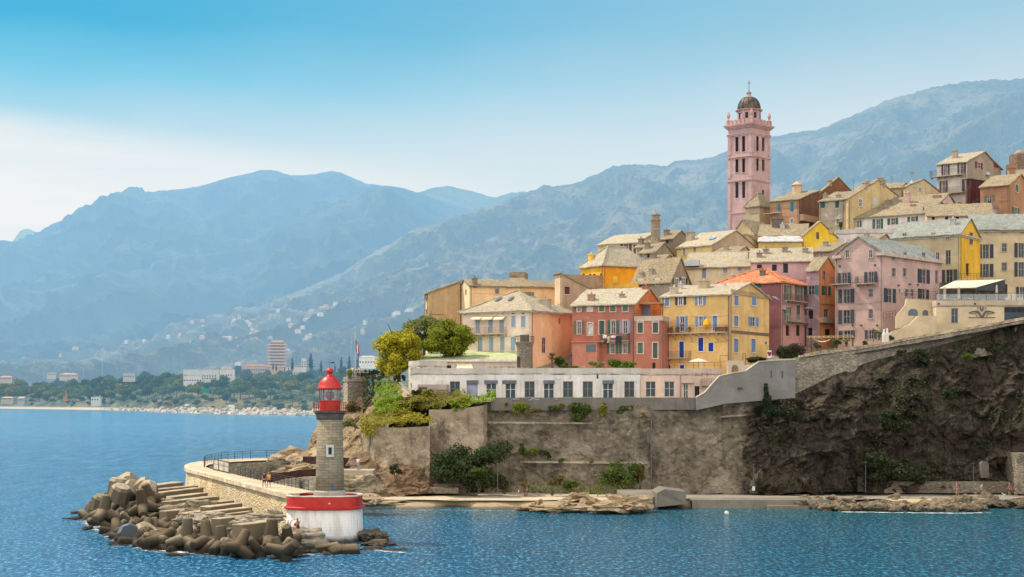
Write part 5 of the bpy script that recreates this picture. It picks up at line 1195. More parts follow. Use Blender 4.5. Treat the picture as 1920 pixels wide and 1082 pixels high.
OLD = roofmat((.34, .275, .185), (.46, .31, .11), (.13, .11, .085), .65, 3.0)
TILE = tilemat((.52, .18, .085))
def ST(c, dirt=.3, **k):
    if 'peel' not in k: k['peel'] = .16; k['peelcol'] = tuple(.5*x+.5*y for x, y in zip(c, (.60, .53, .44)))
    return stucco(c, dirt, **k)

# --- arcade building (white then pinkish)
wA = ST((.74, .70, .66), .34, stain=(.36, .32, .28), peel=.18, peelcol=(.5, .46, .42)); pA = ST((.72, .54, .44), .3, stain=(.36, .27, .22), peel=.15)
h = House('arcade_building', 'long low white arcade with dark glass doors above the rampart', 772, 1201, None, 690, 747, 224, 3, wA, ('flat', None, ST((.6, .55, .48))), d=13, cat='building', sink=1)
for px, st in [(853, 'n'), (993, 'n'), (1065, 'n'), (1102, 'n'), (1180, 'n')]: h.win('L', px, 729.5, 19, 29, st, fr=(.30, .27, .2), surround=False, name='window')
h.win('L', 885, 730.5, 21, 28, 'b', 'v', surround=False, name='shutter_door')
for px in (921, 957, 1029, 1140): h.win('L', px, 730.5, 20, 30, 'n', fr=(.75, .74, .72), surround=False, name='door')
h.finish(0)
grd = plain((.13, .15, .18), .7)
for a, b_ in [(873, 897), (908, 933), (942, 968), (1019, 1040), (1130, 1151)]: h.strip('L', a, b_, 713, 719.5, grd, 'door_header', .12)
for px in (826, 872, 905, 938, 972, 1012, 1047, 1084, 1122, 1160, 1196): h.strip('L', px-3, px+3, 713, 746.5, wA, 'pier', .16)
h.strip('L', 1119, 1122, 702, 710, plain((.06, .06, .06)), 'vent')
h.strip('L', 1046, 1049, 708, 711, plain((.7, .7, .7)), 'lamp', .3)
h.strip('L', 776, 850, 692, 697, plain((.4, .34, .3)), 'dark_stain', .004) if False else None
h = House('arcade_annex', 'pinkish low arcade section right of the white arcade', 1201.5, 1352, None, 691, 747, 223.4, 3, pA, ('flat', None, ST((.6, .48, .4))), d=13, cat='building', sink=1)
for px in (1220, 1255): h.win('L', px, 729, 19, 28, 'n', fr=(.62, .56, .48), surround=False, name='window')
h.win('L', 1286, 732.5, 9, 26, 'n', fr=(.7, .66, .6), surround=False, name='door'); h.win('L', 1307, 734, 9, 20, 'd', surround=False)
h.finish(0)
h.strip('L', 1279, 1300, 716, 718, pA, 'ledge', .5); h.pipe('L', 1276, 704, 746, (.3, .22, .2)); h.balcony('L', 1314, 1350, 722, .9, .5)
for px in (1305, 1316, 1326): h.strip('L', px-1.2, px+1.2, 699, 706, plain((.3, .24, .2)), 'vent', .03)
# left end of the arcade with sunlit gable and lower wing
h = House('corner_pavilion', 'small cream pavilion with tall glazed side left of the white arcade', 766, 786, 838, 676, 746, 226.5, 62, ST((.72, .64, .5), .3), ('flat', None, ST((.6, .54, .46))), cat='building', sink=1, wallR=ST((.70, .60, .50), .3))
h.win('L', [771, 775, 779], 696, 3.2, 20, 'n', fr=(.6, .62, .6), surround=False); h.win('L', [772, 779], 723, 4, 9, 'd', surround=False)
h.win('R', 790.5, 694, 2.2, 18, 'd', surround=False); h.win('R', [799, 815], 719, 5, 5, 'd', surround=False); h.finish(0)
h = House('low_annex', 'low pinkish wall with dark doorway below the cream pavilion', 783, 837, None, 721, 747, 221.5, 5, ST((.50, .40, .34), .35), ('flat', None, ST((.5, .4, .34))), d=3, cat='building', sink=1); h.win('L', 793, 733, 17, 14, 'd', surround=False, name='doorway'); h.finish(0)
h = House('green_roof_hall', 'low hall with sloping pale green roof behind the white arcade', 790, 972, None, 676, 700, 232, 4, ST((.66, .56, .48), .35, peel=.2), ('sY', 658, plain((.40, .44, .23), .7, .2, .8)), d=14, cat='building', sink=3)
h.win('L', [918, 929, 940, 955, 963], 690, 6, 6, 'n', surround=False); h.win('L', 837, 688, 18, 6, 'd', surround=False); h.finish(.5)
h.strip('L', 788, 972, 675, 678, plain((.66, .6, .52)), 'fascia', .55)
f_ = h.L; a, z1 = h.L(858, 681); b_, z0 = h.L(884, 694); mb = MB(); mb.add([(a, -.1, z1), (b_, -.1, z1), (b_+.5, -2.0, z0), (a, -2.0, z0)], [(3, 2, 1, 0)]); mb.build('awning', plain((.72, .62, .42), .8), h.root)
# --- round stone turret with railed top
TY = 227.5; tX = (983.5-960)/F*TY; z_ = lambda py: CH-(py-HY)/F*TY; sf = TY/F
e = empty('stone_turret', 'squat round stone turret with railed platform rising behind the white arcade', 'turret', (tX, TY, z_(700)))
b0 = z_(700); mb = MB(); mb.lathe([(15*sf, -4), (14.6*sf, z_(652)-b0), (16*sf, z_(647)-b0)], 28); mb.build('wall', masonry((.24, .19, .14), (.34, .28, .2), (.18, .14, .11), 2.2, 2.4), e)
mb = MB(); mb.lathe([(15.5*sf, z_(648)-b0), (18*sf, z_(643)-b0), (18.2*sf, z_(641)-b0)], 28); mb.build('corbel', masonry((.2, .15, .12), (.27, .21, .16)), e)
mb = MB(); mb.lathe([(8.6*sf, z_(642)-b0), (8.6*sf, z_(628)-b0)], 20); mb.build('drum', stucco((.2, .165, .13), .4), e)
mb = MB(); rail(mb, [(17.6*sf*math.cos(i/16*6.2832), 17.6*sf*math.sin(i/16*6.2832), z_(641)-b0) for i in range(17)], 10*sf, 5, 3, .03); mb.build('railing', railm, e)
mb = MB(); mb.box((-12*sf-.15, -13*sf, z_(689)-b0), (-9*sf, -10.4*sf, z_(669)-b0)); mb.build('window', plain((.05, .045, .04)), e)
# --- tan gabled block far left
T1 = (.56, .38, .21)
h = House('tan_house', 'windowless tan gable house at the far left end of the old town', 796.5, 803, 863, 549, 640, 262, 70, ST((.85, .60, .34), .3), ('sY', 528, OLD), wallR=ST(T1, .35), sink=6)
h.win('L', [799.5], [561, 585], 2.2, 9, 'd', surround=False); h.finish(.5)
h.strip('R', 805, 832, 588.5, 590, ST((.4, .28, .17), .3), 'ledge', .1)
h = House('long_tan_house', 'long tan house with weathered slate roof above the cream villa', 861.5, 880, 1092, 535, 640, 259, 74, ST((.92, .70, .44), .25), ('gL', 524, OLD), wallR=ST((.86, .57, .31), .25, stain=(.42, .3, .17)), sink=6, frame=(.5, .42, .34))
h.win('L', [864, 873.5], 547.5, 2.6, 9, 'd', surround=False); h.win('L', 863.8, 581, 2.4, 14, 'b', 'w', surround=False); h.win('R', 932, 546, 7, 9, 'n', 'w', fr=(.5, .4, .35)); h.win('R', 1044.5, 547, 6.5, 9, 'n', fr=(.4, .4, .38)); h.finish(.4)
h.strip('R', 881, 990, 550, 551.5, ST((.72, .56, .36)), 'band', .05); h.chimney(896, .05, .9, 1.0, ST((.25, .18, .13), .4))
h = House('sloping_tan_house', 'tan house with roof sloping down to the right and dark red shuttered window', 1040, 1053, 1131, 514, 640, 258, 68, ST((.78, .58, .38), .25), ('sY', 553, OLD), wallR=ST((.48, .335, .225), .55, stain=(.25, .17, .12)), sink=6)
h.win('R', 1063.5, 545, 9.5, 14, 'b', 'r', surround=False); h.finish(.35)
h = House('roof_room', 'small flat tan roof room on top of the long tan house', 955, 984, None, 510, 530, 268, 8, ST((.68, .52, .34)), ('flat', None, OLD), d=4, sink=2); h.finish(0)
# --- cream and salmon villa
h = House('villa', 'cream and salmon villa with hipped slate roof and three small awnings', 868.5, 995.5, 1077, 579, 696, 240, 33, ST((.90, .71, .58), .2, stain=(.55, .43, .35)), ('hip', 546, WARM), wallR=ST((1.0, .56, .32), .05, stain=(.6, .33, .2)), frame=(.72, .66, .6))
for px in (894, 918, 939): h.win('L', px+2, 612, 8, 24, 'c', 'l', name='balcony_door')
h.win('L', [963, 981.5], 603, 7.5, 20, 'c', 'l'); h.win('L', [900.5, 921, 942, 962], 645, 8, 25, 'c', 'l')
h.win('R', 1049.5, 601, 4.6, 10, 'n', fr=(.6, .4, .3), surround=False); h.win('R', 1020, 647, 8, 28, 'n', fr=(.6, .42, .36), surround=False, name='door'); h.win('R', [1070], [599, 652], 4.5, 22, 'b', 'w', surround=False)
h.finish(.7); h.cornice((.78, .72, .64), .45, .5); h.balcony('L', 878, 951, 626, 1.0, 1.1, ST((.6, .47, .36), .3), (.30, .18, .15))
for px in (894, 914.5, 936):
    a, z1 = h.L(px-5, 593); b_, z0 = h.L(px+14, 597.5); mb = MB(); mb.add([(a, -.05, z1), (b_, -.05, z1), (b_, -1.1, z0), (a, -1.1, z0), (a, -1.1, z0-.22), (b_, -1.1, z0-.22)], [(3, 2, 1, 0), (3, 2, 5, 4)]); mb.build('awning', plain((.82, .70, .48), .8), h.root)
for px in (900, 922, 942, 962, 981): h.strip('L', px-2.2, px+2.2, 587, 589, plain((.08, .07, .06)), 'vent', .02)
for x, y in ((-8.2, .24), (-5.8, .24)):
    yy_ = y*h.d; mb = MB(); n0 = Vector((x, yy_, h.zr(x, yy_)+.3)); s_ = h.rh/(min(h.w, h.d)/2)
    mb.hexa([n0+Vector((-.3, -.6, -.6*s_)), n0+Vector((.3, -.6, -.6*s_)), n0+Vector((.3, .6, .6*s_)), n0+Vector((-.3, .6, .6*s_))]+[n0+Vector((-.3, -.6, -.6*s_+.1)), n0+Vector((.3, -.6, -.6*s_+.1)), n0+Vector((.3, .6, .6*s_+.1)), n0+Vector((-.3, .6, .6*s_+.1))]); mb.build('skylight', plain((.16, .16, .17), .3), h.robj)
h.chimney(1022, .52, 1.6, .9, ST((.5, .42, .3), .5)); h.chimney(984, .6, 2.4, .5, ST((.3, .24, .18), .5), False)
h.pipe('L', 993.5, 582, 690, (.6, .5, .4))
# --- red house
REDW = ST((.46, .175, .125), .3, stain=(.30, .13, .1)); ORW = ST((.68, .235, .09), .25, stain=(.42, .17, .1))
h = House('red_house', 'brick red house with pale slate roof and laundry on its balcony', 1073, 1190, 1243, 569, 696, 238, 24, REDW, ('gR', 540, PALE), wallR=ORW, frame=(.62, .5, .43))
h.win('L', 1086, 578, 7, 12, 'o', 'G'); h.win('L', 1106.5, 577, 9.5, 13, 'b', 'w'); h.win('L', [1128.5, 1149.5, 1172.5], 577, 10, 14, 'c', 'G')
h.win('L', 1086, 614, 7, 23, 'o', 'G'); h.win('L', 1106.5, 617, 9.5, 23, 'b', 'w'); h.win('L', 1128.5, 614, 10, 25, 'c', 'g'); h.win('L', 1150, 613, 8, 24, 'o', 'g'); h.win('L', 1172.5, 613, 8, 24, 'o', 'v')
h.win('L', [1148.5, 1171.5], 653, 8, 19, 'o', 'g'); h.win('L', 1086, 660, 5, 18, 'n')
h.finish(.45); h.chimney(1109, .12, 1.0, .9, ST((.5, .3, .22), .5)); h.chimney(1166, .2, .7, .5, ST((.4, .34, .26))); h.chimney(1212, .45, 1.0, .4, REDW)
bo = h.balcony('L', 1129, 1181, 639, 1.05, 1.0, None, (.05, .09, .07))
a, z1 = h.L(1080, 643); b_, z0 = h.L(1126, 700); mb = MB(); mb.box((a, -1.6, z0), (b_, -.01, z1)); mb.box((a-.2, -1.9, z1), (b_+.5, -.01, z1+.15)); ext = mb.build('extension', ST((.52, .22, .15), .25), h.root)
a, z1 = h.L(1106, 647); b_, z0 = h.L(1124, 660); mb = MB(); mb.box((a, -1.68, z0), (b_, -1.56, z1)); mb.build('window', glass((.12, .16, .17)), ext)
h.pipe('L', 1187, 572, 690, (.4, .2, .15))
hR = h
def cloth(hh, px, py, w, hgt, col, label):
    a, z = hh.L(px, py, 1.15); mb = MB(); n = 6; vs = []
    for j in range(4):
        for i in range(n+1): vs.append((a+w*(i/n-.5)*(1-.05*j), -1.15-.05*math.sin(i*2+j)-.02*j, z-hgt*j/3-.04*math.sin(i*1.7)))
    mb.add(vs, [(j*(n+1)+i, (j+1)*(n+1)+i, (j+1)*(n+1)+i+1, j*(n+1)+i+1) for j in range(3) for i in range(n)]); mb.v = [tuple(hh.root.matrix_basis @ Vector(v)) for v in mb.v]
    o = mb.build('laundry', plain(col, .9)); tag(o, label, 'laundry')
bpy.context.view_layer.update()
cloth(h, 1134, 628, .7, .5, (.7, .66, .6), 'white cloth at the left end of the red house clothesline')
cloth(h, 1141, 631, .5, 1.0, (.5, .42, .32), 'beige towel hanging from the red house clothesline')
cloth(h, 1150, 629, .9, .35, (.62, .5, .5), 'pale pink cloth on the red house clothesline')
cloth(h, 1160, 630, 1.1, 1.1, (.03, .035, .05), 'big black cloth hanging from the red house balcony')
cloth(h, 1138, 636, .8, .7, (.03, .04, .05), 'dark cloth at the left corner of the red house balcony')
h = House('red_annex', 'narrow red annex with roof terrace joining the red and yellow houses', 1189, 1241.5, None, 592, 696, 235.6, 22, ST((.46, .185, .13), .25, stain=(.28, .12, .1)), ('flat', None, ST((.6, .45, .36))), d=5.5, frame=(.62, .5, .43))
h.win('L', [1200.5, 1229], 612.5, 10, 23, 'c', 'g'); h.win('L', 1200.5, 652.5, 10, 20, 'c', 'G'); h.win('L', 1228.5, 657, 9, 29, 'c', 'g'); h.win('L', 1226, 687, 6, 14, 'd', surround=False); h.finish(0)
mb = MB(); rail(mb, [(-h.w, .1, h.H+.4), (0, .1, h.H+.4)], .9, .3, 2, .025); mb.build('railing', railm, h.root)
a, z0 = h.L(1212, 592, -5); mb = MB(); mb.box((a-.6, 4.2, h.H), (a+.9, 4.3, h.H+2.4)); mb.build('door', glass((.2, .22, .26)), h.root); mb = MB(); mb.box((a-1.2, 2.6, h.H+2.5), (a+3.2, 4.6, h.H+2.7)); mb.build('canopy', ST((.45, .3, .2)), h.root)
# --- yellow house
YEL = ST((.80, .52, .20), .26, stain=(.55, .38, .2), peel=.35, peelcol=(.62, .54, .38)); YEL2 = ST((.84, .54, .22), .16, stain=(.55, .36, .17))
h = House('yellow_house', 'yellow ochre house with blue shutters and long balcony', 1240.5, 1368.5, 1442, 551, 697, 233.5, 33, YEL, ('gR', 530.5, PALE), wallR=YEL2, frame=(.72, .66, .62))
h.win('L', 1251, 565, 8, 18, 'c', 'b'); h.win('L', 1276.5, 563, 8, 17, 'o', 'k'); h.win('L', 1313.5, 563, 7.5, 17, 'o', 'b')
h.win('L', 1251, 603, 8, 18, 'c', 'b'); h.win('L', 1279, 607, 8, 28, 'o', 'b', name='balcony_door'); h.win('L', 1314, 602, 7.5, 18, 'o', 'b'); h.win('L', 1340.5, 606, 8.5, 28, 'c', 'b', name='balcony_door')
h.win('L', [1250.5, 1278], 655.5, 8.5, 30, 'c', 'B', name='balcony_door'); h.win('L', 1314, 646, 9.5, 25, 'c', 'B'); h.win('L', 1333, 651, 9.5, 16, 'c', 'B'); h.win('L', [1253, 1279], 689, 8, 9, 'c', 'B')
h.win('R', [1380.5, 1413], 563.5, 8, 18, 'c', 'b'); h.win('R', 1380, 602, 8, 19, 'c', 'b'); h.win('R', 1412.5, 603, 8, 17, 'o', 'b'); h.win('R', [1380, 1412.5], 648, 8, 25, 'c', 'b'); h.win('R', 1436, 643, 4, 4, 'd')
h.finish(.5); h.chimney(1264, .08, 1.1, 1.0, ST((.6, .48, .32), .3)); h.chimney(1320, .32, 1.5, 1.1, ST((.56, .42, .27), .3)); h.chimney(1276, .3, .6, .9, ST((.6, .56, .5)))
h.pipe('L', 1367.3, 553, 690, (.32, .22, .15)); h.strip('R', 1370, 1442, 624.3, 625.3, plain((.2, .14, .1)), 'cable_duct', .08); h.strip('R', 1370, 1442, 551, 552.6, ST((.5, .36, .2)), 'string_course', .14)
h.balcony('L', 1236, 1366, 624, 1.05, 1.2, ST((.5, .42, .32), .4), (.16, .09, .07)); h.balcony('L', 1236, 1296, 671, 1.0, 1.1, None, (.06, .06, .07)); hY = h
for i in range(8):
    px = 1247+i*16; a, z = h.L(px, 627); mb = MB(); mb.bar((a, -1.1, z), (a+.45, -.02, z-1.0), .025); mb.build('brace', plain((.2, .1, .06)), h.root)
M_ = h.root.matrix_basis
def onh(hh, face, px, py, o):
    f = hh.L if face == 'L' else hh.Rr; p, z = f(px, py, o); return hh.root.matrix_basis @ Vector(hh.P(face)(p, -o, z))
bpy.context.view_layer.update()
p = onh(h, 'L', 1324.5, 607, .7); o = MB(); o.lathe([(.02, .75), (.3, .6), (.42, .2), (.46, -.2), (.34, -.6), (.05, -.8)], 12); o.bar((0, 0, -1.3), (0, 0, 1.0), .03)
o = o.build('closed_parasol', plain((.80, .42, .01), .8), None, True); o.location = p; o.rotation_euler = (0, .15, 0); tag(o, 'bright yellow parasol furled on the yellow house balcony', 'parasol')
p = onh(h, 'L', 1352, 618, .6); o = MB(); o.box((-.9, -.3, -.45), (.9, .3, .35)); o.box((-.95, -.35, .35), (.95, .35, .42)); o = o.build('cabinet', plain((.2, .1, .055))); o.location = p; o.rotation_euler = (0, 0, -h.a); tag(o, 'brown cabinet at the right end of the yellow house balcony', 'cabinet')
for px, lb in [(1247, 'terracotta pot leftmost on the yellow house balcony'), (1258, 'terracotta pot second from the left on the yellow house balcony'), (1270, 'low dark planter between the balcony pots and the first door'), (1293, 'dark planter right of the first balcony door')]:
    p = onh(h, 'L', px, 620.5, .6); e = MB(); e.lathe([(.18, -.3), (.28, .12), (.25, .12)], 12); e = e.build('flower_pot', plain((.32, .12, .06))); e.location = p; tag(e, lb, 'pot'); link('plant', leaves([(0, 0, .35, .32, .3, .3)], 60, .2, leafmat(), 'plant'), e)
p = onh(h, 'L', 1277.5, 609, .8); e = MB(); e.lathe([(.1, -.25), (.26, -.05), (.26, .15)], 12); e.bar((0, 0, .1), (0, 0, .6), .02); e = e.build('hanging_basket', plain((.25, .12, .06))); e.location = p; tag(e, 'brown hanging basket before the first balcony door of the yellow house', 'basket')
# --- plum and pink house with red tile roof
h = House('tiled_house', 'plum and pink house under a bright red tiled hip roof', 1343, 1465, 1514.5, 527, 668, 249, 36, ST((.30, .125, .135), .3, stain=(.18, .08, .09)), ('hip', 506, TILE), wallR=ST((.60, .32, .28), .25, stain=(.4, .2, .18)), frame=(.6, .5, .48))
h.win('R', [1476.5, 1497], 550, 5.5, 29, 'o', 'G', name='balcony_door'); h.win('R', 1476, 590, 5.5, 29, 'o', 'G', name='balcony_door'); h.win('R', 1496.5, 586, 7.5, 27, 'c', 'G'); h.win('R', [1477, 1496.5], 620, 7, 20, 'd', surround=False)
h.win('L', 1422, 535, 10, 10, 'c', 't', surround=False); h.finish(.5); h.balcony('R', 1468, 1513, 565, 1.0, .9, None, (.2, .11, .1)); h.balcony('R', 1468, 1513, 603, 1.1, .9, None, (.45, .34, .32))
h.chimney(1373, .25, .8, .7, ST((.5, .42, .36), .4)); h.chimney(1430, .25, .8, .8, ST((.2, .17, .15), .4)); h.strip('R', 1465.8, 1470, 573, 581, plain((.4, .36, .34)), 'air_conditioner', .35)
for k_ in range(5): h.strip('L', 1447+k_*3, 1455+k_*2, 556+k_*1.5, 557+k_*1.5, plain((.5, .42, .42)), 'cable', .04)
# --- crumbling lilac and orange house
LIL = ST((.36, .24, .27), .6, stain=(.16, .11, .12), peel=.5, peelcol=(.5, .36, .36)); ORG = ST((.68, .30, .13), .45, stain=(.3, .16, .1), peel=.3, peelcol=(.6, .4, .26))
h = House('crumbling_house', 'crumbling lilac and orange house squeezed left of the pink hotel', 1512, 1535, 1567, 505, 668, 254, 44, LIL, ('gR', 482, OLD), wallR=ORG, frame=(.4, .3, .26))
h.win('L', 1521, 544, 12, 17, 'o', 't', surround=False); h.win('L', 1520, 590, 9, 16, 'd', surround=False); h.win('L', [1519], 622, 8, 14, 'd', surround=False); h.win('R', 1545.5, 516, 6, 15, 'n', surround=False, fr=(.4, .3, .28)); h.win('R', 1548.5, 545, 7, 17, 'o', 't', surround=False); h.win('R', 1549, 587, 9, 14, 'n'); h.win('R', 1552, 623, 10, 12, 'd', surround=False)
h.finish(.35); h.strip('R', 1536, 1566, 595, 607, ST((.45, .33, .25), .5), 'balcony_front', .7); h.strip('R', 1536, 1566, 570, 571.5, plain((.3, .18, .12)), 'band', .12); h.strip('L', 1513, 1524, 576, 579, plain((.4, .38, .36)), 'canopy', .5)
# --- pink hotel
PNK = ST((.52, .36, .325), .13, stain=(.5, .33, .29)); PNK2 = ST((.60, .41, .36), .13, stain=(.5, .33, .28)); 
h = House('pink_hotel', 'large pink hotel with grey slate roof and blue-grey shutters', 1566, 1655, 1766, 472, 650, 246, 43, PNK, ('gL', 443.5, GREY), wallR=PNK2, cat='hotel', frame=(.46, .38, .35))
h.win('L', [1589, 1633], 475.5, 7.5, 15, 'n'); h.win('L', 1583, 522, 10, 21, 'o', 'k', surround=False, name='balcony_door'); h.win('L', 1633, 520, 10, 21, 'o', 'k', surround=False, name='balcony_door'); h.win('L', 1587, 555, 13, 26, 'o', 'k', surround=False); h.win('L', 1632.5, 549, 8, 15, 'n'); h.win('L', 1587, 594, 13, 26, 'o', 'k', surround=False); h.win('L', 1632.5, 588, 8, 17, 'n'); h.win('L', [1588], 628, 13, 17, 'o', 'k', surround=False); h.win('L', 1633, 627, 9, 16, 'o', 'k', surround=False)
h.win('R', [1675.5, 1696.5, 1731, 1757.5], 480, 6.5, 15, 'n'); h.win('R', [1675.5, 1696], 510.5, 6.5, 15, 'n'); h.win('R', 1731.5, 518, 10, 26, 'o', 'k', surround=False); h.win('R', 1756.5, 519, 6, 25, 'n', surround=False); h.win('R', 1668, 554, 10, 26, 'o', 'k', surround=False); h.win('R', [1700, 1710], 549, 6, 13, 'n'); h.win('R', [1731], 551, 9, 18, 'o', 'k', surround=False)
h.finish(.45)
mb = MB(); o_ = .55; H = h.H
mb.box((.02, -.2, H-.65), (o_, h.d, H-.12)); mb.box((-h.w*.13, -o_, H-.6), (o_, -.02, H-.12)); mb.box((-h.w-.3, -o_, H-.6), (-h.w*.84, -.02, H-.12)); mb.build('cornice', plain((.52, .42, .36), .85), h.root)
h.balcony('L', 1563, 1596, 532.5, 1.1, 1.0, None, (.05, .05, .055)); h.balcony('L', 1608, 1646, 531.5, 1.1, 1.0, None, (.05, .05, .055))
for px, py in ((1575, 499), (1641, 497), (1599, 610), (1615, 610), (1645, 610)): h.strip('L', px-1.3, px+1.3, py-1.2, py+1.2, plain((.05, .045, .045)), 'wall_lamp', .25)
for px, py in ((1684, 535), (1705, 533), (1720, 534)): h.strip('R', px-1.2, px+1.2, py-1.2, py+1.2, plain((.05, .045, .045)), 'wall_lamp', .25)
a, z = h.Rr(1686, 545); P = h.P('R'); mb = MB()
for i in range(6): t = i*1.047; mb.bar(P(a, -.05, z), P(a+.28*math.cos(t), -.05, z+.3*math.sin(t)), .1, 0, 5, .06)
mb.build('rosette', plain((.25, .2, .2)), h.root)
# --- beige hotel wing with yellow gable
BEI = ST((.56, .46, .29), .15, stain=(.4, .32, .2)); h = House('beige_hotel_wing', 'beige hotel wing with bright yellow gable behind the pink hotel', 1672, 1800, 1838, 437, 560, 262, 36, BEI, ('gR', 410, GREY), wallR=ST((.86, .50, .06), .2, stain=(.6, .35, .06)), cat='hotel', frame=(.42, .36, .3))
h.win('L', [1696, 1750, 1777], 442.5, 8, 11, 'n'); h.win('L', 1777.5, 482, 10, 26, 'n', surround=False); h.win('L', 1780, 518, 13, 25, 'o', 'k', surround=False); h.win('R', 1820.5, 447, 6, 21, 'b', 'n'); h.win('R', 1814, 505, 6, 22, 'd', surround=False)
h.finish(.45); h.cornice((.5, .44, .34), .5, .35); h.chimney(1787, .3, .9, 1.0, ST((.5, .46, .4)))
# --- beige hotel right
h = House('beige_hotel', 'beige hotel with pale slate roof and large grey shutters at the right edge', 1831, 1995, None, 428, 590, 274, 3, ST((.60, .49, .32), .14, stain=(.42, .34, .22)), ('gR', 402, GREY), d=11, cat='hotel', frame=(.42, .36, .3))
h.win('L', [1849, 1883, 1917, 1951], 432, 9, 10, 'n'); h.win('L', 1848.5, 471, 12, 26, 'o', 'k', surround=False); h.win('L', [1883], [464, 500], 9, 15, 'n'); h.win('L', 1848.5, 507, 12, 24, 'o', 'k', surround=False); h.win('L', [1915], [469, 505], 11, 27, 'o', 'k', surround=False); h.win('L', 1917, 548, 10, 20, 'o', 'k', surround=False); h.win('L', 1883, 545, 12, 24, 'd', surround=False)
h.finish(.6); h.cornice((.52, .45, .34), .55, .4)
# terrace between the wings
e = House('hotel_balcony', 'balcony terrace with iron railing between the yellow gable and beige hotel', 1797, 1866, None, 524, 540, 251.5, 8, ST((.5, .42, .3)), ('flat', None, ST((.5, .42, .3))), d=6, cat='terrace', sink=1); e.finish(0)
mb = MB(); rail(mb, [(-e.w, 0, e.H+.4), (0, 0, e.H+.4)], 1.1, .5, 3, .03); mb.build('railing', plain((.05, .05, .05)), e.root)
# --- hotel terrace block with emblem
CRM = ST((.62, .50, .34), .12, stain=(.5, .41, .28))
h = House('hotel_terrace', 'cream terrace block carrying a dark palmette emblem below the canopy', 1755.5, 1990, None, 562.5, 640, 235, 3, CRM, ('flat', None, ST((.55, .46, .34))), d=16, cat='building', sink=4, frame=(.4, .36, .32))
h.win('L', 1790, 591.5, 13, 27, 'n', surround=False, fr=(.3, .28, .28), name='window'); h.win('L', 1915, 590, 64, 29, 'b', 'k', surround=False, name='garage_door', fr=(.4, .36, .32)); h.finish(0)
emb = plain((.15, .14, .13), .7); mb = MB(); P = h.P('L')
def em(pts, r=.055):
    q_ = [Vector(P(h.L(a, b_)[0], -.07, h.L(a, b_)[1])) for a, b_ in pts]
    for a, b_ in zip(q_, q_[1:]): mb.bar(a, b_, r, 0, 6)
em([(1816.5, 595.5), (1865.5, 595.5)], .06)
for sg in (-1, 1):
    X = lambda d: 1840.7+sg*d
    em([(X(1.5), 595), (X(3), 589.5), (X(7), 585), (X(13), 583.3), (X(19), 584.5), (X(24), 587)], .085); em([(X(24), 587), (X(18), 587.2), (X(12), 588.5), (X(9.5), 591), (X(8.5), 595)], .05)
    em([(X(3.2), 595), (X(4.5), 591), (X(8), 587), (X(14), 585)], .05)
    em([(X(.5), 594), (X(3), 588), (X(6.5), 583.5), (X(10.5), 582.5)], .08); em([(X(0), 583.5), (X(2.5), 580.5), (X(3.5), 579.5), (X(0), 579.3)], .08)
for dx_, dy_ in ((-7.2, 577.3), (-2.6, 576.2), (2.6, 576.2), (7.2, 577.3)): em([(1840.7+dx_-.7, dy_), (1840.7+dx_+.7, dy_)], .13)
mb.build('emblem', emb, h.root)
mb = MB()
for i in range(4): a, z1 = h.L(1885+i*11.5, 578); b_, z0 = h.L(1894+i*11.5, 584); mb.box((a, .05, z0), (b_, .16, z1))
mb.build('garage_window', GLSD, h.root)
for px in (1760, 1828): h.strip('L', px-1.3, px+1.3, 568, 571.5, plain((.06, .055, .05)), 'wall_lamp', .25)
mb = MB(); rail(mb, [(-h.w-8, 1.2, h.H+.45), (-h.w, -.05, h.H+.45), (0, -.05, h.H+.45)], 1.1, 1.8, 1, .035); mb.build('railing', plain((.1, .11, .12)), h.root)
mb = MB(); mb.box((-h.w, -.02, h.H+.5), (0, .0, h.H+1.4)); mb.build('glass_screen', clearglass(), h.root)
hT = h
# canopy over the terrace
e = empty('canopy', 'large cream terrace canopy on posts with dark hanging side', 'canopy', (0, 0, 0)); Yc = 240
q_ = [pt(1762, 540, Yc), pt(1831, 538.5, Yc), pt(1884, 524, Yc+7), pt(1790, 526.5, Yc+7)]
mb = MB(); mb.add(q_+[p-Vector((0, 0, .12)) for p in q_], [(0, 1, 2, 3), (7, 6, 5, 4), (0, 4, 5, 1), (1, 5, 6, 2), (2, 6, 7, 3), (3, 7, 4, 0)]); mb.build('canopy_fabric', plain((.66, .54, .4), .85), e)
mb = MB(); s_ = [q_[1], q_[2], pt(1884, 546, Yc+7), pt(1831, 545, Yc)]; mb.add([p+Vector((.05, 0, 0)) for p in s_], [(0, 1, 2, 3)]); mb.build('side_curtain', plain((.06, .06, .07), .9), e)
mb = MB(); s_ = [q_[0], q_[3], pt(1790, 536, Yc+7), pt(1745, 541.5, Yc+.5)]; mb.add([p-Vector((.05, 0, 0)) for p in s_], [(3, 2, 1, 0)]); mb.build('side_curtain', plain((.07, .07, .075), .9), e)
mb = MB()
for px in (1771, 1797.5): mb.box(tuple(pt(px-1.6, 561, Yc+.2)), tuple(pt(px+1.6, 538, Yc+.5)))
mb.build('post', ST((.5, .4, .32)), e)
for px, py, Yq in ((1830, 562, Yc+.1), (1884, 562, Yc+6.5)): mb = MB(); mb.bar(pt(px, py, Yq), pt(px, py-24, Yq), .06); mb.build('post', plain((.08, .08, .08)), e)
mb = MB(); mb.box(tuple(pt(1762, 563, Yc+8)), tuple(pt(1884, 530, Yc+8.3))); mb.build('back_wall', plain((.10, .085, .07), .9, .5, .8), e)
mb = MB(); mb.lathe([(.04, 0), (.05, 1.0), (.2, 1.2), (.12, 2.2), (.03, 2.4)], 10); o = mb.build('closed_parasol', plain((.45, .38, .3))); o.location = pt(1869, 563, 237); tag(o, 'furled beige parasol standing by the terrace railing', 'parasol')
tabm = plain((.5, .48, .44))
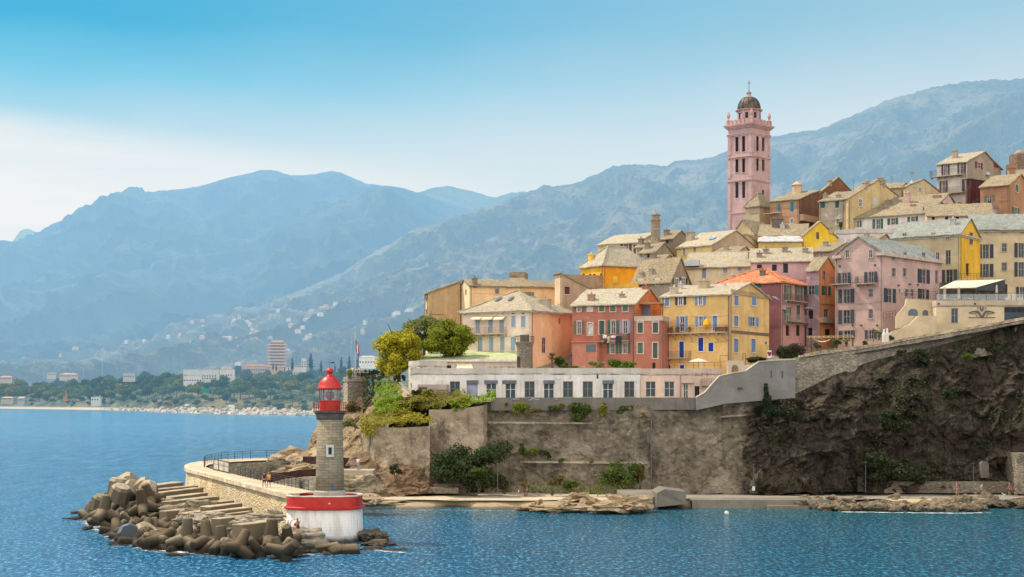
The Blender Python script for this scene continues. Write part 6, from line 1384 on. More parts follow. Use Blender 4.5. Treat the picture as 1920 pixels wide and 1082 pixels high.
tbl = MB(); tbl.lathe([(.5, .72), (.5, .76)], 14); tbl.lathe([(.05, 0), (.05, .72)], 8); tbl.lathe([(.25, 0), (.25, .04)], 12); TBL = tbl.mesh('cafe_table', tabm)
chm = MB(); chm.box((-.22, -.22, .42), (.22, .22, .47)); chm.box((-.22, .18, .47), (.22, .22, .95)); [chm.box((x-.02, y-.02, 0), (x+.02, y+.02, .42)) for x in (-.2, .2) for y in (-.2, .2)]; CHM = chm.mesh('chair', plain((.08, .08, .085)))
for i, px in enumerate((1778, 1790, 1805, 1820, 1845, 1860, 1895)):
    o = link('cafe_table', TBL); o.location = pt(px, 562, 238+(i % 3)*1.4); o.location.z = hT.C.z+hT.H+.1; tag(o, 'small round cafe table under the terrace canopy', 'table', 'terrace cafe tables')
    for s_ in (-1, 1):
        c = link('cafe_chair', CHM); c.location = o.location+Vector((.7*s_, .1, 0)); c.rotation_euler = (0, 0, 1.57*-s_); tag(c, 'dark cafe chair at a terrace table under the canopy', 'chair', 'terrace cafe chairs')
# lower walls, stairs and arched doors left of the terrace block
def fwall(name, poly, Y, th, mat, label, yaw=0.0): return slab_wall(name, poly, Y, th, mat, label, 'wall', yaw)
fwall('terrace_wall', [(1657, 639), (1672, 622), (1690, 616), (1706, 608), (1722, 592), (1756.5, 592), (1756.5, 629), (1700, 646), (1657, 654)], 233.5, .5, CRM, 'curved cream stair wall rising left of the emblem block')
w_ = fwall('arched_wall', [(1681, 592), (1697, 573), (1700, 560), (1756, 563), (1756, 606), (1681, 610)], 239, .5, CRM, 'cream wall with two arched openings below the terrace')
for cx_, r_, py in ((1712, 9, 592), (1735, 5, 592)):
    ar = [(cx_-r_, py)]+[(cx_-r_*math.cos(t*math.pi/10), py-6-(r_ if r_ < 6 else 7)*math.sin(t*math.pi/10)) for t in range(11)]+[(cx_+r_, py)]
    mb = MB(); g = [pt(a, b_, 238.9) for a, b_ in ar]; mb.add(g+[p+Vector((0, .3, 0)) for p in g], [tuple(range(len(g)))[::-1]]); mb.build('arched_door', glass((.1, .12, .15)), w_)
fwall('garden_wall', [(1680, 592), (1712, 592), (1712, 612), (1680, 616)], 236.5, .4, CRM, 'short cream wall in front of the arched doors')
mb = MB(); rail(mb, [pt(1697, 561.5, 238.7), pt(1755, 562.5, 238.7)], 1.3, 1.2, 2, .03); rail(mb, [pt(1656, 604, 241), pt(1679, 600, 239)], 1.5, .6, 3, .03); tag(mb.build('railing', railm), 'dark railings along the terrace left of the emblem block', 'railing')
# logo lettering-free sign by the yellow house
mb = MB(); a = pt(1438.5, 671, 231); b_ = pt(1447, 657, 231); mb.box((a.x, a.y, a.z), (b_.x, b_.y+.1, b_.z)); o = mb.build('sign_board', plain((.75, .72, .72))); tag(o, 'small white sign with dark red mark beside the yellow house', 'sign')
mb = MB(); 
for dx_, dy_, r_ in ((-2, 661.5, .16), (1.8, 661.5, .16), (0, 665, .2)): p = pt(1442.7+dx_, dy_, 230.95); mb.bar(p, p-Vector((0, .03, 0)), r_, 0, 10)
mb.bar(pt(1439.5, 659.5, 230.95), pt(1442, 664, 230.95), .07); mb.bar(pt(1446, 659.5, 230.95), pt(1443, 664, 230.95), .07); mb.build('mark', plain((.22, .03, .06)), o)
# pale arched gatehouse left of the grey retaining wall
w_ = slab_wall('gate_wall', [(1364, 676), (1394, 676), (1394, 684), (1424, 684), (1424, 706), (1364, 712)], 221, .6, ST((.72, .58, .46), .2), 'cream garden wall with arched wooden gate below the yellow house', 'wall')
ar = [(1372, 704)]+[(1378-6*math.cos(t*math.pi/8), 690-6*math.sin(t*math.pi/8)) for t in range(9)]+[(1384, 704)]; mb = MB(); g = [pt(a, b_, 220.95) for a, b_ in ar]; mb.add(g, [tuple(range(len(g)))[::-1]]); mb.build('gate', plain((.28, .16, .08)), w_)
mb = MB(); rail(mb, [pt(1265, 692, 226), pt(1300, 692, 226), pt(1340, 692, 226), pt(1352, 692, 226)], .95, 1.6, 2, .035); rail(mb, [pt(1350, 692, 225.5), pt(1365, 692, 225.5)], 2.0, 1.2, 2, .04); tag(mb.build('railing', plain((.12, .06, .045))), 'rusty railing on the flat roof in front of the yellow house', 'railing')
mb = MB(); mb.bar(pt(1393, 690, 224), pt(1393, 663, 224), .05); mb.bar(pt(1398, 690, 224), pt(1398, 663, 224), .05); mb.bar(pt(1393, 663, 224), pt(1398, 663, 224), .05); tag(mb.build('gate_frame', plain((.1, .06, .05))), 'thin metal gate frame by the yellow house gable', 'gate')
e = empty('parasol', 'pale parasol with drooping canvas on the arcade roof', 'parasol', pt(1310, 693, 226.5)); mb = MB(); mb.bar((0, 0, 0), (0, 0, 1.6), .04); mb.build('pole', plain((.2, .12, .08)), e); mb = MB(); mb.lathe([(1.5, 1.15), (.8, 1.45), (.02, 1.65)], 12, cap=False); mb.build('canopy', plain((.66, .56, .44), .85), e)
# ------------------------------------------------------------------ middle and upper town
OR1 = ST((.98, .52, .06), .15, stain=(.6, .33, .06)); OR2 = ST((.92, .38, .03), .15, stain=(.55, .22, .03))
h = House('orange_house', 'vivid orange house with pyramid slate roof and yellow terrace', 1089, 1131, 1224, 494, 560, 272, 58, OR1, ('hip', 463, PALE), wallR=OR2, frame=(.6, .4, .15))
h.win('L', [1094, 1106.5, 1114], 523, 5, 19, 'c', 'n', surround=False); h.win('L', [1127], 522, 4.5, 19, 'c', 'n', surround=False); h.finish(.4); h.chimney(1108, .1, .8, .9, OR1)
hT2 = House('yellow_terrace', 'yellow roof terrace with pierced parapet in front of the orange house', 1134, 1196, None, 531, 560, 262, 12, ST((.82, .48, .07), .12), ('flat', None, ST((.8, .46, .08))), d=5, cat='terrace'); hT2.finish(0); hT2.strip('L', 1150, 1158, 518, 531, ST((.82, .48, .07)), 'pillar', .3)
h = House('grey_house', 'grey house with wide lichen-stained roof right of the orange house', 1187, 1258, 1292, 523, 575, 260, 40, ST((.38, .33, .26), .5, stain=(.2, .17, .14)), ('gR', 483, OLD), wallR=ST((.40, .32, .22), .5)); h.win('L', [1202], 532, 8, 14, 'o', 'G'); h.win('L', [1233], 529, 7, 11, 'o', 'G'); h.win('R', 1268, 528, 6, 12, 'o', 'G'); h.win('R', 1281, 527, 6, 12, 'o', 'k'); h.finish(.5); h.chimney(1203, .1, .7, .6); h.chimney(1221, .15, .7, .8)
h = House('chapel_house', 'long beige house with plain slate roof at the top left of the town', 1122, 1196, 1255, 454, 500, 292, 35, ST((.72, .56, .34), .15), ('gR', 437, PALE), wallR=ST((.68, .54, .34), .2)); h.win('L', 1174, 464, 9, 15, 'o', 'p', surround=False); h.win('L', 1190.5, 468, 6, 18, 'c', 'p', surround=False); h.finish(.4)
# small bell tower
e = empty('bell_turret', 'slim weathered stone bell turret above the grey roofs', 'bell turret', pt(1229.5, 450, 287), R(-30)); f = 287/F; tm = masonry((.32, .25, .17), (.45, .36, .25), (.28, .22, .16), 1.6, 2, (.14, .11, .08), .5)
mb = MB(); mb.box((-.65, -.65, -4), (.65, .65, 36*f)); mb.build('shaft', tm, e); mb = MB(); mb.box((-.8, -.8, 36*f), (.8, .8, 37.5*f)); mb.box((-.55, -.55, 37.5*f), (.55, .55, 46*f)); mb.box((-.72, -.72, 46*f), (.72, .72, 47.5*f)); mb.lathe([(.55, 47.5*f), (.35, 50*f), (.05, 52*f)], 10); mb.build('belfry', tm, e)
mb = MB(); mb.bar((0, 0, 52*f), (0, 0, 58*f), .04); mb.build('rod', railm, e)
YP = ST((.74, .56, .24), .2, stain=(.5, .38, .18)); BR = ST((.52, .375, .24), .4, stain=(.3, .21, .14))
h = House('pale_yellow_house', 'pale yellow house with broad brown stepped gable wall in mid town', 1269, 1334, 1424, 459, 505, 280, 46, YP, ('gR', 432, PALE), wallR=BR); h.win('L', [1283, 1302.5], 471, 5, 14, 'n'); h.win('L', 1321, 479, 5, 11, 'n'); h.win('R', 1370, 472, 6, 6, 'd', surround=False); h.finish(.35); h.chimney(1281, .25, 1.3, 1.5, ST((.4, .33, .25), .5)); h.strip('R', 1366, 1373, 469, 475, plain((.6, .58, .54)), 'air_conditioner', .35)
x_ = -h.w*.25; mb = MB(); y_ = h.d*.2; n0 = Vector((x_, y_, h.zr(x_, y_)+.28)); s_ = 2*h.rh/h.d; mb.hexa([n0+Vector((a, b_, b_*s_+c)) for c in (0, .08) for a, b_ in ((-.6, -.5), (.6, -.5), (.6, .5), (-.6, .5))]); mb.build('skylight', plain((.25, .4, .55), .2), h.robj)
for lx_, cx_, rx_, yt, yb, ya, Y, a, wc, lb in [(1200, 1228, 1262, 472, 500, 455, 283, 40, (.34, .28, .2), 'small grey-brown house crowded left of the pale yellow house'), (1212, 1240, 1270, 489, 520, 478, 276, 38, (.40, .32, .22), 'low brown house under the small grey-brown one'), (1238, 1262, 1292, 446, 480, 432, 291, 40, (.3, .24, .18), 'dark little house behind the bell turret'), (1192, 1212, 1240, 462, 490, 451, 287, 38, (.5, .38, .24), 'narrow tan house directly below the bell turret')]:
    h = House('small_house', lb, lx_, cx_, rx_, yt, yb, Y, a, ST(wc, .5), ('gR', ya, OLD)); h.win('L', lx_*.45+cx_*.55, yt+8, 4, 7, 'd', surround=False); h.win('L', lx_*.75+cx_*.25, yt+9, 4, 6, 'n'); h.finish(.4); h.chimney((lx_+cx_)/2, .2, .9, 1.0, ST((.3, .25, .19), .5))
h = House('cream_house', 'cream house with blue-grey shutters just above the red tiled roof', 1286, 1414, None, 498, 550, 266, 14, ST((.70, .60, .40), .2), ('gR', 472, WARM), d=12); h.win('L', 1320, 511.5, 7.5, 19, 'c', 'v'); h.win('L', 1360, 506, 8, 12, 'c', 'v'); h.win('L', 1387, 504, 8, 10, 'c', 'v'); h.finish(.5); h.chimney(1408, .25, 1.0, 1.0, ST((.35, .29, .22), .5))
mb = MB(); mb.box((-h.w-.2, -1.0, h.H+.1), (-h.w+2.4, .6, h.H+1.2)); mb.build('dormer', ST((.6, .62, .64)), h.robj)
LPK = ST((.56, .39, .40), .4, stain=(.35, .23, .25), peel=.3, peelcol=(.6, .47, .42))
h = House('lilac_pink_house', 'lilac pink house with three dark windows behind the red tiled roof', 1407, 1523, None, 489, 545, 259, 10, LPK, ('gR', 465, WARM), d=13); h.win('L', [1424, 1452], 502, 9, 12, 'd', surround=False); h.win('L', 1473, 503, 9, 18, 'd', surround=False); h.finish(.4)
for px, fy in ((1424, .15), (1436, .3), (1472, .35), (1510, .3)): h.chimney(px, fy, .9, .7, ST((.32, .26, .21), .5))
h = House('gabled_tan_house', 'tan gabled house standing at the foot of the church tower', 1372, 1415, 1452, 436, 470, 296, 42, ST((.62, .46, .27), .25), ('gL', 412, OLD), wallR=ST((.55, .4, .25), .4)); h.win('L', [1396, 1407], 448, 5, 9, 'n'); h.win('R', 1424, 459, 8, 7, 'n'); h.finish(.4)
h = House('brown_gable_wall', 'plain brown stepped wall between the pale yellow house and the tan gable', 1392, 1402, 1436, 440, 480, 290, 50, BR, ('sY', 470, OLD)); h.finish(.2)
h = House('white_low_house', 'low white house with blue-grey roof below the church', 1422, 1512, None, 440, 470, 292, 14, ST((.74, .72, .70), .3), ('gR', 420, OLD), d=11); h.win('L', [1450, 1462, 1486], 445, 5, 6, 'd', surround=False); h.win('L', 1474, 444, 7, 6, 'b', 'n', surround=False); h.finish(.35); h.chimney(1458, .4, 2.0, 1.4, ST((.16, .14, .13), .4)); h.chimney(1467, .3, .9, .8, ST((.5, .45, .4)))
h = House('flat_grey_roof_house', 'house with flat pale grey roof slab under the low white house', 1422, 1504, None, 452, 480, 286, 10, ST((.66, .47, .14), .3), ('sY', 443, plain((.46, .44, .42), .9, .25, 1.2)), d=6); h.finish(.3)
h = House('yellow_gable_house', 'bright yellow gable house with one dark window in mid town', 1503, 1507, 1569, 441, 480, 288, 60, ST((.8, .5, .06)), ('gR', 415, OLD), wallR=ST((.84, .56, .055), .18, stain=(.6, .4, .06))); h.win('R', 1533, 442, 5, 13, 'b', 'n', surround=False); h.finish(.3); h.chimney(1555, .8, 1.0, .6, ST((.5, .4, .2)))
h = House('peeling_white_wall_house', 'low house with peeling white wall right of the yellow gable', 1567, 1694, None, 428, 480, 291, 10, ST((.70, .66, .64), .5, stain=(.4, .34, .32), peel=.4, peelcol=(.5, .4, .38)), ('flat', None, ST((.6, .56, .52))), d=5); h.finish(0)
h = House('white_green_shutter_house', 'wide white house with green shutters and big mossy slate roof', 1600, 1742, 1812, 398, 450, 300, 36, ST((.76, .70, .66), .4, stain=(.5, .4, .36), peel=.2), ('gR', 363, OLD), wallR=ST((.74, .54, .45), .2)); 
h.win('L', 1608, 420, 6, 12, 'o', 'g', surround=False); h.win('L', 1646, 421, 8, 21, 'o', 'g', surround=False); h.win('L', [1674], 415, 8, 12, 'o', 'g', surround=False); h.win('L', 1711.5, 410.5, 8, 9, 'o', 'g', surround=False); h.win('R', 1770, 385, 5, 10, 'o', 'g', surround=False); h.win('R', 1800, 386, 7, 13, 'c', 'g', surround=False)
h.finish(.5); h.chimney(1702, .3, 1.0, 2.0, ST((.55, .38, .34))); h.chimney(1665, .3, 1.2, .8, ST((.3, .24, .2), .5)); h.chimney(1653, .2, 1.3, .4, ST((.3, .22, .17), .5), False); h.chimney(1712, .2, 1.0, .4, ST((.3, .22, .17), .5), False); h.chimney(1757, .4, 1.4, .5, ST((.36, .2, .17), .5), False)
h = House('pink_row_house', 'low pink row with small dark openings behind the grey hotel roof', 1738, 1862, None, 402, 440, 294, 10, ST((.74, .50, .42), .25), ('gR', 382, OLD), d=9); h.win('L', [1750, 1775, 1795, 1830, 1843], 409, 6, 7, 'd', surround=False); h.finish(.4)
h = House('round_apse_house', 'beige half-round house with conical slate roof right of the church tower', 1399, 1424, 1450, 382, 430, 322, 45, ST((.52, .40, .25), .5, stain=(.3, .23, .15)), ('hip', 363, OLD)); h.finish(.4)
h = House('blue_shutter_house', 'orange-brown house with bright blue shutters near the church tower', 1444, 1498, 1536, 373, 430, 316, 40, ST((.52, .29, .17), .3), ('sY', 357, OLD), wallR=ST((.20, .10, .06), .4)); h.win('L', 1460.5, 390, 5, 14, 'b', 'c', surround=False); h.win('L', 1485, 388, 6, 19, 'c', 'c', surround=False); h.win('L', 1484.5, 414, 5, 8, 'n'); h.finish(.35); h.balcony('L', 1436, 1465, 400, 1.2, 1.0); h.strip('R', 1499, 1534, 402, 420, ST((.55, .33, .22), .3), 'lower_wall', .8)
mb = MB(); rail(mb, [(-h.w+1, 1.0, h.H+.6), (-1.5, 1.0, h.H+.6)], 1.4, .8, 4, .03); mb.build('railing', plain((.5, .5, .52)), h.robj)
e = empty('cupola', 'small cream cupola on a roof between the church and the brown gable', 'cupola', pt(1494.5, 362, 325)); f = 325/F; mb = MB(); mb.lathe([(9*f, -3), (9*f, 14*f), (11*f, 14.3*f), (11*f, 15.3*f)], 8); mb.build('drum', ST((.66, .44, .26)), e); mb = MB(); mb.lathe([(10.5*f, 15.3*f), (5*f, 19*f), (.6*f, 22*f)], 10); mb.build('roof', ST((.62, .46, .3)), e)
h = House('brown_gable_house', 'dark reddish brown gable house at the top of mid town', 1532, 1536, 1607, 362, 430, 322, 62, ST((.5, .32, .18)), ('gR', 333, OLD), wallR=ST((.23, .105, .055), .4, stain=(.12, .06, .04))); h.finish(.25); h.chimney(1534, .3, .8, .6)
h = House('flaking_house', 'grey flaking house with dark windows below the brown gable', 1536, 1583, 1612, 374, 440, 309, 35, ST((.44, .37, .28), .6, stain=(.25, .2, .16), peel=.5, peelcol=(.62, .52, .44)), ('sY', 358, OLD), wallR=ST((.62, .45, .22), .45)); h.win('L', [1543, 1569.5], 384, 7, 12, 'c', 't', surround=False); h.win('L', [1571], 415, 6, 10, 'n'); h.finish(.4); h.chimney(1545, .3, .8, .8); h.chimney(1572, .2, .8, .6)
h = House('ochre_gable_house', 'big stained ochre gable house in the upper town', 1583, 1590, 1702, 372, 440, 308, 58, ST((.7, .5, .25), .4), ('gR', 337, OLD), wallR=ST((.64, .48, .24), .65, stain=(.3, .22, .13), peel=.15)); h.win('R', 1613, 380, 6, 14, 'n'); h.win('R', 1641, 378, 5, 12, 'b', 'l', surround=False); h.finish(.3)
for px, fy in ((1625, .35), (1640, .3), (1660, .55), (1678, .6)): h.chimney(px, fy, .9, .8)
for lx_, cx_, rx_, yt, yb, ya, Y, a, wc, lb in [(1600, 1625, 1655, 356, 380, 344, 318, 40, (.6, .45, .36), 'small pinkish attic house behind the ochre gable'), (1694, 1700, 1762, 350, 385, 336, 318, 50, (.66, .52, .3), 'small cream house left of the white balcony villa'), (1655, 1690, 1706, 351, 380, 342, 320, 30, (.5, .38, .26), 'low tan house below the stone cross')]:
    h = House('small_house', lb, lx_, cx_, rx_, yt, yb, Y, a, ST(wc, .4), ('gR', ya, OLD)); h.win('R', (cx_*.6+rx_*.4), yt+4, 5, 6, 'n'); h.finish(.3)
e = empty('stone_cross', 'grey stone cross on a little turret above the upper roofs', 'cross', pt(1710, 345, 320)); f = 320/F; mb = MB(); mb.lathe([(6*f, -6*f), (5*f, 2*f), (2*f, 6*f), (1*f, 9*f)], 10); mb.build('pedestal', ST((.5, .45, .38)), e); mb = MB(); mb.box((-.7*f, -.7*f, 9*f), (.7*f, .7*f, 29*f)); mb.box((-4.5*f, -.6*f, 20*f), (-.7*f, .6*f, 22*f)); mb.box((.7*f, -.6*f, 20*f), (4.5*f, .6*f, 22*f)); mb.build('cross', plain((.25, .24, .22)), e)
GB = ST((.42, .33, .25), .25)
h = House('balcony_villa', 'tall white villa with two balconies and plum shutters at the top right', 1757, 1813, 1877, 302, 385, 326, 43, ST((.72, .64, .54), .2), ('gR', 284, WARM), wallR=GB, frame=(.66, .6, .52)); h.win('L', [1773], 318, 6, 21, 'o', 'p', surround=False, name='balcony_door'); h.win('L', [1803], 316, 6, 22, 'o', 'p', surround=False, name='balcony_door'); h.win('L', 1769.5, 350, 6, 22, 'o', 'p', surround=False, name='balcony_door'); h.win('L', 1806, 348, 6, 24, 'c', 'p', surround=False); h.win('R', 1835, 310, 6, 12, 'o', 'R', surround=False); h.win('R', 1867, 311, 8, 8, 'c', 'R', surround=False)
h.finish(.5); h.chimney(1791, .25, 1.0, 1.6, ST((.4, .32, .25), .5)); h.balcony('L', 1748, 1811, 330, 1.3, 1.3); h.balcony('L', 1748, 1811, 363, 1.2, 1.1); h.strip('R', 1847, 1853, 322, 329, plain((.55, .53, .5)), 'air_conditioner', .4)
h = House('maroon_annex', 'maroon lean-to annex on the right of the white balcony villa', 1812, 1816, 1852, 336, 385, 318, 55, ST((.10, .03, .035)), ('sY', 340, plain((.06, .06, .06), .9)), wallR=ST((.11, .032, .04), .4)); h.finish(.3)
h = House('rust_house', 'rust orange house with green shutters at the right edge of the upper town', 1838, 1892, 1935, 346, 440, 308, 38, ST((.42, .22, .13), .45, stain=(.22, .12, .08)), ('gR', 326, OLD), wallR=ST((.50, .26, .14), .3)); h.win('L', 1855, 372, 8, 11, 'o', 'G', surround=False); h.win('R', 1906, 353, 5, 14, 'c', 'G'); h.win('R', 1904, 396, 6, 14, 'o', 'G'); h.finish(.4)
h = House('rust_house', 'brown house cut by the right picture edge above the beige hotel', 1893, 1960, None, 336, 440, 316, 15, ST((.40, .21, .12), .4), ('gR', 318, OLD), d=10); h.finish(.4); h.chimney(1898, .2, 1.2, 1.6, ST((.4, .2, .12)))
h = House('pink_green_house', 'faded pink house with green shutters below the maroon annex', 1805, 1872, None, 383, 440, 303, 12, ST((.50, .34, .32), .45, peel=.2), ('flat', None, ST((.3, .22, .2))), d=8); h.win('L', [1829, 1855], 374+8, 7, 10, 'd', surround=False); h.win('L', [1858], 398, 5, 12, 'c', 'G'); h.finish(0)
e = empty('square_tower', 'brown square tower with small dome at the far right top', 'tower', pt(1911, 330, 335), .3); f = 335/F; bt = masonry((.22, .14, .1), (.32, .21, .15), (.18, .12, .09), 1.6, 2); mb = MB(); mb.box((-17*f, -17*f, -3), (17*f, 17*f, 22*f)); mb.box((-13*f, -13*f, 22*f), (13*f, 13*f, 40*f)); mb.build('wall', bt, e); mb = MB(); mb.lathe([(10*f, 40*f), (8.5*f, 44*f), (5*f, 47*f), (.3*f, 49*f)], 12); mb.build('dome', ST((.5, .32, .2)), e); mb = MB(); mb.box((-24*f, -17*f, 2*f), (-17.1*f, -9*f, 9*f)); mb.build('chimney', bt, e)
# filler roofs in the gaps between the named houses
for i, (lx_, cx_, rx_, yt, yb, ya, Y, a, wc, lb) in enumerate([(1520, 1560, 1610, 470, 520, 455, 268, 38, (.5, .36, .26), 'small mossy-roofed house just behind the crumbling house'), (1460, 1500, 1535, 480, 520, 467, 266, 34, (.44, .33, .28), 'low tiled dwelling between the lilac house and the crumbling one'), (1590, 1640, 1680, 452, 500, 440, 275, 36, (.5, .42, .34), 'half hidden grey-roofed house behind the pink hotel ridge'), (1330, 1375, 1420, 478, 520, 462, 274, 36, (.6, .46, .28), 'hidden ochre house behind the cream house roof')]):
    h = House('small_house', lb, lx_, cx_, rx_, yt, yb, Y, a, ST(wc, .5), ('gR', ya, OLD)); h.win('L', (lx_+cx_)/2, yt+8, 5, 8, 'n'); h.finish(.4); h.chimney(lx_*.3+cx_*.7, .3, .8, .8)
# ------------------------------------------------------------------ church tower
TP = ST((.55, .36, .36), .45, stain=(.36, .23, .2)); TPm = ST((.56, .37, .355), .5, stain=(.4, .25, .2))
h = House('church_tower', 'tall pink baroque church bell tower with dark ribbed dome and cross', 1365, 1409.5, 1443.5, 227, 430, 335, 43, TP, ('flat', None, TPm), cat='church tower', sink=8, wallR=TPm)
w, d = h.w, h.d; f = 335/F; Z = lambda py: CH-(py-HY)/F*335-h.cz
DARKP = plain((.035, .03, .03), .9)
def arch(face, px, y0, y1, wpx):
    fn = h.L if face == 'L' else h.Rr; a, z1 = fn(px-wpx/2, y0); b_, z0 = fn(px+wpx/2, y1); P = h.P(face); r = (b_-a)/2; m_ = (a+b_)/2
    hs = h.hR if face == 'R' else h.hL; hs.append((a, b_, z0, z1))
    mb = MB(); n = 8; arc = [(m_-r*math.cos(t*math.pi/n), z1-r+r*math.sin(t*math.pi/n)) for t in range(n+1)]
    for (xa, za), (xb, zb) in zip(arc, arc[1:]): mb.add([P(xa, 0, za), P(xb, 0, zb), P(xb, 0, z1), P(xa, 0, z1)], [(0, 1, 2, 3)]); mb.add([P(xa, 0, za), P(xb, 0, zb), P(xb, .4, zb), P(xa, .4, za)], [(3, 2, 1, 0)])
    wo_ = mb.build('arched_opening', TP if face == 'L' else TPm, h.root)
    mb = MB(); mb.box((a-.05, .45, z0), (b_+.05, .5, z1), 0, P)
    mb.build('louvre', DARKP, wo_)
    mb = MB(); e_ = .09
    for k_ in range(n): mb.bar(P(*(arc[k_][0], -.02, arc[k_][1])), P(*(arc[k_+1][0], -.02, arc[k_+1][1])), e_)
    mb.box((a-.09, -.06, z0), (a, .02, z1-r), 0, P); mb.box((b_, -.06, z0), (b_+.09, .02, z1-r), 0, P); mb.box((a-.12, -.1, z0-.12), (b_+.12, .02, z0), 0, P); mb.build('moulding', ST((.66, .46, .42), .3), wo_)
for px in (1381.7, 1394.2):
    arch('L', px, 249.5, 284, 6.4); arch('L', px, 293, 323, 6.2)
for px in (1420.3, 1431): arch('R', px, 249.5, 284, 5.4); arch('R', px, 293, 321, 5.2)
h.win('L', [1381.7, 1394.2], 356, 6, 31, 'd', surround=False, name='window'); h.win('R', 1431, 361, 4, 9, 'd', surround=False); h.finish(0)
dm = ST((.62, .40, .36), .45, stain=(.3, .19, .16))
def course(py, hgt, o, name='string_course', m_=None):
    mb = MB(); z = Z(py); mb.box((-w-o, -o, z-hgt), (o, d+o, z)); mb.build(name, m_ or dm, h.root)
for py, hg, o in ((290, .25, .22), (293.5, .15, .12), (334, .3, .22), (337, .15, .12), (395, .3, .12)): course(py, hg, o)
for py, hg, o in ((248.5, .25, .2), (246.5, .2, .28), (235, .3, .22), (233, .3, .42), (231, .25, .68), (229.4, .18, .76)): course(py, hg, o, 'cornice')
course(244.5, 1.0, .05, 'frieze', TPm)
for face in 'LR':                                 # corner pilasters and panel frames
    P = h.P(face); ln = w if face == 'L' else d; s0 = -w if face == 'L' else 0; mb = MB()
    for x0, x1 in ((0.0, .75), (ln-.75, ln)):
        for za, zb in ((Z(286), Z(249)), (Z(330), Z(296)), (Z(392), Z(340)), (-3, Z(398))): mb.box((s0+x0, -.12, za), (s0+x1, -.002, zb), 0, P)
    for za, zb in ((Z(284), Z(251)), (Z(326), Z(298)), (Z(376), Z(342))):
        mb.box((s0+1.1, -.05, za), (s0+1.2, -.002, zb), 0, P); mb.box((s0+ln-1.2, -.05, za), (s0+ln-1.1, -.002, zb), 0, P)
    mb.build('pilaster', TPm, h.root)
mb = MB(); z = Z(229.2); b0 = .12
for a, b_ in (((-w-b0, -b0), (b0, -b0+.3)), ((b0-.3, -b0+.3), (b0, d+b0)), ((-w-b0, d+b0-.3), (b0-.3, d+b0)), ((-w-b0, -b0+.3), (-w-b0+.3, d+b0-.3))): mb.box((*a, z), (*b_, Z(221)))
mb.build('balustrade', TPm, h.root)
mb = MB()
for i in range(7):
    for xx, yy in ((-w-b0+(w+2*b0)*i/6, -b0-.06), (b0+.06, -b0+(d+2*b0)*i/6)): mb.box((xx-.18, yy-.12, z), (xx+.18, yy+.12, Z(220.2)))
mb.build('balustrade_post', dm, h.root)
for x, y in ((b0-.2, -b0+.2), (-w-b0+.2, -b0+.2), (b0-.2, d+b0-.2), (-w-b0+.2, d+b0-.2)):
    mb = MB(); z = Z(221); mb.lathe([(.42, z), (.42, z+.25), (.15, z+.4), (.2, z+.6), (.4, z+1.05), (.36, z+1.45), (.18, z+1.75), (.22, z+1.85), (.06, z+2.05)], 12, (x, y)); mb.build('urn', TPm, h.root)
c = (-w/2, d/2); r8 = 2.65
mb = MB(); mb.lathe([(r8, Z(228)), (r8, Z(201.5))], 8, c); lt = mb.build('lantern', TP, h.root)
mb = MB(); mb.lathe([(r8+.1, Z(202)), (r8+.35, Z(200.3)), (r8+.35, Z(199.5)), (r8, Z(199))], 24, c); mb.build('lantern_cornice', dm, h.root)
for i in range(8):
    t = (i+.5)/8*6.2832; n_ = Vector((math.cos(t), math.sin(t), 0)); s_ = Vector((-n_.y, n_.x, 0)); ap = r8*math.cos(math.pi/8); p = Vector((c[0], c[1], 0))+n_*(ap+.02)
    mb = MB(); mb.hexa([p+s_*a+n_*b_+Vector((0, 0, zz)) for zz in (Z(217), Z(206)) for a, b_ in ((-.32, .01), (.32, .01), (.32, -.2), (-.32, -.2))]); mb.build('window', DARKP, lt)
m, nt, out = newmat('dome_slate'); q = NT(nt); cc = coords(q); n1 = q.noise(cc, .8, 5, .65); n2 = q.noise(q.map(cc, (1, 1, .3)), 2, 5)
k = q.mix(q.rng(n1, .4, .65), (.035, .032, .03), (.15, .10, .06)); k = q.mix(q.math('MULTIPLY', q.rng(n2, .5, .7), .5), k, (.28, .2, .13)); b = q.bsdf(k, .6, q.bump(n2, .3, .05), .35); nt.links.new(b.outputs[0], out.inputs[0])
mb = MB(); prof = []; z0 = Z(199.2); hd = Z(174.5)-z0
for i in range(11): t = i/10; prof.append((2.5*math.cos(t*1.42)**.85, z0+hd*math.sin(t*1.5708)))
mb.lathe(prof, 32, c); dom = mb.build('dome', m, h.root, True)
mb = MB()
for i in range(12):
    t = i/12*6.2832
    for (ra, za), (rb, zb) in zip(prof, prof[1:]): mb.bar((c[0]+ra*math.cos(t)*1.01, c[1]+ra*math.sin(t)*1.01, za), (c[0]+rb*math.cos(t)*1.01, c[1]+rb*math.sin(t)*1.01, zb), .07, 0, 4)
mb.build('rib', plain((.05, .045, .04)), dom)
mb = MB(); zt = Z(175); mb.lathe([(.75, zt-.2), (.75, zt+.1), (.4, zt+.25), (.35, zt+.8), (.62, zt+1.0), (.62, zt+1.1), (.1, zt+1.25)], 16, c); mb.build('finial', TPm, h.root)
mb = MB(); zc = zt+1.2; X, Y_ = c; mb.bar((X, Y_, zc), (X, Y_, zc+2.7), .06); mb.bar((X-.62*.73, Y_+.62*.68*0, zc+2.0), (X+.62*.73, Y_, zc+2.0), .055); mb.bar((X-.5, Y_, zc-1.3), (X-.5, Y_, zc-.3), .03); mb.bar((X+.5, Y_, zc-1.3), (X+.5, Y_, zc-.3), .03); mb.bar((X-.5, Y_, zc-.3), (X, Y_, zc+.4), .03); mb.bar((X+.5, Y_, zc-.3), (X, Y_, zc+.4), .03); mb.build('cross', plain((.05, .05, .055)), h.root)
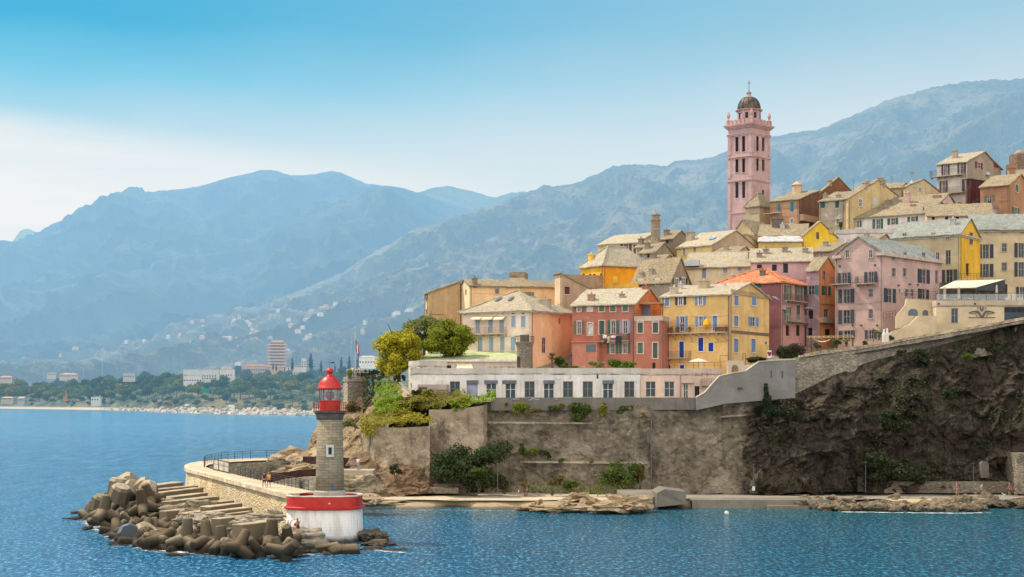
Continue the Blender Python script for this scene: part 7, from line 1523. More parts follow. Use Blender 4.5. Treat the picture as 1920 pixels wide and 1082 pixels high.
# ------------------------------------------------------------------ viewpoint, ramp, flag
h = House('lookout_bastion', 'square stone lookout bastion with people behind the lighthouse lantern', 644, 652, 690, 706, 762, 236, 68, masonry((.4, .34, .25), (.5, .43, .32), (.3, .25, .19), 2.2, 2), ('flat', None, masonry((.34, .3, .24), (.44, .39, .3), (.26, .22, .17), 2.2, 2)), cat='bastion', sink=3, wallR=masonry((.22, .19, .15), (.31, .27, .21), (.17, .14, .11), 2.2, 2)); h.finish(0)
e = empty('flagpole', 'white flagpole with small red white and blue flag above the lookout', 'flagpole', pt(666, 703, 237)); f = 237/F; mb = MB(); mb.bar((0, 0, -1), (0, 0, 92*f), .05, 0, 6, .03); mb.bar((-8*f, 0, 63*f), (7*f, 0, 66*f), .03); mb.bar((0, 0, 75*f), (-12*f, 0, 83*f), .025); mb.bar((-8*f, 0, 46*f), (-7.4*f, 0, 72*f), .03); mb.build('pole', plain((.6, .58, .55)), e)
fc = [((.02, .03, .15)), (.75, .73, .7), (.6, .05, .04)]
fl = empty('flag', 'small limp French tricolour hanging on the flagpole', 'flag', e.location.copy()) if False else None
for i, cf in enumerate(fc):
    mb = MB(); vs = []
    for j in range(6):
        zz = (68-j*4.6)*f
        for k_ in (0, 1): x = (.4+(i+k_)*1.7+j*.22*(i+k_))*f; vs.append((x, .18*math.sin((i+k_)*1.6+j*.5), zz-(i+k_)*2.6*f))
    mb.add(vs, [(2*j, 2*j+1, 2*j+3, 2*j+2) for j in range(5)]); mb.build('flag_stripe', plain(cf, .8), e)
mb = MB(); mb.add([pt(728, 716, 234), pt(744, 714, 236), pt(775, 742, 224), pt(757, 745, 222)], [(0, 1, 2, 3)]); tag(mb.build('ramp', ST((.44, .35, .25), .3)), kind='structure')
slab_wall('ramp_kerb', [(747, 717), (750, 716), (778, 740), (777, 746), (771, 741)], 224.5, .3, ST((.66, .58, .48)), 'pale kerb wall of the ramp beside the ivy bank', 'wall')
mb = MB(); Y = 233; mb.bar(pt(752, 714, Y), pt(752, 686, Y), .05); mb.bar(pt(744, 687, Y), pt(760, 686, Y), .06); tag(mb.build('street_lamp', plain((.6, .6, .58))), 'white lamp post with flat head at the top of the ramp', 'lamp')
mb = MB(); mb.box((-.7, -.25, .3), (.7, .25, .75)); mb.box((-.1, -.2, .75), (.5, .2, .95)); mb.bar((-.55, 0, .5), (-.35, 0, 1.15), .05); mb.bar((-.35, -.3, 1.15), (-.35, .3, 1.15), .03)
for s_ in (-.65, .65): mb.bar((s_, -.06, .3), (s_, .06, .3), .3, 0, 14)
SC = mb.mesh('scooter', plain((.05, .05, .06), .4))
for px, lb in ((745, 'dark scooter parked left at the top of the ramp'), (753, 'dark scooter parked right at the top of the ramp')): o = link('scooter', SC); o.location = pt(px, 714.5, 235.5); o.rotation_euler = (0, 0, 1); tag(o, lb, 'scooter')
# tall lamp posts on the promenade
for px, y0, y1, Y, lb in [(933, 923, 868, 206, 'slim grey lamp post before the dark bush on the beach path'), (1413, 924, 871, 207, 'lamp post with white notice at the start of the cliff'), (1623, 925, 866, 209.5, 'lamp post by the metal gate under the cliff'), (1825, 924, 868, 208, 'lamp post right of the cliff bush on the promenade'), (1100, 925, 868, 210, 'thin pole against the rampart behind the beach path')]:
    mb = MB(); mb.bar(pt(px, y0, Y), pt(px, y1, Y), .045, 0, 6, .03); mb.box(tuple(pt(px-3, y1+1, Y-.1)), tuple(pt(px+1.5, y1, Y+.1)))
    o = mb.build('lamp_post', plain((.13, .135, .14), .6)); tag(o, lb, 'lamp post')
    if px == 1413: mb = MB(); mb.box(tuple(pt(px-2.5, 920, Y-.12)), tuple(pt(px-.2, 912, Y-.08))); mb.box(tuple(pt(px+.2, 920, Y-.12)), tuple(pt(px+2.5, 912, Y-.08))); mb.build('notice', plain((.7, .7, .68)), o)
mb = MB(); mb.bar(pt(1637.5, 642, 231), pt(1637.5, 622, 231), .05); p = pt(1637.5, 619, 231); mb.lathe([(.12, p.z-.3), (.24, p.z), (.1, p.z+.25)], 8, (p.x, p.y)); tag(mb.build('street_lamp', plain((.1, .08, .06))), 'old style street lamp on the terrace left of the white statues', 'lamp')
# pergola on the roof garden and its low wall
e = empty('pergola', 'wooden pergola with sagging canvas in the garden above the retaining wall', 'pergola', (0, 0, 0)); wd = plain((.12, .075, .045), .85); Y = 234
for px in (1562, 1599, 1521): mb = MB(); mb.bar(pt(px, 660, Y), pt(px, 633, Y), .14); mb.build('post', wd, e)
mb = MB(); mb.bar(pt(1514, 634, Y), pt(1602, 632, Y), .1); mb.bar(pt(1512, 631, Y+3), pt(1600, 629.5, Y+3), .08)
for i in range(10): px = 1518+i*9; mb.bar(pt(px, 633.6-i*.2, Y-.4), pt(px-1, 631-i*.2, Y+3.4), .05)
mb.build('beam', plain((.42, .3, .17), .85), e); mb = MB(); vs = []
for j in range(2):
    for i in range(13): t = i/12; px = lerp(1524, 1560, t); p = pt(px, 635+6.5*math.sin(t*math.pi)*(1-.3*j), Y+.2+2.5*j); vs.append(p)
mb.add(vs, [(i, i+1, 14+i, 13+i) for i in range(12)]); mb.build('canvas', plain((.6, .46, .28), .9), e)
slab_wall('garden_wall', [(1508, 663), (1560, 654), (1620, 647), (1650, 643), (1650, 650), (1560, 664), (1508, 672)], 228.5, .5, ST((.5, .3, .2), .3), 'low reddish garden wall running below the pergola', 'wall')
slab_wall('bench_wall', [(1446, 674), (1490, 672), (1490, 677), (1446, 678)], 219, 1.5, ST((.5, .42, .34), .3), 'low pale bench-like wall on top of the retaining wall', 'wall')
# buoy
mb = MB(); mb.lathe([(.02, -.35), (.36, -.2), (.45, .05), (.40, .3), (.22, .46), (.05, .5)], 18); mb.bar((0, 0, .48), (0, 0, .62), .04); o = mb.build('buoy', plain((.66, .62, .54), .5), None, True); o.location = ptz(1362.5, 963, .1); o.scale = (.65,)*3; tag(o, 'white mooring buoy floating off the quay edge', 'buoy')
# two white statues on the road
stm2 = ST((.8, .76, .68), .15)
for i, (px, lb) in enumerate(((1657.5, 'left one of two tall white robed figures by the stair wall'), (1663.5, 'right one of two tall white robed figures by the stair wall'))):
    mb = MB(); mb.lathe([(.34, 0), (.3, .3), (.26, 1.1), (.30, 1.5), (.18, 1.75), (.10, 1.85), (.15, 2.0), (.12, 2.2), (.02, 2.3)], 14, sx=1, sy=.75); o = mb.build('robed_statue', stm2, None, True); o.location = pt(px, 646-i*1.5, 226.5); tag(o, lb, 'statue')
mb = MB(); mb.lathe([(.75, 0), (.5, .28), (.02, .4)], 12, cap=False); mb.bar((0, 0, -1.6), (0, 0, .4), .03); o = mb.build('dark_parasol', plain((.1, .08, .09))); o.location = pt(1660.5, 623, 228); tag(o, 'dark open parasol above the white statues', 'parasol')
# antennas
for px, py, Y in ((1290, 433, 281), (1243, 470, 284), (1409, 443, 291), (1360, 545, 240), (1437, 470, 262), (1600, 350, 315), (1672, 345, 318), (1770, 300, 330)):
    mb = MB(); f = Y/F; mb.bar((0, 0, -1), (0, 0, 14*f), .03); [mb.bar((-3.5*f, 0, (14-2*k_)*f), (3.5*f, 0, (14-2*k_)*f), .02) for k_ in range(3)]
    o = mb.build('antenna', plain((.14, .13, .13), .6)); o.location = pt(px, py, Y); o.rotation_euler = (0, 0, px); tag(o, 'thin television antenna on an old town roof', 'antenna', 'rooftop antennas')
# ------------------------------------------------------------------ vegetation
YG = leafmat((.11, .12, .012), (.66, .58, .045), .5); BG = leafmat((.05, .08, .012), (.38, .41, .04), .46); DG = leafmat((.018, .032, .012), (.075, .10, .035), .3); OG = leafmat((.09, .11, .035), (.32, .35, .12), .4); MG = leafmat((.03, .055, .012), (.14, .19, .035), .35)
IV = leafmat((.06, .12, .01), (.36, .48, .035), .45); IVY2 = leafmat((.10, .10, .012), (.48, .42, .04), .42); DRYM = leafmat((.12, .09, .03), (.36, .27, .10), .3); SCR = leafmat((.02, .028, .012), (.06, .075, .028), .25); CYPM = leafmat((.012, .028, .014), (.045, .075, .03), .2)
def plant(name, label, cat, base, blobs, n, size, mat, trunk=None, group=None, shell=.45, limbs=5):
    """base (px,py,Y); blobs (px,py,dY,rx_px,rz_px[,ry_m])"""
    b0 = pt(*base); bl = []
    for b in blobs:
        p = pt(b[0], b[1], base[2]+b[2])-b0; f = (base[2]+b[2])/F; rx, rz = b[3]*f, b[4]*f; ry = b[5] if len(b) > 5 else max(rx, rz)*.9; bl.append((p.x, p.y, p.z, rx, ry, rz))
    if trunk:
        h = max(b[2] for b in bl); o = link(name, trunk_mesh(h*1.35, trunk, BARK, limbs, h*.45, int(base[0])))
        o.location = b0; link('crown', leaves(bl, n, size, mat, 'crown', shell=shell), o)
    else:
        mb = MB()
        for i in range(9):
            b = random.choice(bl); mb.bar((random.uniform(-.2, .2), random.uniform(-.2, .2), -.3), (b[0]*.7, b[1]*.7, b[2]*.9), .05, 0, 4, .02)
        o = mb.build(name, BARK); o.location = b0; link('foliage', leaves(bl, n, size, mat, 'foliage', shell=shell), o)
    return tag(o, label, cat, group)
rr = random.Random(3)
def rblobs(cx, cy, rx, rz, k, dy=1.5, s=(.35, .55)):
    o = []
    for i in range(k):
        t = rr.random()*6.28; q_ = math.sqrt(rr.random())*.72; r = rr.uniform(*s)
        o.append((cx+math.cos(t)*q_*rx, cy+math.sin(t)*q_*rz, rr.uniform(-dy, dy), r*rx, r*rz*.85))
    return o
plant('tree', 'yellowing leafy tree leftmost of the three beside the arcade', 'tree', (748, 714, 235), rblobs(746, 664, 54, 48, 34, 2.4, (.2, .36))+[(716, 682, 0, 14, 14), (722, 700, 0, 12, 8), (778, 652, 0, 16, 14), (740, 632, 0, 14, 10), (786, 676, 0, 10, 10), (765, 625, 1, 12, 9)], 11000, .42, YG, .32)
plant('tree', 'bright green dense tree in front of the salmon villa', 'tree', (842, 676, 237), rblobs(840, 634, 54, 42, 34, 2.4, (.2, .34))+[(820, 625, 0, 20, 20), (866, 642, 0, 17, 17), (845, 618, 0, 22, 14)], 11000, .40, BG, .3)
plant('tree', 'loose olive green tree behind the two bright ones', 'tree', (795, 670, 246), rblobs(797, 622, 50, 36, 26, 2.4, (.2, .34))+[(770, 612, 0, 16, 12), (815, 607, 0, 18, 10), (760, 628, 0, 14, 10)], 6500, .42, OG, .28)
plant('shrub', 'dark hedge shrub below the yellowing tree by the lookout', 'shrub', (700, 716, 236), rblobs(700, 701, 14, 9, 6, .8), 1200, .3, DG)
plant('shrub', 'small yellow-green shrub left on the lookout bastion', 'shrub', (656, 706, 236), [(656, 699, 0, 6, 6)], 350, .28, BG)
plant('shrub', 'dark green shrub behind the lookout figures', 'shrub', (686, 706, 238), [(688, 700, 0, 12, 6), (676, 702, 0, 8, 4)], 500, .28, DG)
# ivy sheets draped over the bank and the bastion tops
def ivy(name, label, patches, mat, size=.34, dens=26, cat='ivy', thick=.7):
    """patches: 4 corners (px,py,Y) each; leaves hang on the surface they span"""
    C_ = []; N_ = []
    for a, b_, c_, d_ in patches:
        A, B_, D, E = pt(*a), pt(*b_), pt(*c_), pt(*d_); ar = ((B_-A).cross(E-A).length+(B_-D).cross(E-D).length)/2; n = int(ar*dens*1.7); nr = (B_-A).cross(E-A).normalized()
        if nr.y > 0: nr = -nr
        for i in range(n):
            u, v = rr.uniform(-.06, 1.06), rr.uniform(-.06, 1.08); p = A.lerp(B_, u).lerp(E.lerp(D, u), v)
            lump = max(0, .5+fbm(p, .8)); 
            if v > .8 and fbm(p, .5)+.45 < (v-.8)*2.5*rr.random(): continue
            p += nr*(lump*thick+rr.uniform(-.1, .2))+Vector((0, 0, rr.uniform(-.15, .15))); C_.append(p); N_.append(nr*.5+Vector((0, 0, .55))+Vector((rr.gauss(0, .45), rr.gauss(0, .45), rr.gauss(0, .45))))
    o0 = sum(C_, Vector())/len(C_); c = np.array([p-o0 for p in C_]); nn = np.array(N_); nn /= np.linalg.norm(nn, axis=1)[:, None]
    o = link(name, cards(c, nn, size, mat, name)); o.location = o0; return tag(o, label, cat)
ivy('ivy', 'dark green ivy tumbling down the corner of the lookout ramp', [((680, 712, 234), (718, 700, 235), (708, 735, 231), (682, 772, 230))], DG, .36, 40)
ivy('ivy', 'bright green ivy bank sloping beside the ramp', [((704, 728, 231), (728, 718, 233), (745, 745, 226), (706, 780, 222)), ((706, 752, 226), (752, 744, 224), (748, 772, 219), (704, 784, 220)), ((728, 718, 233), (738, 724, 232), (756, 746, 224), (740, 748, 225))], IV, .34, 34)
ivy('ivy', 'golden green creeper spilling over the lower bastion top', [((682, 785, 221), (760, 772, 219), (806, 790, 214), (684, 812, 216)), ((680, 790, 219.5), (712, 786, 216), (706, 816, 214.5), (682, 820, 217)), ((708, 790, 216), (806, 786, 214), (804, 794, 212.3), (704, 798, 213))], IVY2, .32, 34, thick=.5)
ivy('ivy', 'brownish green creeper mound along the upper bastion edge', [((748, 752, 224), (800, 742, 223), (800, 766, 219), (742, 776, 219)), ((795, 742, 223), (878, 742, 221), (880, 758, 216.5), (798, 770, 217)), ((775, 742, 222.5), (812, 740, 223), (812, 752, 218), (772, 758, 218))], leafmat((.08, .09, .014), (.40, .36, .045), .42), .32, 36, thick=.9)
ivy('ivy', 'green creeper hanging at the right end of the upper bastion edge', [((846, 752, 218), (925, 740, 219), (924, 752, 216), (850, 772, 215.5))], IV, .32, 36, thick=.7)
for i, (px, py, r, rz_, Y, m_, lb) in enumerate([(975, 766, 14, 11, 216.7, BG, 'yellow-green weed clump highest left on the rampart face'), (992, 771, 8, 7, 216.5, DRYM, 'dry brown weed tuft beside the left clump on the rampart'), (1008, 768, 6, 4, 216.5, DRYM, 'small dry tuft between the weeds along the rampart top'), (1040, 764, 11, 7, 216.3, MG, 'low green weed patch left of the tall hanging bush'), (1053, 760, 5, 6, 216.3, DRYM, 'reddish dry tuft just left of the tall hanging bush'), (1130, 770, 9, 15, 215.6, BG, 'yellow hanging weed right of the tall hanging bush'), (1168, 768, 12, 8, 215.4, MG, 'green weed patch in the middle of the rampart top'), (1185, 765, 7, 6, 215.3, DRYM, 'dry weed tuft among the middle weeds of the rampart'), (1203, 780, 6, 9, 215, DRYM, 'dry hanging tuft right in the row of rampart weeds'), (1240, 764, 6, 4, 215.5, DG, 'small dark weed under the retaining wall left end'), (1264, 766, 6, 9, 215.4, DG, 'dark hanging weed under the grey retaining wall'), (948, 757, 5, 4, 216.8, DRYM, 'dry tuft at the left end of the dark grey parapet'), (942, 770, 4, 4, 216.8, DRYM, 'small dry tuft below the left end of the parapet'), (980, 842, 9, 13, 215.2, MG, 'green creeper patch halfway up the rampart face'), (1000, 846, 9, 7, 215, BG, 'yellowish creeper patch halfway up the rampart face'), (1018, 848, 9, 8, 214.8, MG, 'second green creeper patch halfway up the rampart'), (1030, 855, 5, 7, 214.6, SCR, 'small dark creeper patch low on the rampart'), (1106, 865, 7, 4, 213.5, BG, 'yellow-green tuft on the ledge of the rampart'), (1052, 862, 7, 4, 214.2, MG, 'green tuft on the ledge left part of the rampart')]):
    plant('weed_clump', lb, 'weeds', (px, py+rz_*.5, Y), rblobs(px, py, r, rz_, 4, .2, (.45, .7)), int(14*r*rz_**.6), .24, m_)
plant('bush', 'tall green bush hanging over the rampart edge', 'bush', (1085, 790, 216), rblobs(1086, 764, 25, 20, 14, .6, (.25, .45))+[(1083, 782, -.3, 15, 10)], 2600, .3, MG)
plant('bush', 'large dark tree-like bush at the foot of the bastion', 'bush', (880, 922, 209), rblobs(872, 872, 68, 46, 34, 2.2, (.2, .36))+[(925, 850, 1, 30, 20), (830, 880, 1, 26, 22), (900, 905, 0, 40, 14), (940, 840, 3, 22, 16)], 12000, .36, DG)
plant('bush', 'lighter green shrub in front of the large dark bush', 'bush', (898, 920, 207), rblobs(895, 885, 26, 14, 7, 1), 1500, .34, MG)
plant('bush', 'dark low bush right of the large bush by the lamp post', 'bush', (945, 922, 209), rblobs(942, 905, 18, 14, 6, 1), 1400, .32, leafmat((.025, .03, .012), (.10, .09, .03), .25))
plant('bush', 'wide green bush with yellow tips against the rampart foot', 'bush', (1165, 922, 208.5), rblobs(1165, 890, 50, 30, 24, 1.5, (.2, .4)), 4600, .32, MG)
plant('bush', 'rounded bush left of the wide bush at the rampart foot', 'bush', (1070, 924, 208), rblobs(1070, 907, 15, 15, 6, .8), 1500, .3, MG)
plant('bush', 'dry yellowish bush left along the rampart foot', 'bush', (1035, 925, 209), rblobs(1040, 898, 16, 14, 6, .6), 900, .3, leafmat((.06, .06, .02), (.22, .19, .06), .3))
plant('bush', 'dry orange shrub by the two walkers', 'bush', (985, 926, 208.5), rblobs(988, 910, 18, 9, 5, .6), 900, .28, DRYM)
plant('bush', 'ochre shrub at the right side of the rampart foot bushes', 'bush', (1200, 920, 207.5), rblobs(1198, 885, 12, 18, 5, .6), 900, .3, leafmat((.06, .06, .02), (.24, .2, .06), .3))
ivy('tall_grass', 'strip of tall light green grass along the beach path', [((990, 914, 208.5), (1120, 914, 207.5), (1120, 927, 206.6), (990, 927, 207.5)), ((1110, 912, 207.8), (1175, 914, 207), (1175, 926, 206), (1110, 926, 206.6))], leafmat((.06, .1, .02), (.22, .27, .06), .4), .3, 22, 'grass', .5)['kind'] = 'stuff'
plant('bush', 'large dark bush at the foot of the right cliff', 'bush', (1650, 905, 211), rblobs(1645, 872, 54, 30, 22, 1.6, (.2, .4))+[(1690, 885, 0, 40, 16), (1720, 893, 0, 22, 10)], 5200, .36, SCR)
plant('bush', 'dark ivy-like bush clinging to the middle of the right cliff', 'bush', (1680, 800, 213), rblobs(1682, 786, 32, 20, 9, .8), 2200, .36, SCR)
plant('bush', 'dark narrow cypress-like shrub growing on the grey retaining wall', 'bush', (1440, 775, 214.4), [(1436, 732, 0, 4, 14), (1438, 752, 0, 8, 16), (1444, 768, 0, 14, 13)], 1500, .28, CYPM)
plant('bush', 'green scrub right of the narrow dark shrub below the retaining wall', 'bush', (1466, 785, 213.5), rblobs(1468, 772, 20, 15, 7, .6), 1200, .3, SCR)
plant('bush', 'ragged scrub patch at the top of the right cliff below the road wall', 'bush', (1725, 675, 219), rblobs(1722, 668, 26, 16, 7, .8), 1200, .32, SCR)
# loose scrub over the shaded cliff: nobody could count it
co_ = bpy.data.objects['cliff']; C_ = []; N_ = []
for f_ in co_.data.polygons:
    p = f_.center
    if f_.area > 4 or p.z < 1.5: continue
    d = fbm(p, .16)+.35*fbm(p, .55)
    if d < .06: continue
    for i in range(int(f_.area*9*min(1, d*2.2)+rr.random())):
        C_.append(p+Vector((rr.gauss(0, .3), -rr.random()*.55*min(1, d*3), rr.gauss(0, .3)))); N_.append(Vector((rr.gauss(0, .6), -.6+rr.gauss(0, .4), .6)))
o0 = sum(C_, Vector())/len(C_); nn = np.array(N_); nn /= np.linalg.norm(nn, axis=1)[:, None]
o = link('cliff_scrub', cards(np.array([p-o0 for p in C_]), nn, .34, leafmat((.016, .022, .010), (.085, .10, .035), .25), 'cliff_scrub')); o.location = o0; tag(o, 'loose dark scrub spread over the shaded right cliff', 'scrub', None, 'stuff')
for px, py, r, rz_, m_, lb in [(1690, 662, 14, 9, SCR, 'dark scrub clump just under the road wall left of the ragged patch'), (1820, 668, 24, 9, MG, 'green scrub clump high on the right cliff under the road wall'), (1790, 735, 34, 18, SCR, 'dark scrub clump in the upper middle of the right cliff'), (1590, 770, 20, 10, SCR, 'dark scrub clump left in the middle of the right cliff'), (1500, 850, 24, 14, SCR, 'dark scrub clump low at the left part of the right cliff'), (1845, 832, 26, 14, SCR, 'dark scrub clump low on the right part of the cliff')]:
    Yt = lerp(219, 213, min(1, max(0, (py-640)/270))); plant('scrub', lb, 'scrub', (px, py+rz_*.4, Yt-1.6), rblobs(px, py, r*.8, rz_*.8, 7, .5, (.3, .5)), int(7*(r*rz_)**.8), .3, m_)
plant('bush', 'dark green hedge bush left of the bougainvillea', 'bush', (1425, 682, 229), rblobs(1418, 674, 22, 7, 7, 1), 1500, .28, DG)
plant('bush', 'dark shrub against the plum house wall', 'bush', (1462, 668, 232), rblobs(1465, 658, 14, 14, 6, .8), 1300, .28, DG)
BOU = leafmat((.05, .03, .03), (.30, .08, .17), .3)
o = plant('bougainvillea', 'purple flowering bougainvillea above the retaining wall', 'bush', (1490, 676, 230), rblobs(1488, 658, 26, 15, 9, .9), 2200, .28, DG); link('blossom', leaves([((1480-1490)*230/F, -.3, 1.6, 1.5, .8, .8), ((1500-1490)*230/F, -.3, 1.3, 1.2, .8, .7), ((1496-1490)*230/F, -.4, 2.2, 1.0, .7, .5)], 420, .22, BOU, 'blossom'), o)
plant('hedge', 'bright green clipped growth along the wall right of the bougainvillea', 'hedge', (1540, 668, 229), [(1520, 667, 0, 16, 6), (1540, 664, 0, 18, 6), (1562, 659, 0, 16, 5), (1580, 656, 0, 12, 4)], 1700, .26, MG)
for px, py, r, lb in [(1533, 646, 8, 'small green shrub left under the pergola'), (1568, 644, 10, 'round green shrub behind the right pergola post'), (1588, 640, 8, 'dry yellowish shrub right of the pergola'), (1620, 645, 7, 'low bright shrub on the garden wall right of the pergola'), (1648, 625, 9, 'olive shrub behind the street lamp by the stair wall'), (1670, 633, 8, 'grey-green shrub at the foot of the curved stair wall')]: plant('shrub', lb, 'shrub', (px, py+r, 233), rblobs(px, py, r, r*.8, 4, .5), 420, .26, MG if 'bright' in lb or 'green shrub' in lb else OG)
plant('bush', 'bright green spiky bush on the arcade roof edge below the red annex', 'bush', (1168, 694, 229), rblobs(1166, 683, 27, 11, 9, .9), 1800, .36, leafmat((.03, .07, .01), (.17, .26, .03), .4))
plant('bush', 'pale green shrub left of the spiky bush on the arcade roof', 'bush', (1116, 692, 230), rblobs(1116, 684, 15, 8, 5, .7), 900, .28, OG)
plant('bush', 'dark ivy mound beside the palm on the arcade roof', 'bush', (1052, 694, 231), rblobs(1052, 680, 13, 13, 6, .8), 1300, .28, MG)
plant('bush', 'low green plants right of the dark ivy mound', 'bush', (1072, 692, 230), rblobs(1072, 689, 16, 4, 5, .6), 600, .24, MG)
plant('shrub', 'dark shrub by the low doorway of the annex', 'shrub', (776, 744, 220.5), rblobs(778, 736, 9, 9, 5, .5), 700, .26, DG)
plant('shrub', 'small dark shrub right of the annex doorway', 'shrub', (808, 744, 220.5), rblobs(806, 738, 8, 8, 4, .4), 500, .24, DG)
plant('scrub', 'dry scrub on the rocky headland left of the ivy', 'scrub', (665, 770, 230), rblobs(663, 762, 18, 12, 6, 1), 1100, .3, leafmat((.06, .05, .02), (.2, .15, .06), .3))
plant('scrub', 'olive scrub hanging on the headland below the lookout', 'scrub', (672, 800, 227), rblobs(655, 790, 16, 10, 5, 1), 600, .3, OG)
plant('scrub', 'green scrub at the foot of the bastion rock', 'scrub', (745, 905, 208), rblobs(742, 880, 12, 14, 5, .6), 500, .28, SCR)
plant('shrub', 'small light shrub on the roofs below the ochre gable', 'shrub', (1577, 428, 288), [(1576, 421, 0, 4, 6)], 160, .3, MG)
# palm on the terrace
pw_ = pt(1035, 694, 231); mb = MB(); mb.bar((0, 0, 0), (0, 0, 1.7), .16, 0, 8, .13); pl = mb.build('palm_tree', BARK); pl.location = pw_; tag(pl, 'small fan palm between the stone turret and the red house', 'palm')
mb = MB()
for i in range(34):
    t = rr.random()*6.28; el_ = rr.uniform(-.5, 1.3); d = Vector((math.cos(t)*math.cos(el_), math.sin(t)*math.cos(el_), math.sin(el_))); a = Vector((0, 0, 1.75)); b_ = a+d*.55; mb.bar(a, b_, .02)
    for k_ in range(7):
        ang = (k_-3)*.28; s_ = Vector((-d.y, d.x, 0)).normalized() if abs(d.z) < .95 else Vector((1, 0, 0)); e_ = b_+(d*math.cos(ang)+s_*math.sin(ang))*.62-Vector((0, 0, .12)); w_ = s_*.035; mb.add([b_-w_, b_+w_, e_], [(0, 1, 2)])
mb.build('crown', leafmat((.02, .04, .012), (.09, .12, .035), .3), pl)
# ------------------------------------------------------------------ people
def skin_obj(name, verts, edges, radii, mat, root=0, sub=1):
    me = bpy.data.meshes.new(name); me.from_pydata(verts, edges, []); o = bpy.data.objects.new(name, me); COL.objects.link(o)
    md = o.modifiers.new('skin', 'SKIN'); md.use_smooth_shade = True
    for i, r in enumerate(radii): me.skin_vertices[0].data[i].radius = (r, r) if not isinstance(r, tuple) else r
    me.skin_vertices[0].data[root].use_root = True
    s_ = o.modifiers.new('sub', 'SUBSURF'); s_.levels = s_.render_levels = sub
    dg = bpy.context.evaluated_depsgraph_get(); m2 = bpy.data.meshes.new_from_object(o.evaluated_get(dg)); m2.materials.clear(); m2.materials.append(mat); m2.name = name
    m2.polygons.foreach_set('use_smooth', [True]*len(m2.polygons))
    bpy.data.objects.remove(o); return m2
def pose(kind):
    """joint table of a 1.75 m figure facing +y"""
    J = dict(pel=(0, 0, .95), wai=(0, 0, 1.08), che=(0, .01, 1.32), nk=(0, .01, 1.48), hd0=(0, .02, 1.55), hd1=(0, .03, 1.66), hd2=(0, .02, 1.74))
    if kind == 'walk': L = dict(hip=.09, kn=((-.10, .10, .52), (.10, -.04, .50)), an=((-.10, .14, .09), (.10, -.28, .13)), el=((-.24, -.10, 1.16), (.24, .08, 1.16)), wr=((-.26, -.12, .92), (.26, .20, .95)))
    elif kind == 'stand': L = dict(hip=.09, kn=((-.10, .02, .5), (.10, .02, .5)), an=((-.11, 0, .09), (.11, 0, .09)), el=((-.26, -.02, 1.17), (.26, -.02, 1.17)), wr=((-.27, .06, .92), (.27, .06, .92)))
    else:
        J = {k_: (v[0], v[1]-.02, v[2]-.82) for k_, v in J.items()}; J['hd0'] = (0, .08, .72); J['hd1'] = (0, .12, .82); J['hd2'] = (0, .12, .90); J['che'] = (0, .02, .5); J['nk'] = (0, .05, .65)
        L = dict(hip=.09, kn=((-.13, .36, .46), (.13, .36, .46)), an=((-.12, .44, .06), (.12, .46, .06)), el=((-.25, .16, .34), (.25, .16, .34)), wr=((-.12, .36, .42), (.12, .38, .42)))
    return J, L
def figure(kind):
    J, L = pose(kind); V = []; E = []; Rd = []
    def v(p, r, par=None):
        V.append(tuple(p)); Rd.append(r); 
        if par is not None: E.append((par, len(V)-1))
        return len(V)-1
    pel = v(J['pel'], (.15, .11)); wai = v(J['wai'], (.13, .095), pel); che = v(J['che'], (.165, .11), wai); nk = v(J['nk'], .058, che); h0 = v(J['hd0'], .075, nk); h1 = v(J['hd1'], .088, h0); h2 = v(J['hd2'], .05, h1)
    hx = Vector(J['hd1']); v(hx+Vector((0, .10, -.025)), .016, h1)
    sh = Vector(J['che'])+Vector((0, 0, .10))
    for i, s_ in enumerate((-1, 1)):
        hp = v(Vector(J['pel'])+Vector((s_*L['hip'], 0, -.06)), .092, pel); kn = v(L['kn'][i], .062, hp); an = v(L['an'][i], .042, kn); A = Vector(L['an'][i]); he = v(A+Vector((0, -.02, -.05)), .035, an); v(A+Vector((0, .15, -.065)), .032, he)
        so_ = v(sh+Vector((s_*.17, 0, 0)), .062, che); el_ = v(L['el'][i], .043, so_); wr = v(L['wr'][i], .030, el_); Wp = Vector(L['wr'][i]); d = (Wp-Vector(L['el'][i])).normalized()
        pm_ = v(Wp+d*.06, .030, wr); sd_ = Vector((0, 1, 0)); sd_ = (sd_-d*sd_.dot(d)).normalized()
        for q_ in range(4):
            k0 = v(Wp+d*.095+sd_*(.026-.017*q_), .010, pm_); ln = (.062, .07, .066, .05)[q_]; v(Wp+d*(.095+ln)+sd_*(.03-.02*q_)+Vector((-s_*.02, 0, 0)), .008, k0)
        t0 = v(Wp+d*.035+sd_*.04, .011, pm_); v(Wp+d*.07+sd_*.062, .009, t0)
    return V, E, Rd
SKIN = plain((.42, .24, .16), .6, .1)
FIG = {}
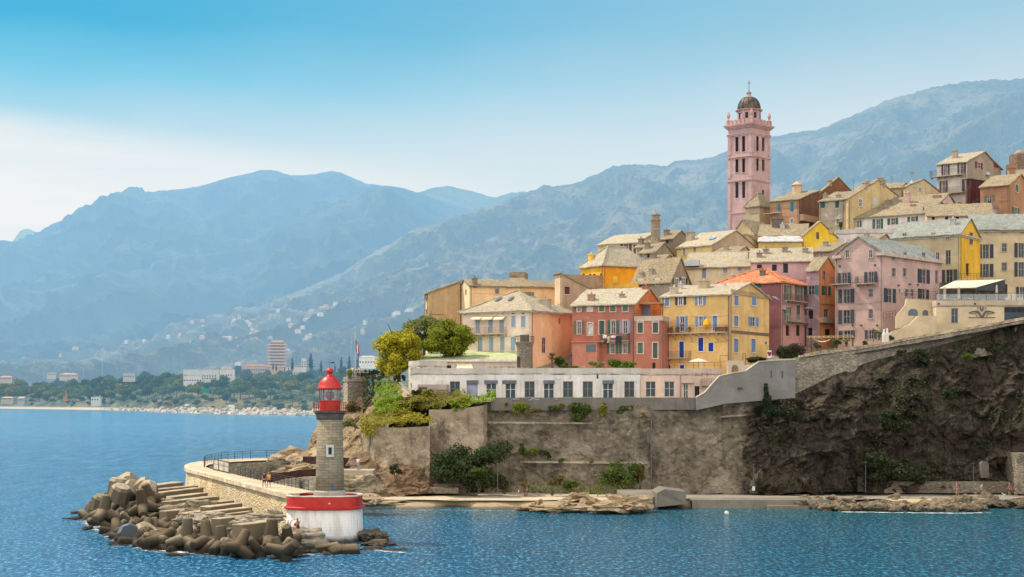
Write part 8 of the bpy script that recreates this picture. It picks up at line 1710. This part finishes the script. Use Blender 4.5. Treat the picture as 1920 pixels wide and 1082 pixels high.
for kd in ('walk', 'stand', 'sit'):
    V, E, Rd = figure(kd); body = skin_obj('body', V, E, Rd, SKIN); J, L = pose(kd)
    sh = Vector(J['che'])+Vector((0, 0, .10)); TV = [Vector(J['pel'])+Vector((0, 0, .02)), Vector(J['wai']), Vector(J['che']), Vector(J['nk'])-Vector((0, 0, .04))]; TE = [(0, 1), (1, 2), (2, 3)]; TR = [(.165, .125), (.15, .115), (.182, .127), .075]
    for i, s_ in enumerate((-1, 1)): n = len(TV); TV += [sh+Vector((s_*.17, 0, 0)), (sh+Vector((s_*.17, 0, 0))).lerp(Vector(L['el'][i]), .6)]; TE += [(2, n), (n, n+1)]; TR += [.076, .066]
    shirt = skin_obj('shirt', TV, TE, TR, SKIN)
    SV = [Vector(J['pel'])+Vector((0, 0, .05)), Vector(J['pel'])-Vector((0, 0, .03))]; SE = [(0, 1)]; SR = [(.158, .12), (.15, .118)]
    for i, s_ in enumerate((-1, 1)): n = len(SV); hp = Vector(J['pel'])+Vector((s_*.09, 0, -.08)); SV += [hp, hp.lerp(Vector(L['kn'][i]), .85)]; SE += [(1, n), (n, n+1)]; SR += [.105, .085]
    shorts = skin_obj('shorts', SV, SE, SR, SKIN)
    hx = Vector(J['hd1']); hair = skin_obj('hair', [hx+Vector((0, -.035, -.06)), hx+Vector((0, -.035, .02)), hx+Vector((0, -.005, .075))], [(0, 1), (1, 2)], [.065, .092, .07], SKIN)
    FIG[kd] = (body, shirt, shorts, hair)
def person(loc, rz, kind, shirt, shorts, hair, label, s=1.0, skin=None, extra=None):
    b_, sm, sh, hm = FIG[kind]
    def mk(me, col):
        m2 = me.copy(); m2.materials.clear(); m2.materials.append(plain(col, .8, .1)); return m2
    o = link('person', b_ if not skin else mk(b_, skin)); o.location = loc; o.rotation_euler = (0, 0, rz); o.scale = (s,)*3; tag(o, label, 'person')
    if shirt: link('shirt', mk(sm, shirt), o)
    if shorts: link('shorts', mk(sh, shorts), o)
    link('hair', mk(hm, hair), o)
    if extra: extra(o)
    return o
def pack(col):
    def f(o): mb = MB(); mb.hexa([(-.16, -.28, 1.02), (.16, -.28, 1.02), (.16, -.12, 1.02), (-.16, -.12, 1.02), (-.14, -.25, 1.45), (.14, -.25, 1.45), (.14, -.12, 1.45), (-.14, -.12, 1.45)]); mb.build('backpack', plain(col, .8), o)
    return f
def on(px, py, z): return ptz(px, py, z)
person(on(495.5, 915.2, ZJ), 2.4-1.9, 'walk', (.02, .025, .05), (.02, .02, .035), (.05, .03, .02), 'person in dark shirt and shorts walking on the jetty, left of a couple')
person(on(504, 914.6, ZJ), 2.4-1.9, 'walk', (.72, .36, .06), (.02, .02, .025), (.35, .2, .1), 'person in orange top and black skirt walking on the jetty, right of a couple', .96)
p = pt(559, 990.5, 143.6); person(p, 2.6, 'sit', None, (.05, .05, .08), (.06, .03, .02), 'bare-chested person sitting on the flat rock at the foot of the white drum', 1.05, (.40, .2, .12))
mb = MB(); 
for i in range(12): t = i/12*6.2832; t2 = (i+1)/12*6.2832; mb.bar((.42*math.cos(t), 0, .42+.42*math.sin(t)), (.42*math.cos(t2), 0, .42+.42*math.sin(t2)), .04)
o = mb.build('wheel_ring', plain((.45, .14, .1))); o.location = pt(552.5, 991, 143.3); o.rotation_euler = (0, 0, .3); tag(o, 'reddish ring standing beside the seated person on the rock', 'ring')
person(Vector((pt(669.5, 888, 207).x, 208.4, 4.5)), 2.9, 'stand', (.72, .74, .76), (.25, .38, .6), (.1, .06, .04), 'person in white shirt and light blue shorts at the top of the beach steps', 1.0)
person(on(972.5, 931, ZP), 1.9, 'walk', (.25, .10, .12), (.75, .73, .7), (.05, .03, .02), 'person in dark red top and white shorts walking on the beach path', .95)
person(on(987, 931, ZP), 1.7, 'walk', (.14, .07, .07), (.12, .08, .08), (.05, .03, .02), 'bare-legged person in dark clothes walking right of the one in white shorts', .97)
person(on(1120.5, 930.5, ZP), 1.2, 'stand', (.06, .04, .04), (.3, .08, .06), (.04, .02, .02), 'person in dark top standing before the wide bush on the beach path', .9)
person(on(1794.5, 931, ZP), 1.6, 'walk', (.35, .13, .17), (.28, .10, .12), (.05, .03, .03), 'person in dusky pink with dark backpack walking on the right promenade', 1.15, None, pack((.04, .035, .05)))
person(on(1829.5, 930.5, ZP), 1.6, 'walk', (.04, .22, .3), (.06, .08, .14), (.05, .03, .03), 'person in teal shirt on the right promenade by the lamp post', 1.1)
person(on(1840.5, 930.5, ZP), -1.4, 'walk', (.3, .3, .34), (.1, .1, .13), (.3, .3, .3), 'person in grey with pale hat right of the one in teal', 1.0)
person(on(1893, 931, ZP), 1.6, 'walk', (.28, .08, .09), (.06, .05, .06), (.05, .03, .03), 'person in dark red near the right end of the promenade', 1.1)
person(on(1904, 931.5, ZP), 1.6, 'walk', (.14, .15, .2), (.1, .1, .12), (.12, .1, .09), 'person in dark grey rightmost on the promenade', 1.1, None, pack((.08, .08, .1)))
mb = MB(); mb.bar((-.14, 0, .3), (.16, 0, .32), .09, 0, 8, .07); mb.bar((.16, 0, .32), (.24, 0, .44), .05, 0, 6); mb.bar((.24, 0, .46), (.34, 0, .43), .045, 0, 6, .02)
for x in (-.13, .15):
    for y in (-.05, .05): mb.bar((x, y, .3), (x+.01, y, .14), .025, 0, 5, .018); mb.bar((x+.01, y, .14), (x, y, 0), .018, 0, 5)
mb.bar((-.2, 0, .34), (-.28, 0, .46), .02, 0, 5); mb.bar((.22, -.04, .5), (.21, -.05, .43), .02, 0, 4); mb.bar((.22, .04, .5), (.21, .05, .43), .02, 0, 4)
o = mb.build('dog', plain((.6, .58, .55)), None, True); o.location = on(1883, 931.5, ZP); o.rotation_euler = (0, 0, 2.9); tag(o, 'small white dog walking with the two people at the promenade end', 'dog')
LK = pt(668, 706, 237)
for px, sh_, so_, lb in ((661, (.7, .68, .66), (.2, .2, .25), 'person in white leftmost at the lookout railing'), (668, (.35, .3, .32), (.1, .1, .14), 'person in grey at the middle of the lookout railing'), (674, (.6, .5, .46), (.45, .42, .4), 'person in beige rightmost at the lookout railing')): person(pt(px, 707.5, 237), 3.1, 'stand', sh_, so_, (.06, .04, .03), lb, 1.0)
mb = MB(); rail(mb, [pt(650, 706, 236.3), pt(672, 706, 235.6), pt(690, 706, 236.3)], 1.1, 1.2, 2, .045); tag(mb.build('railing', plain((.65, .63, .6))), 'white railing along the lookout bastion top', 'railing')
person(pt(1669, 647, 226), 0.3, 'sit', (.08, .12, .4), (.1, .1, .15), (.05, .03, .02), 'person in blue top sitting by the white statues', .9)
bpy.context.view_layer.update()
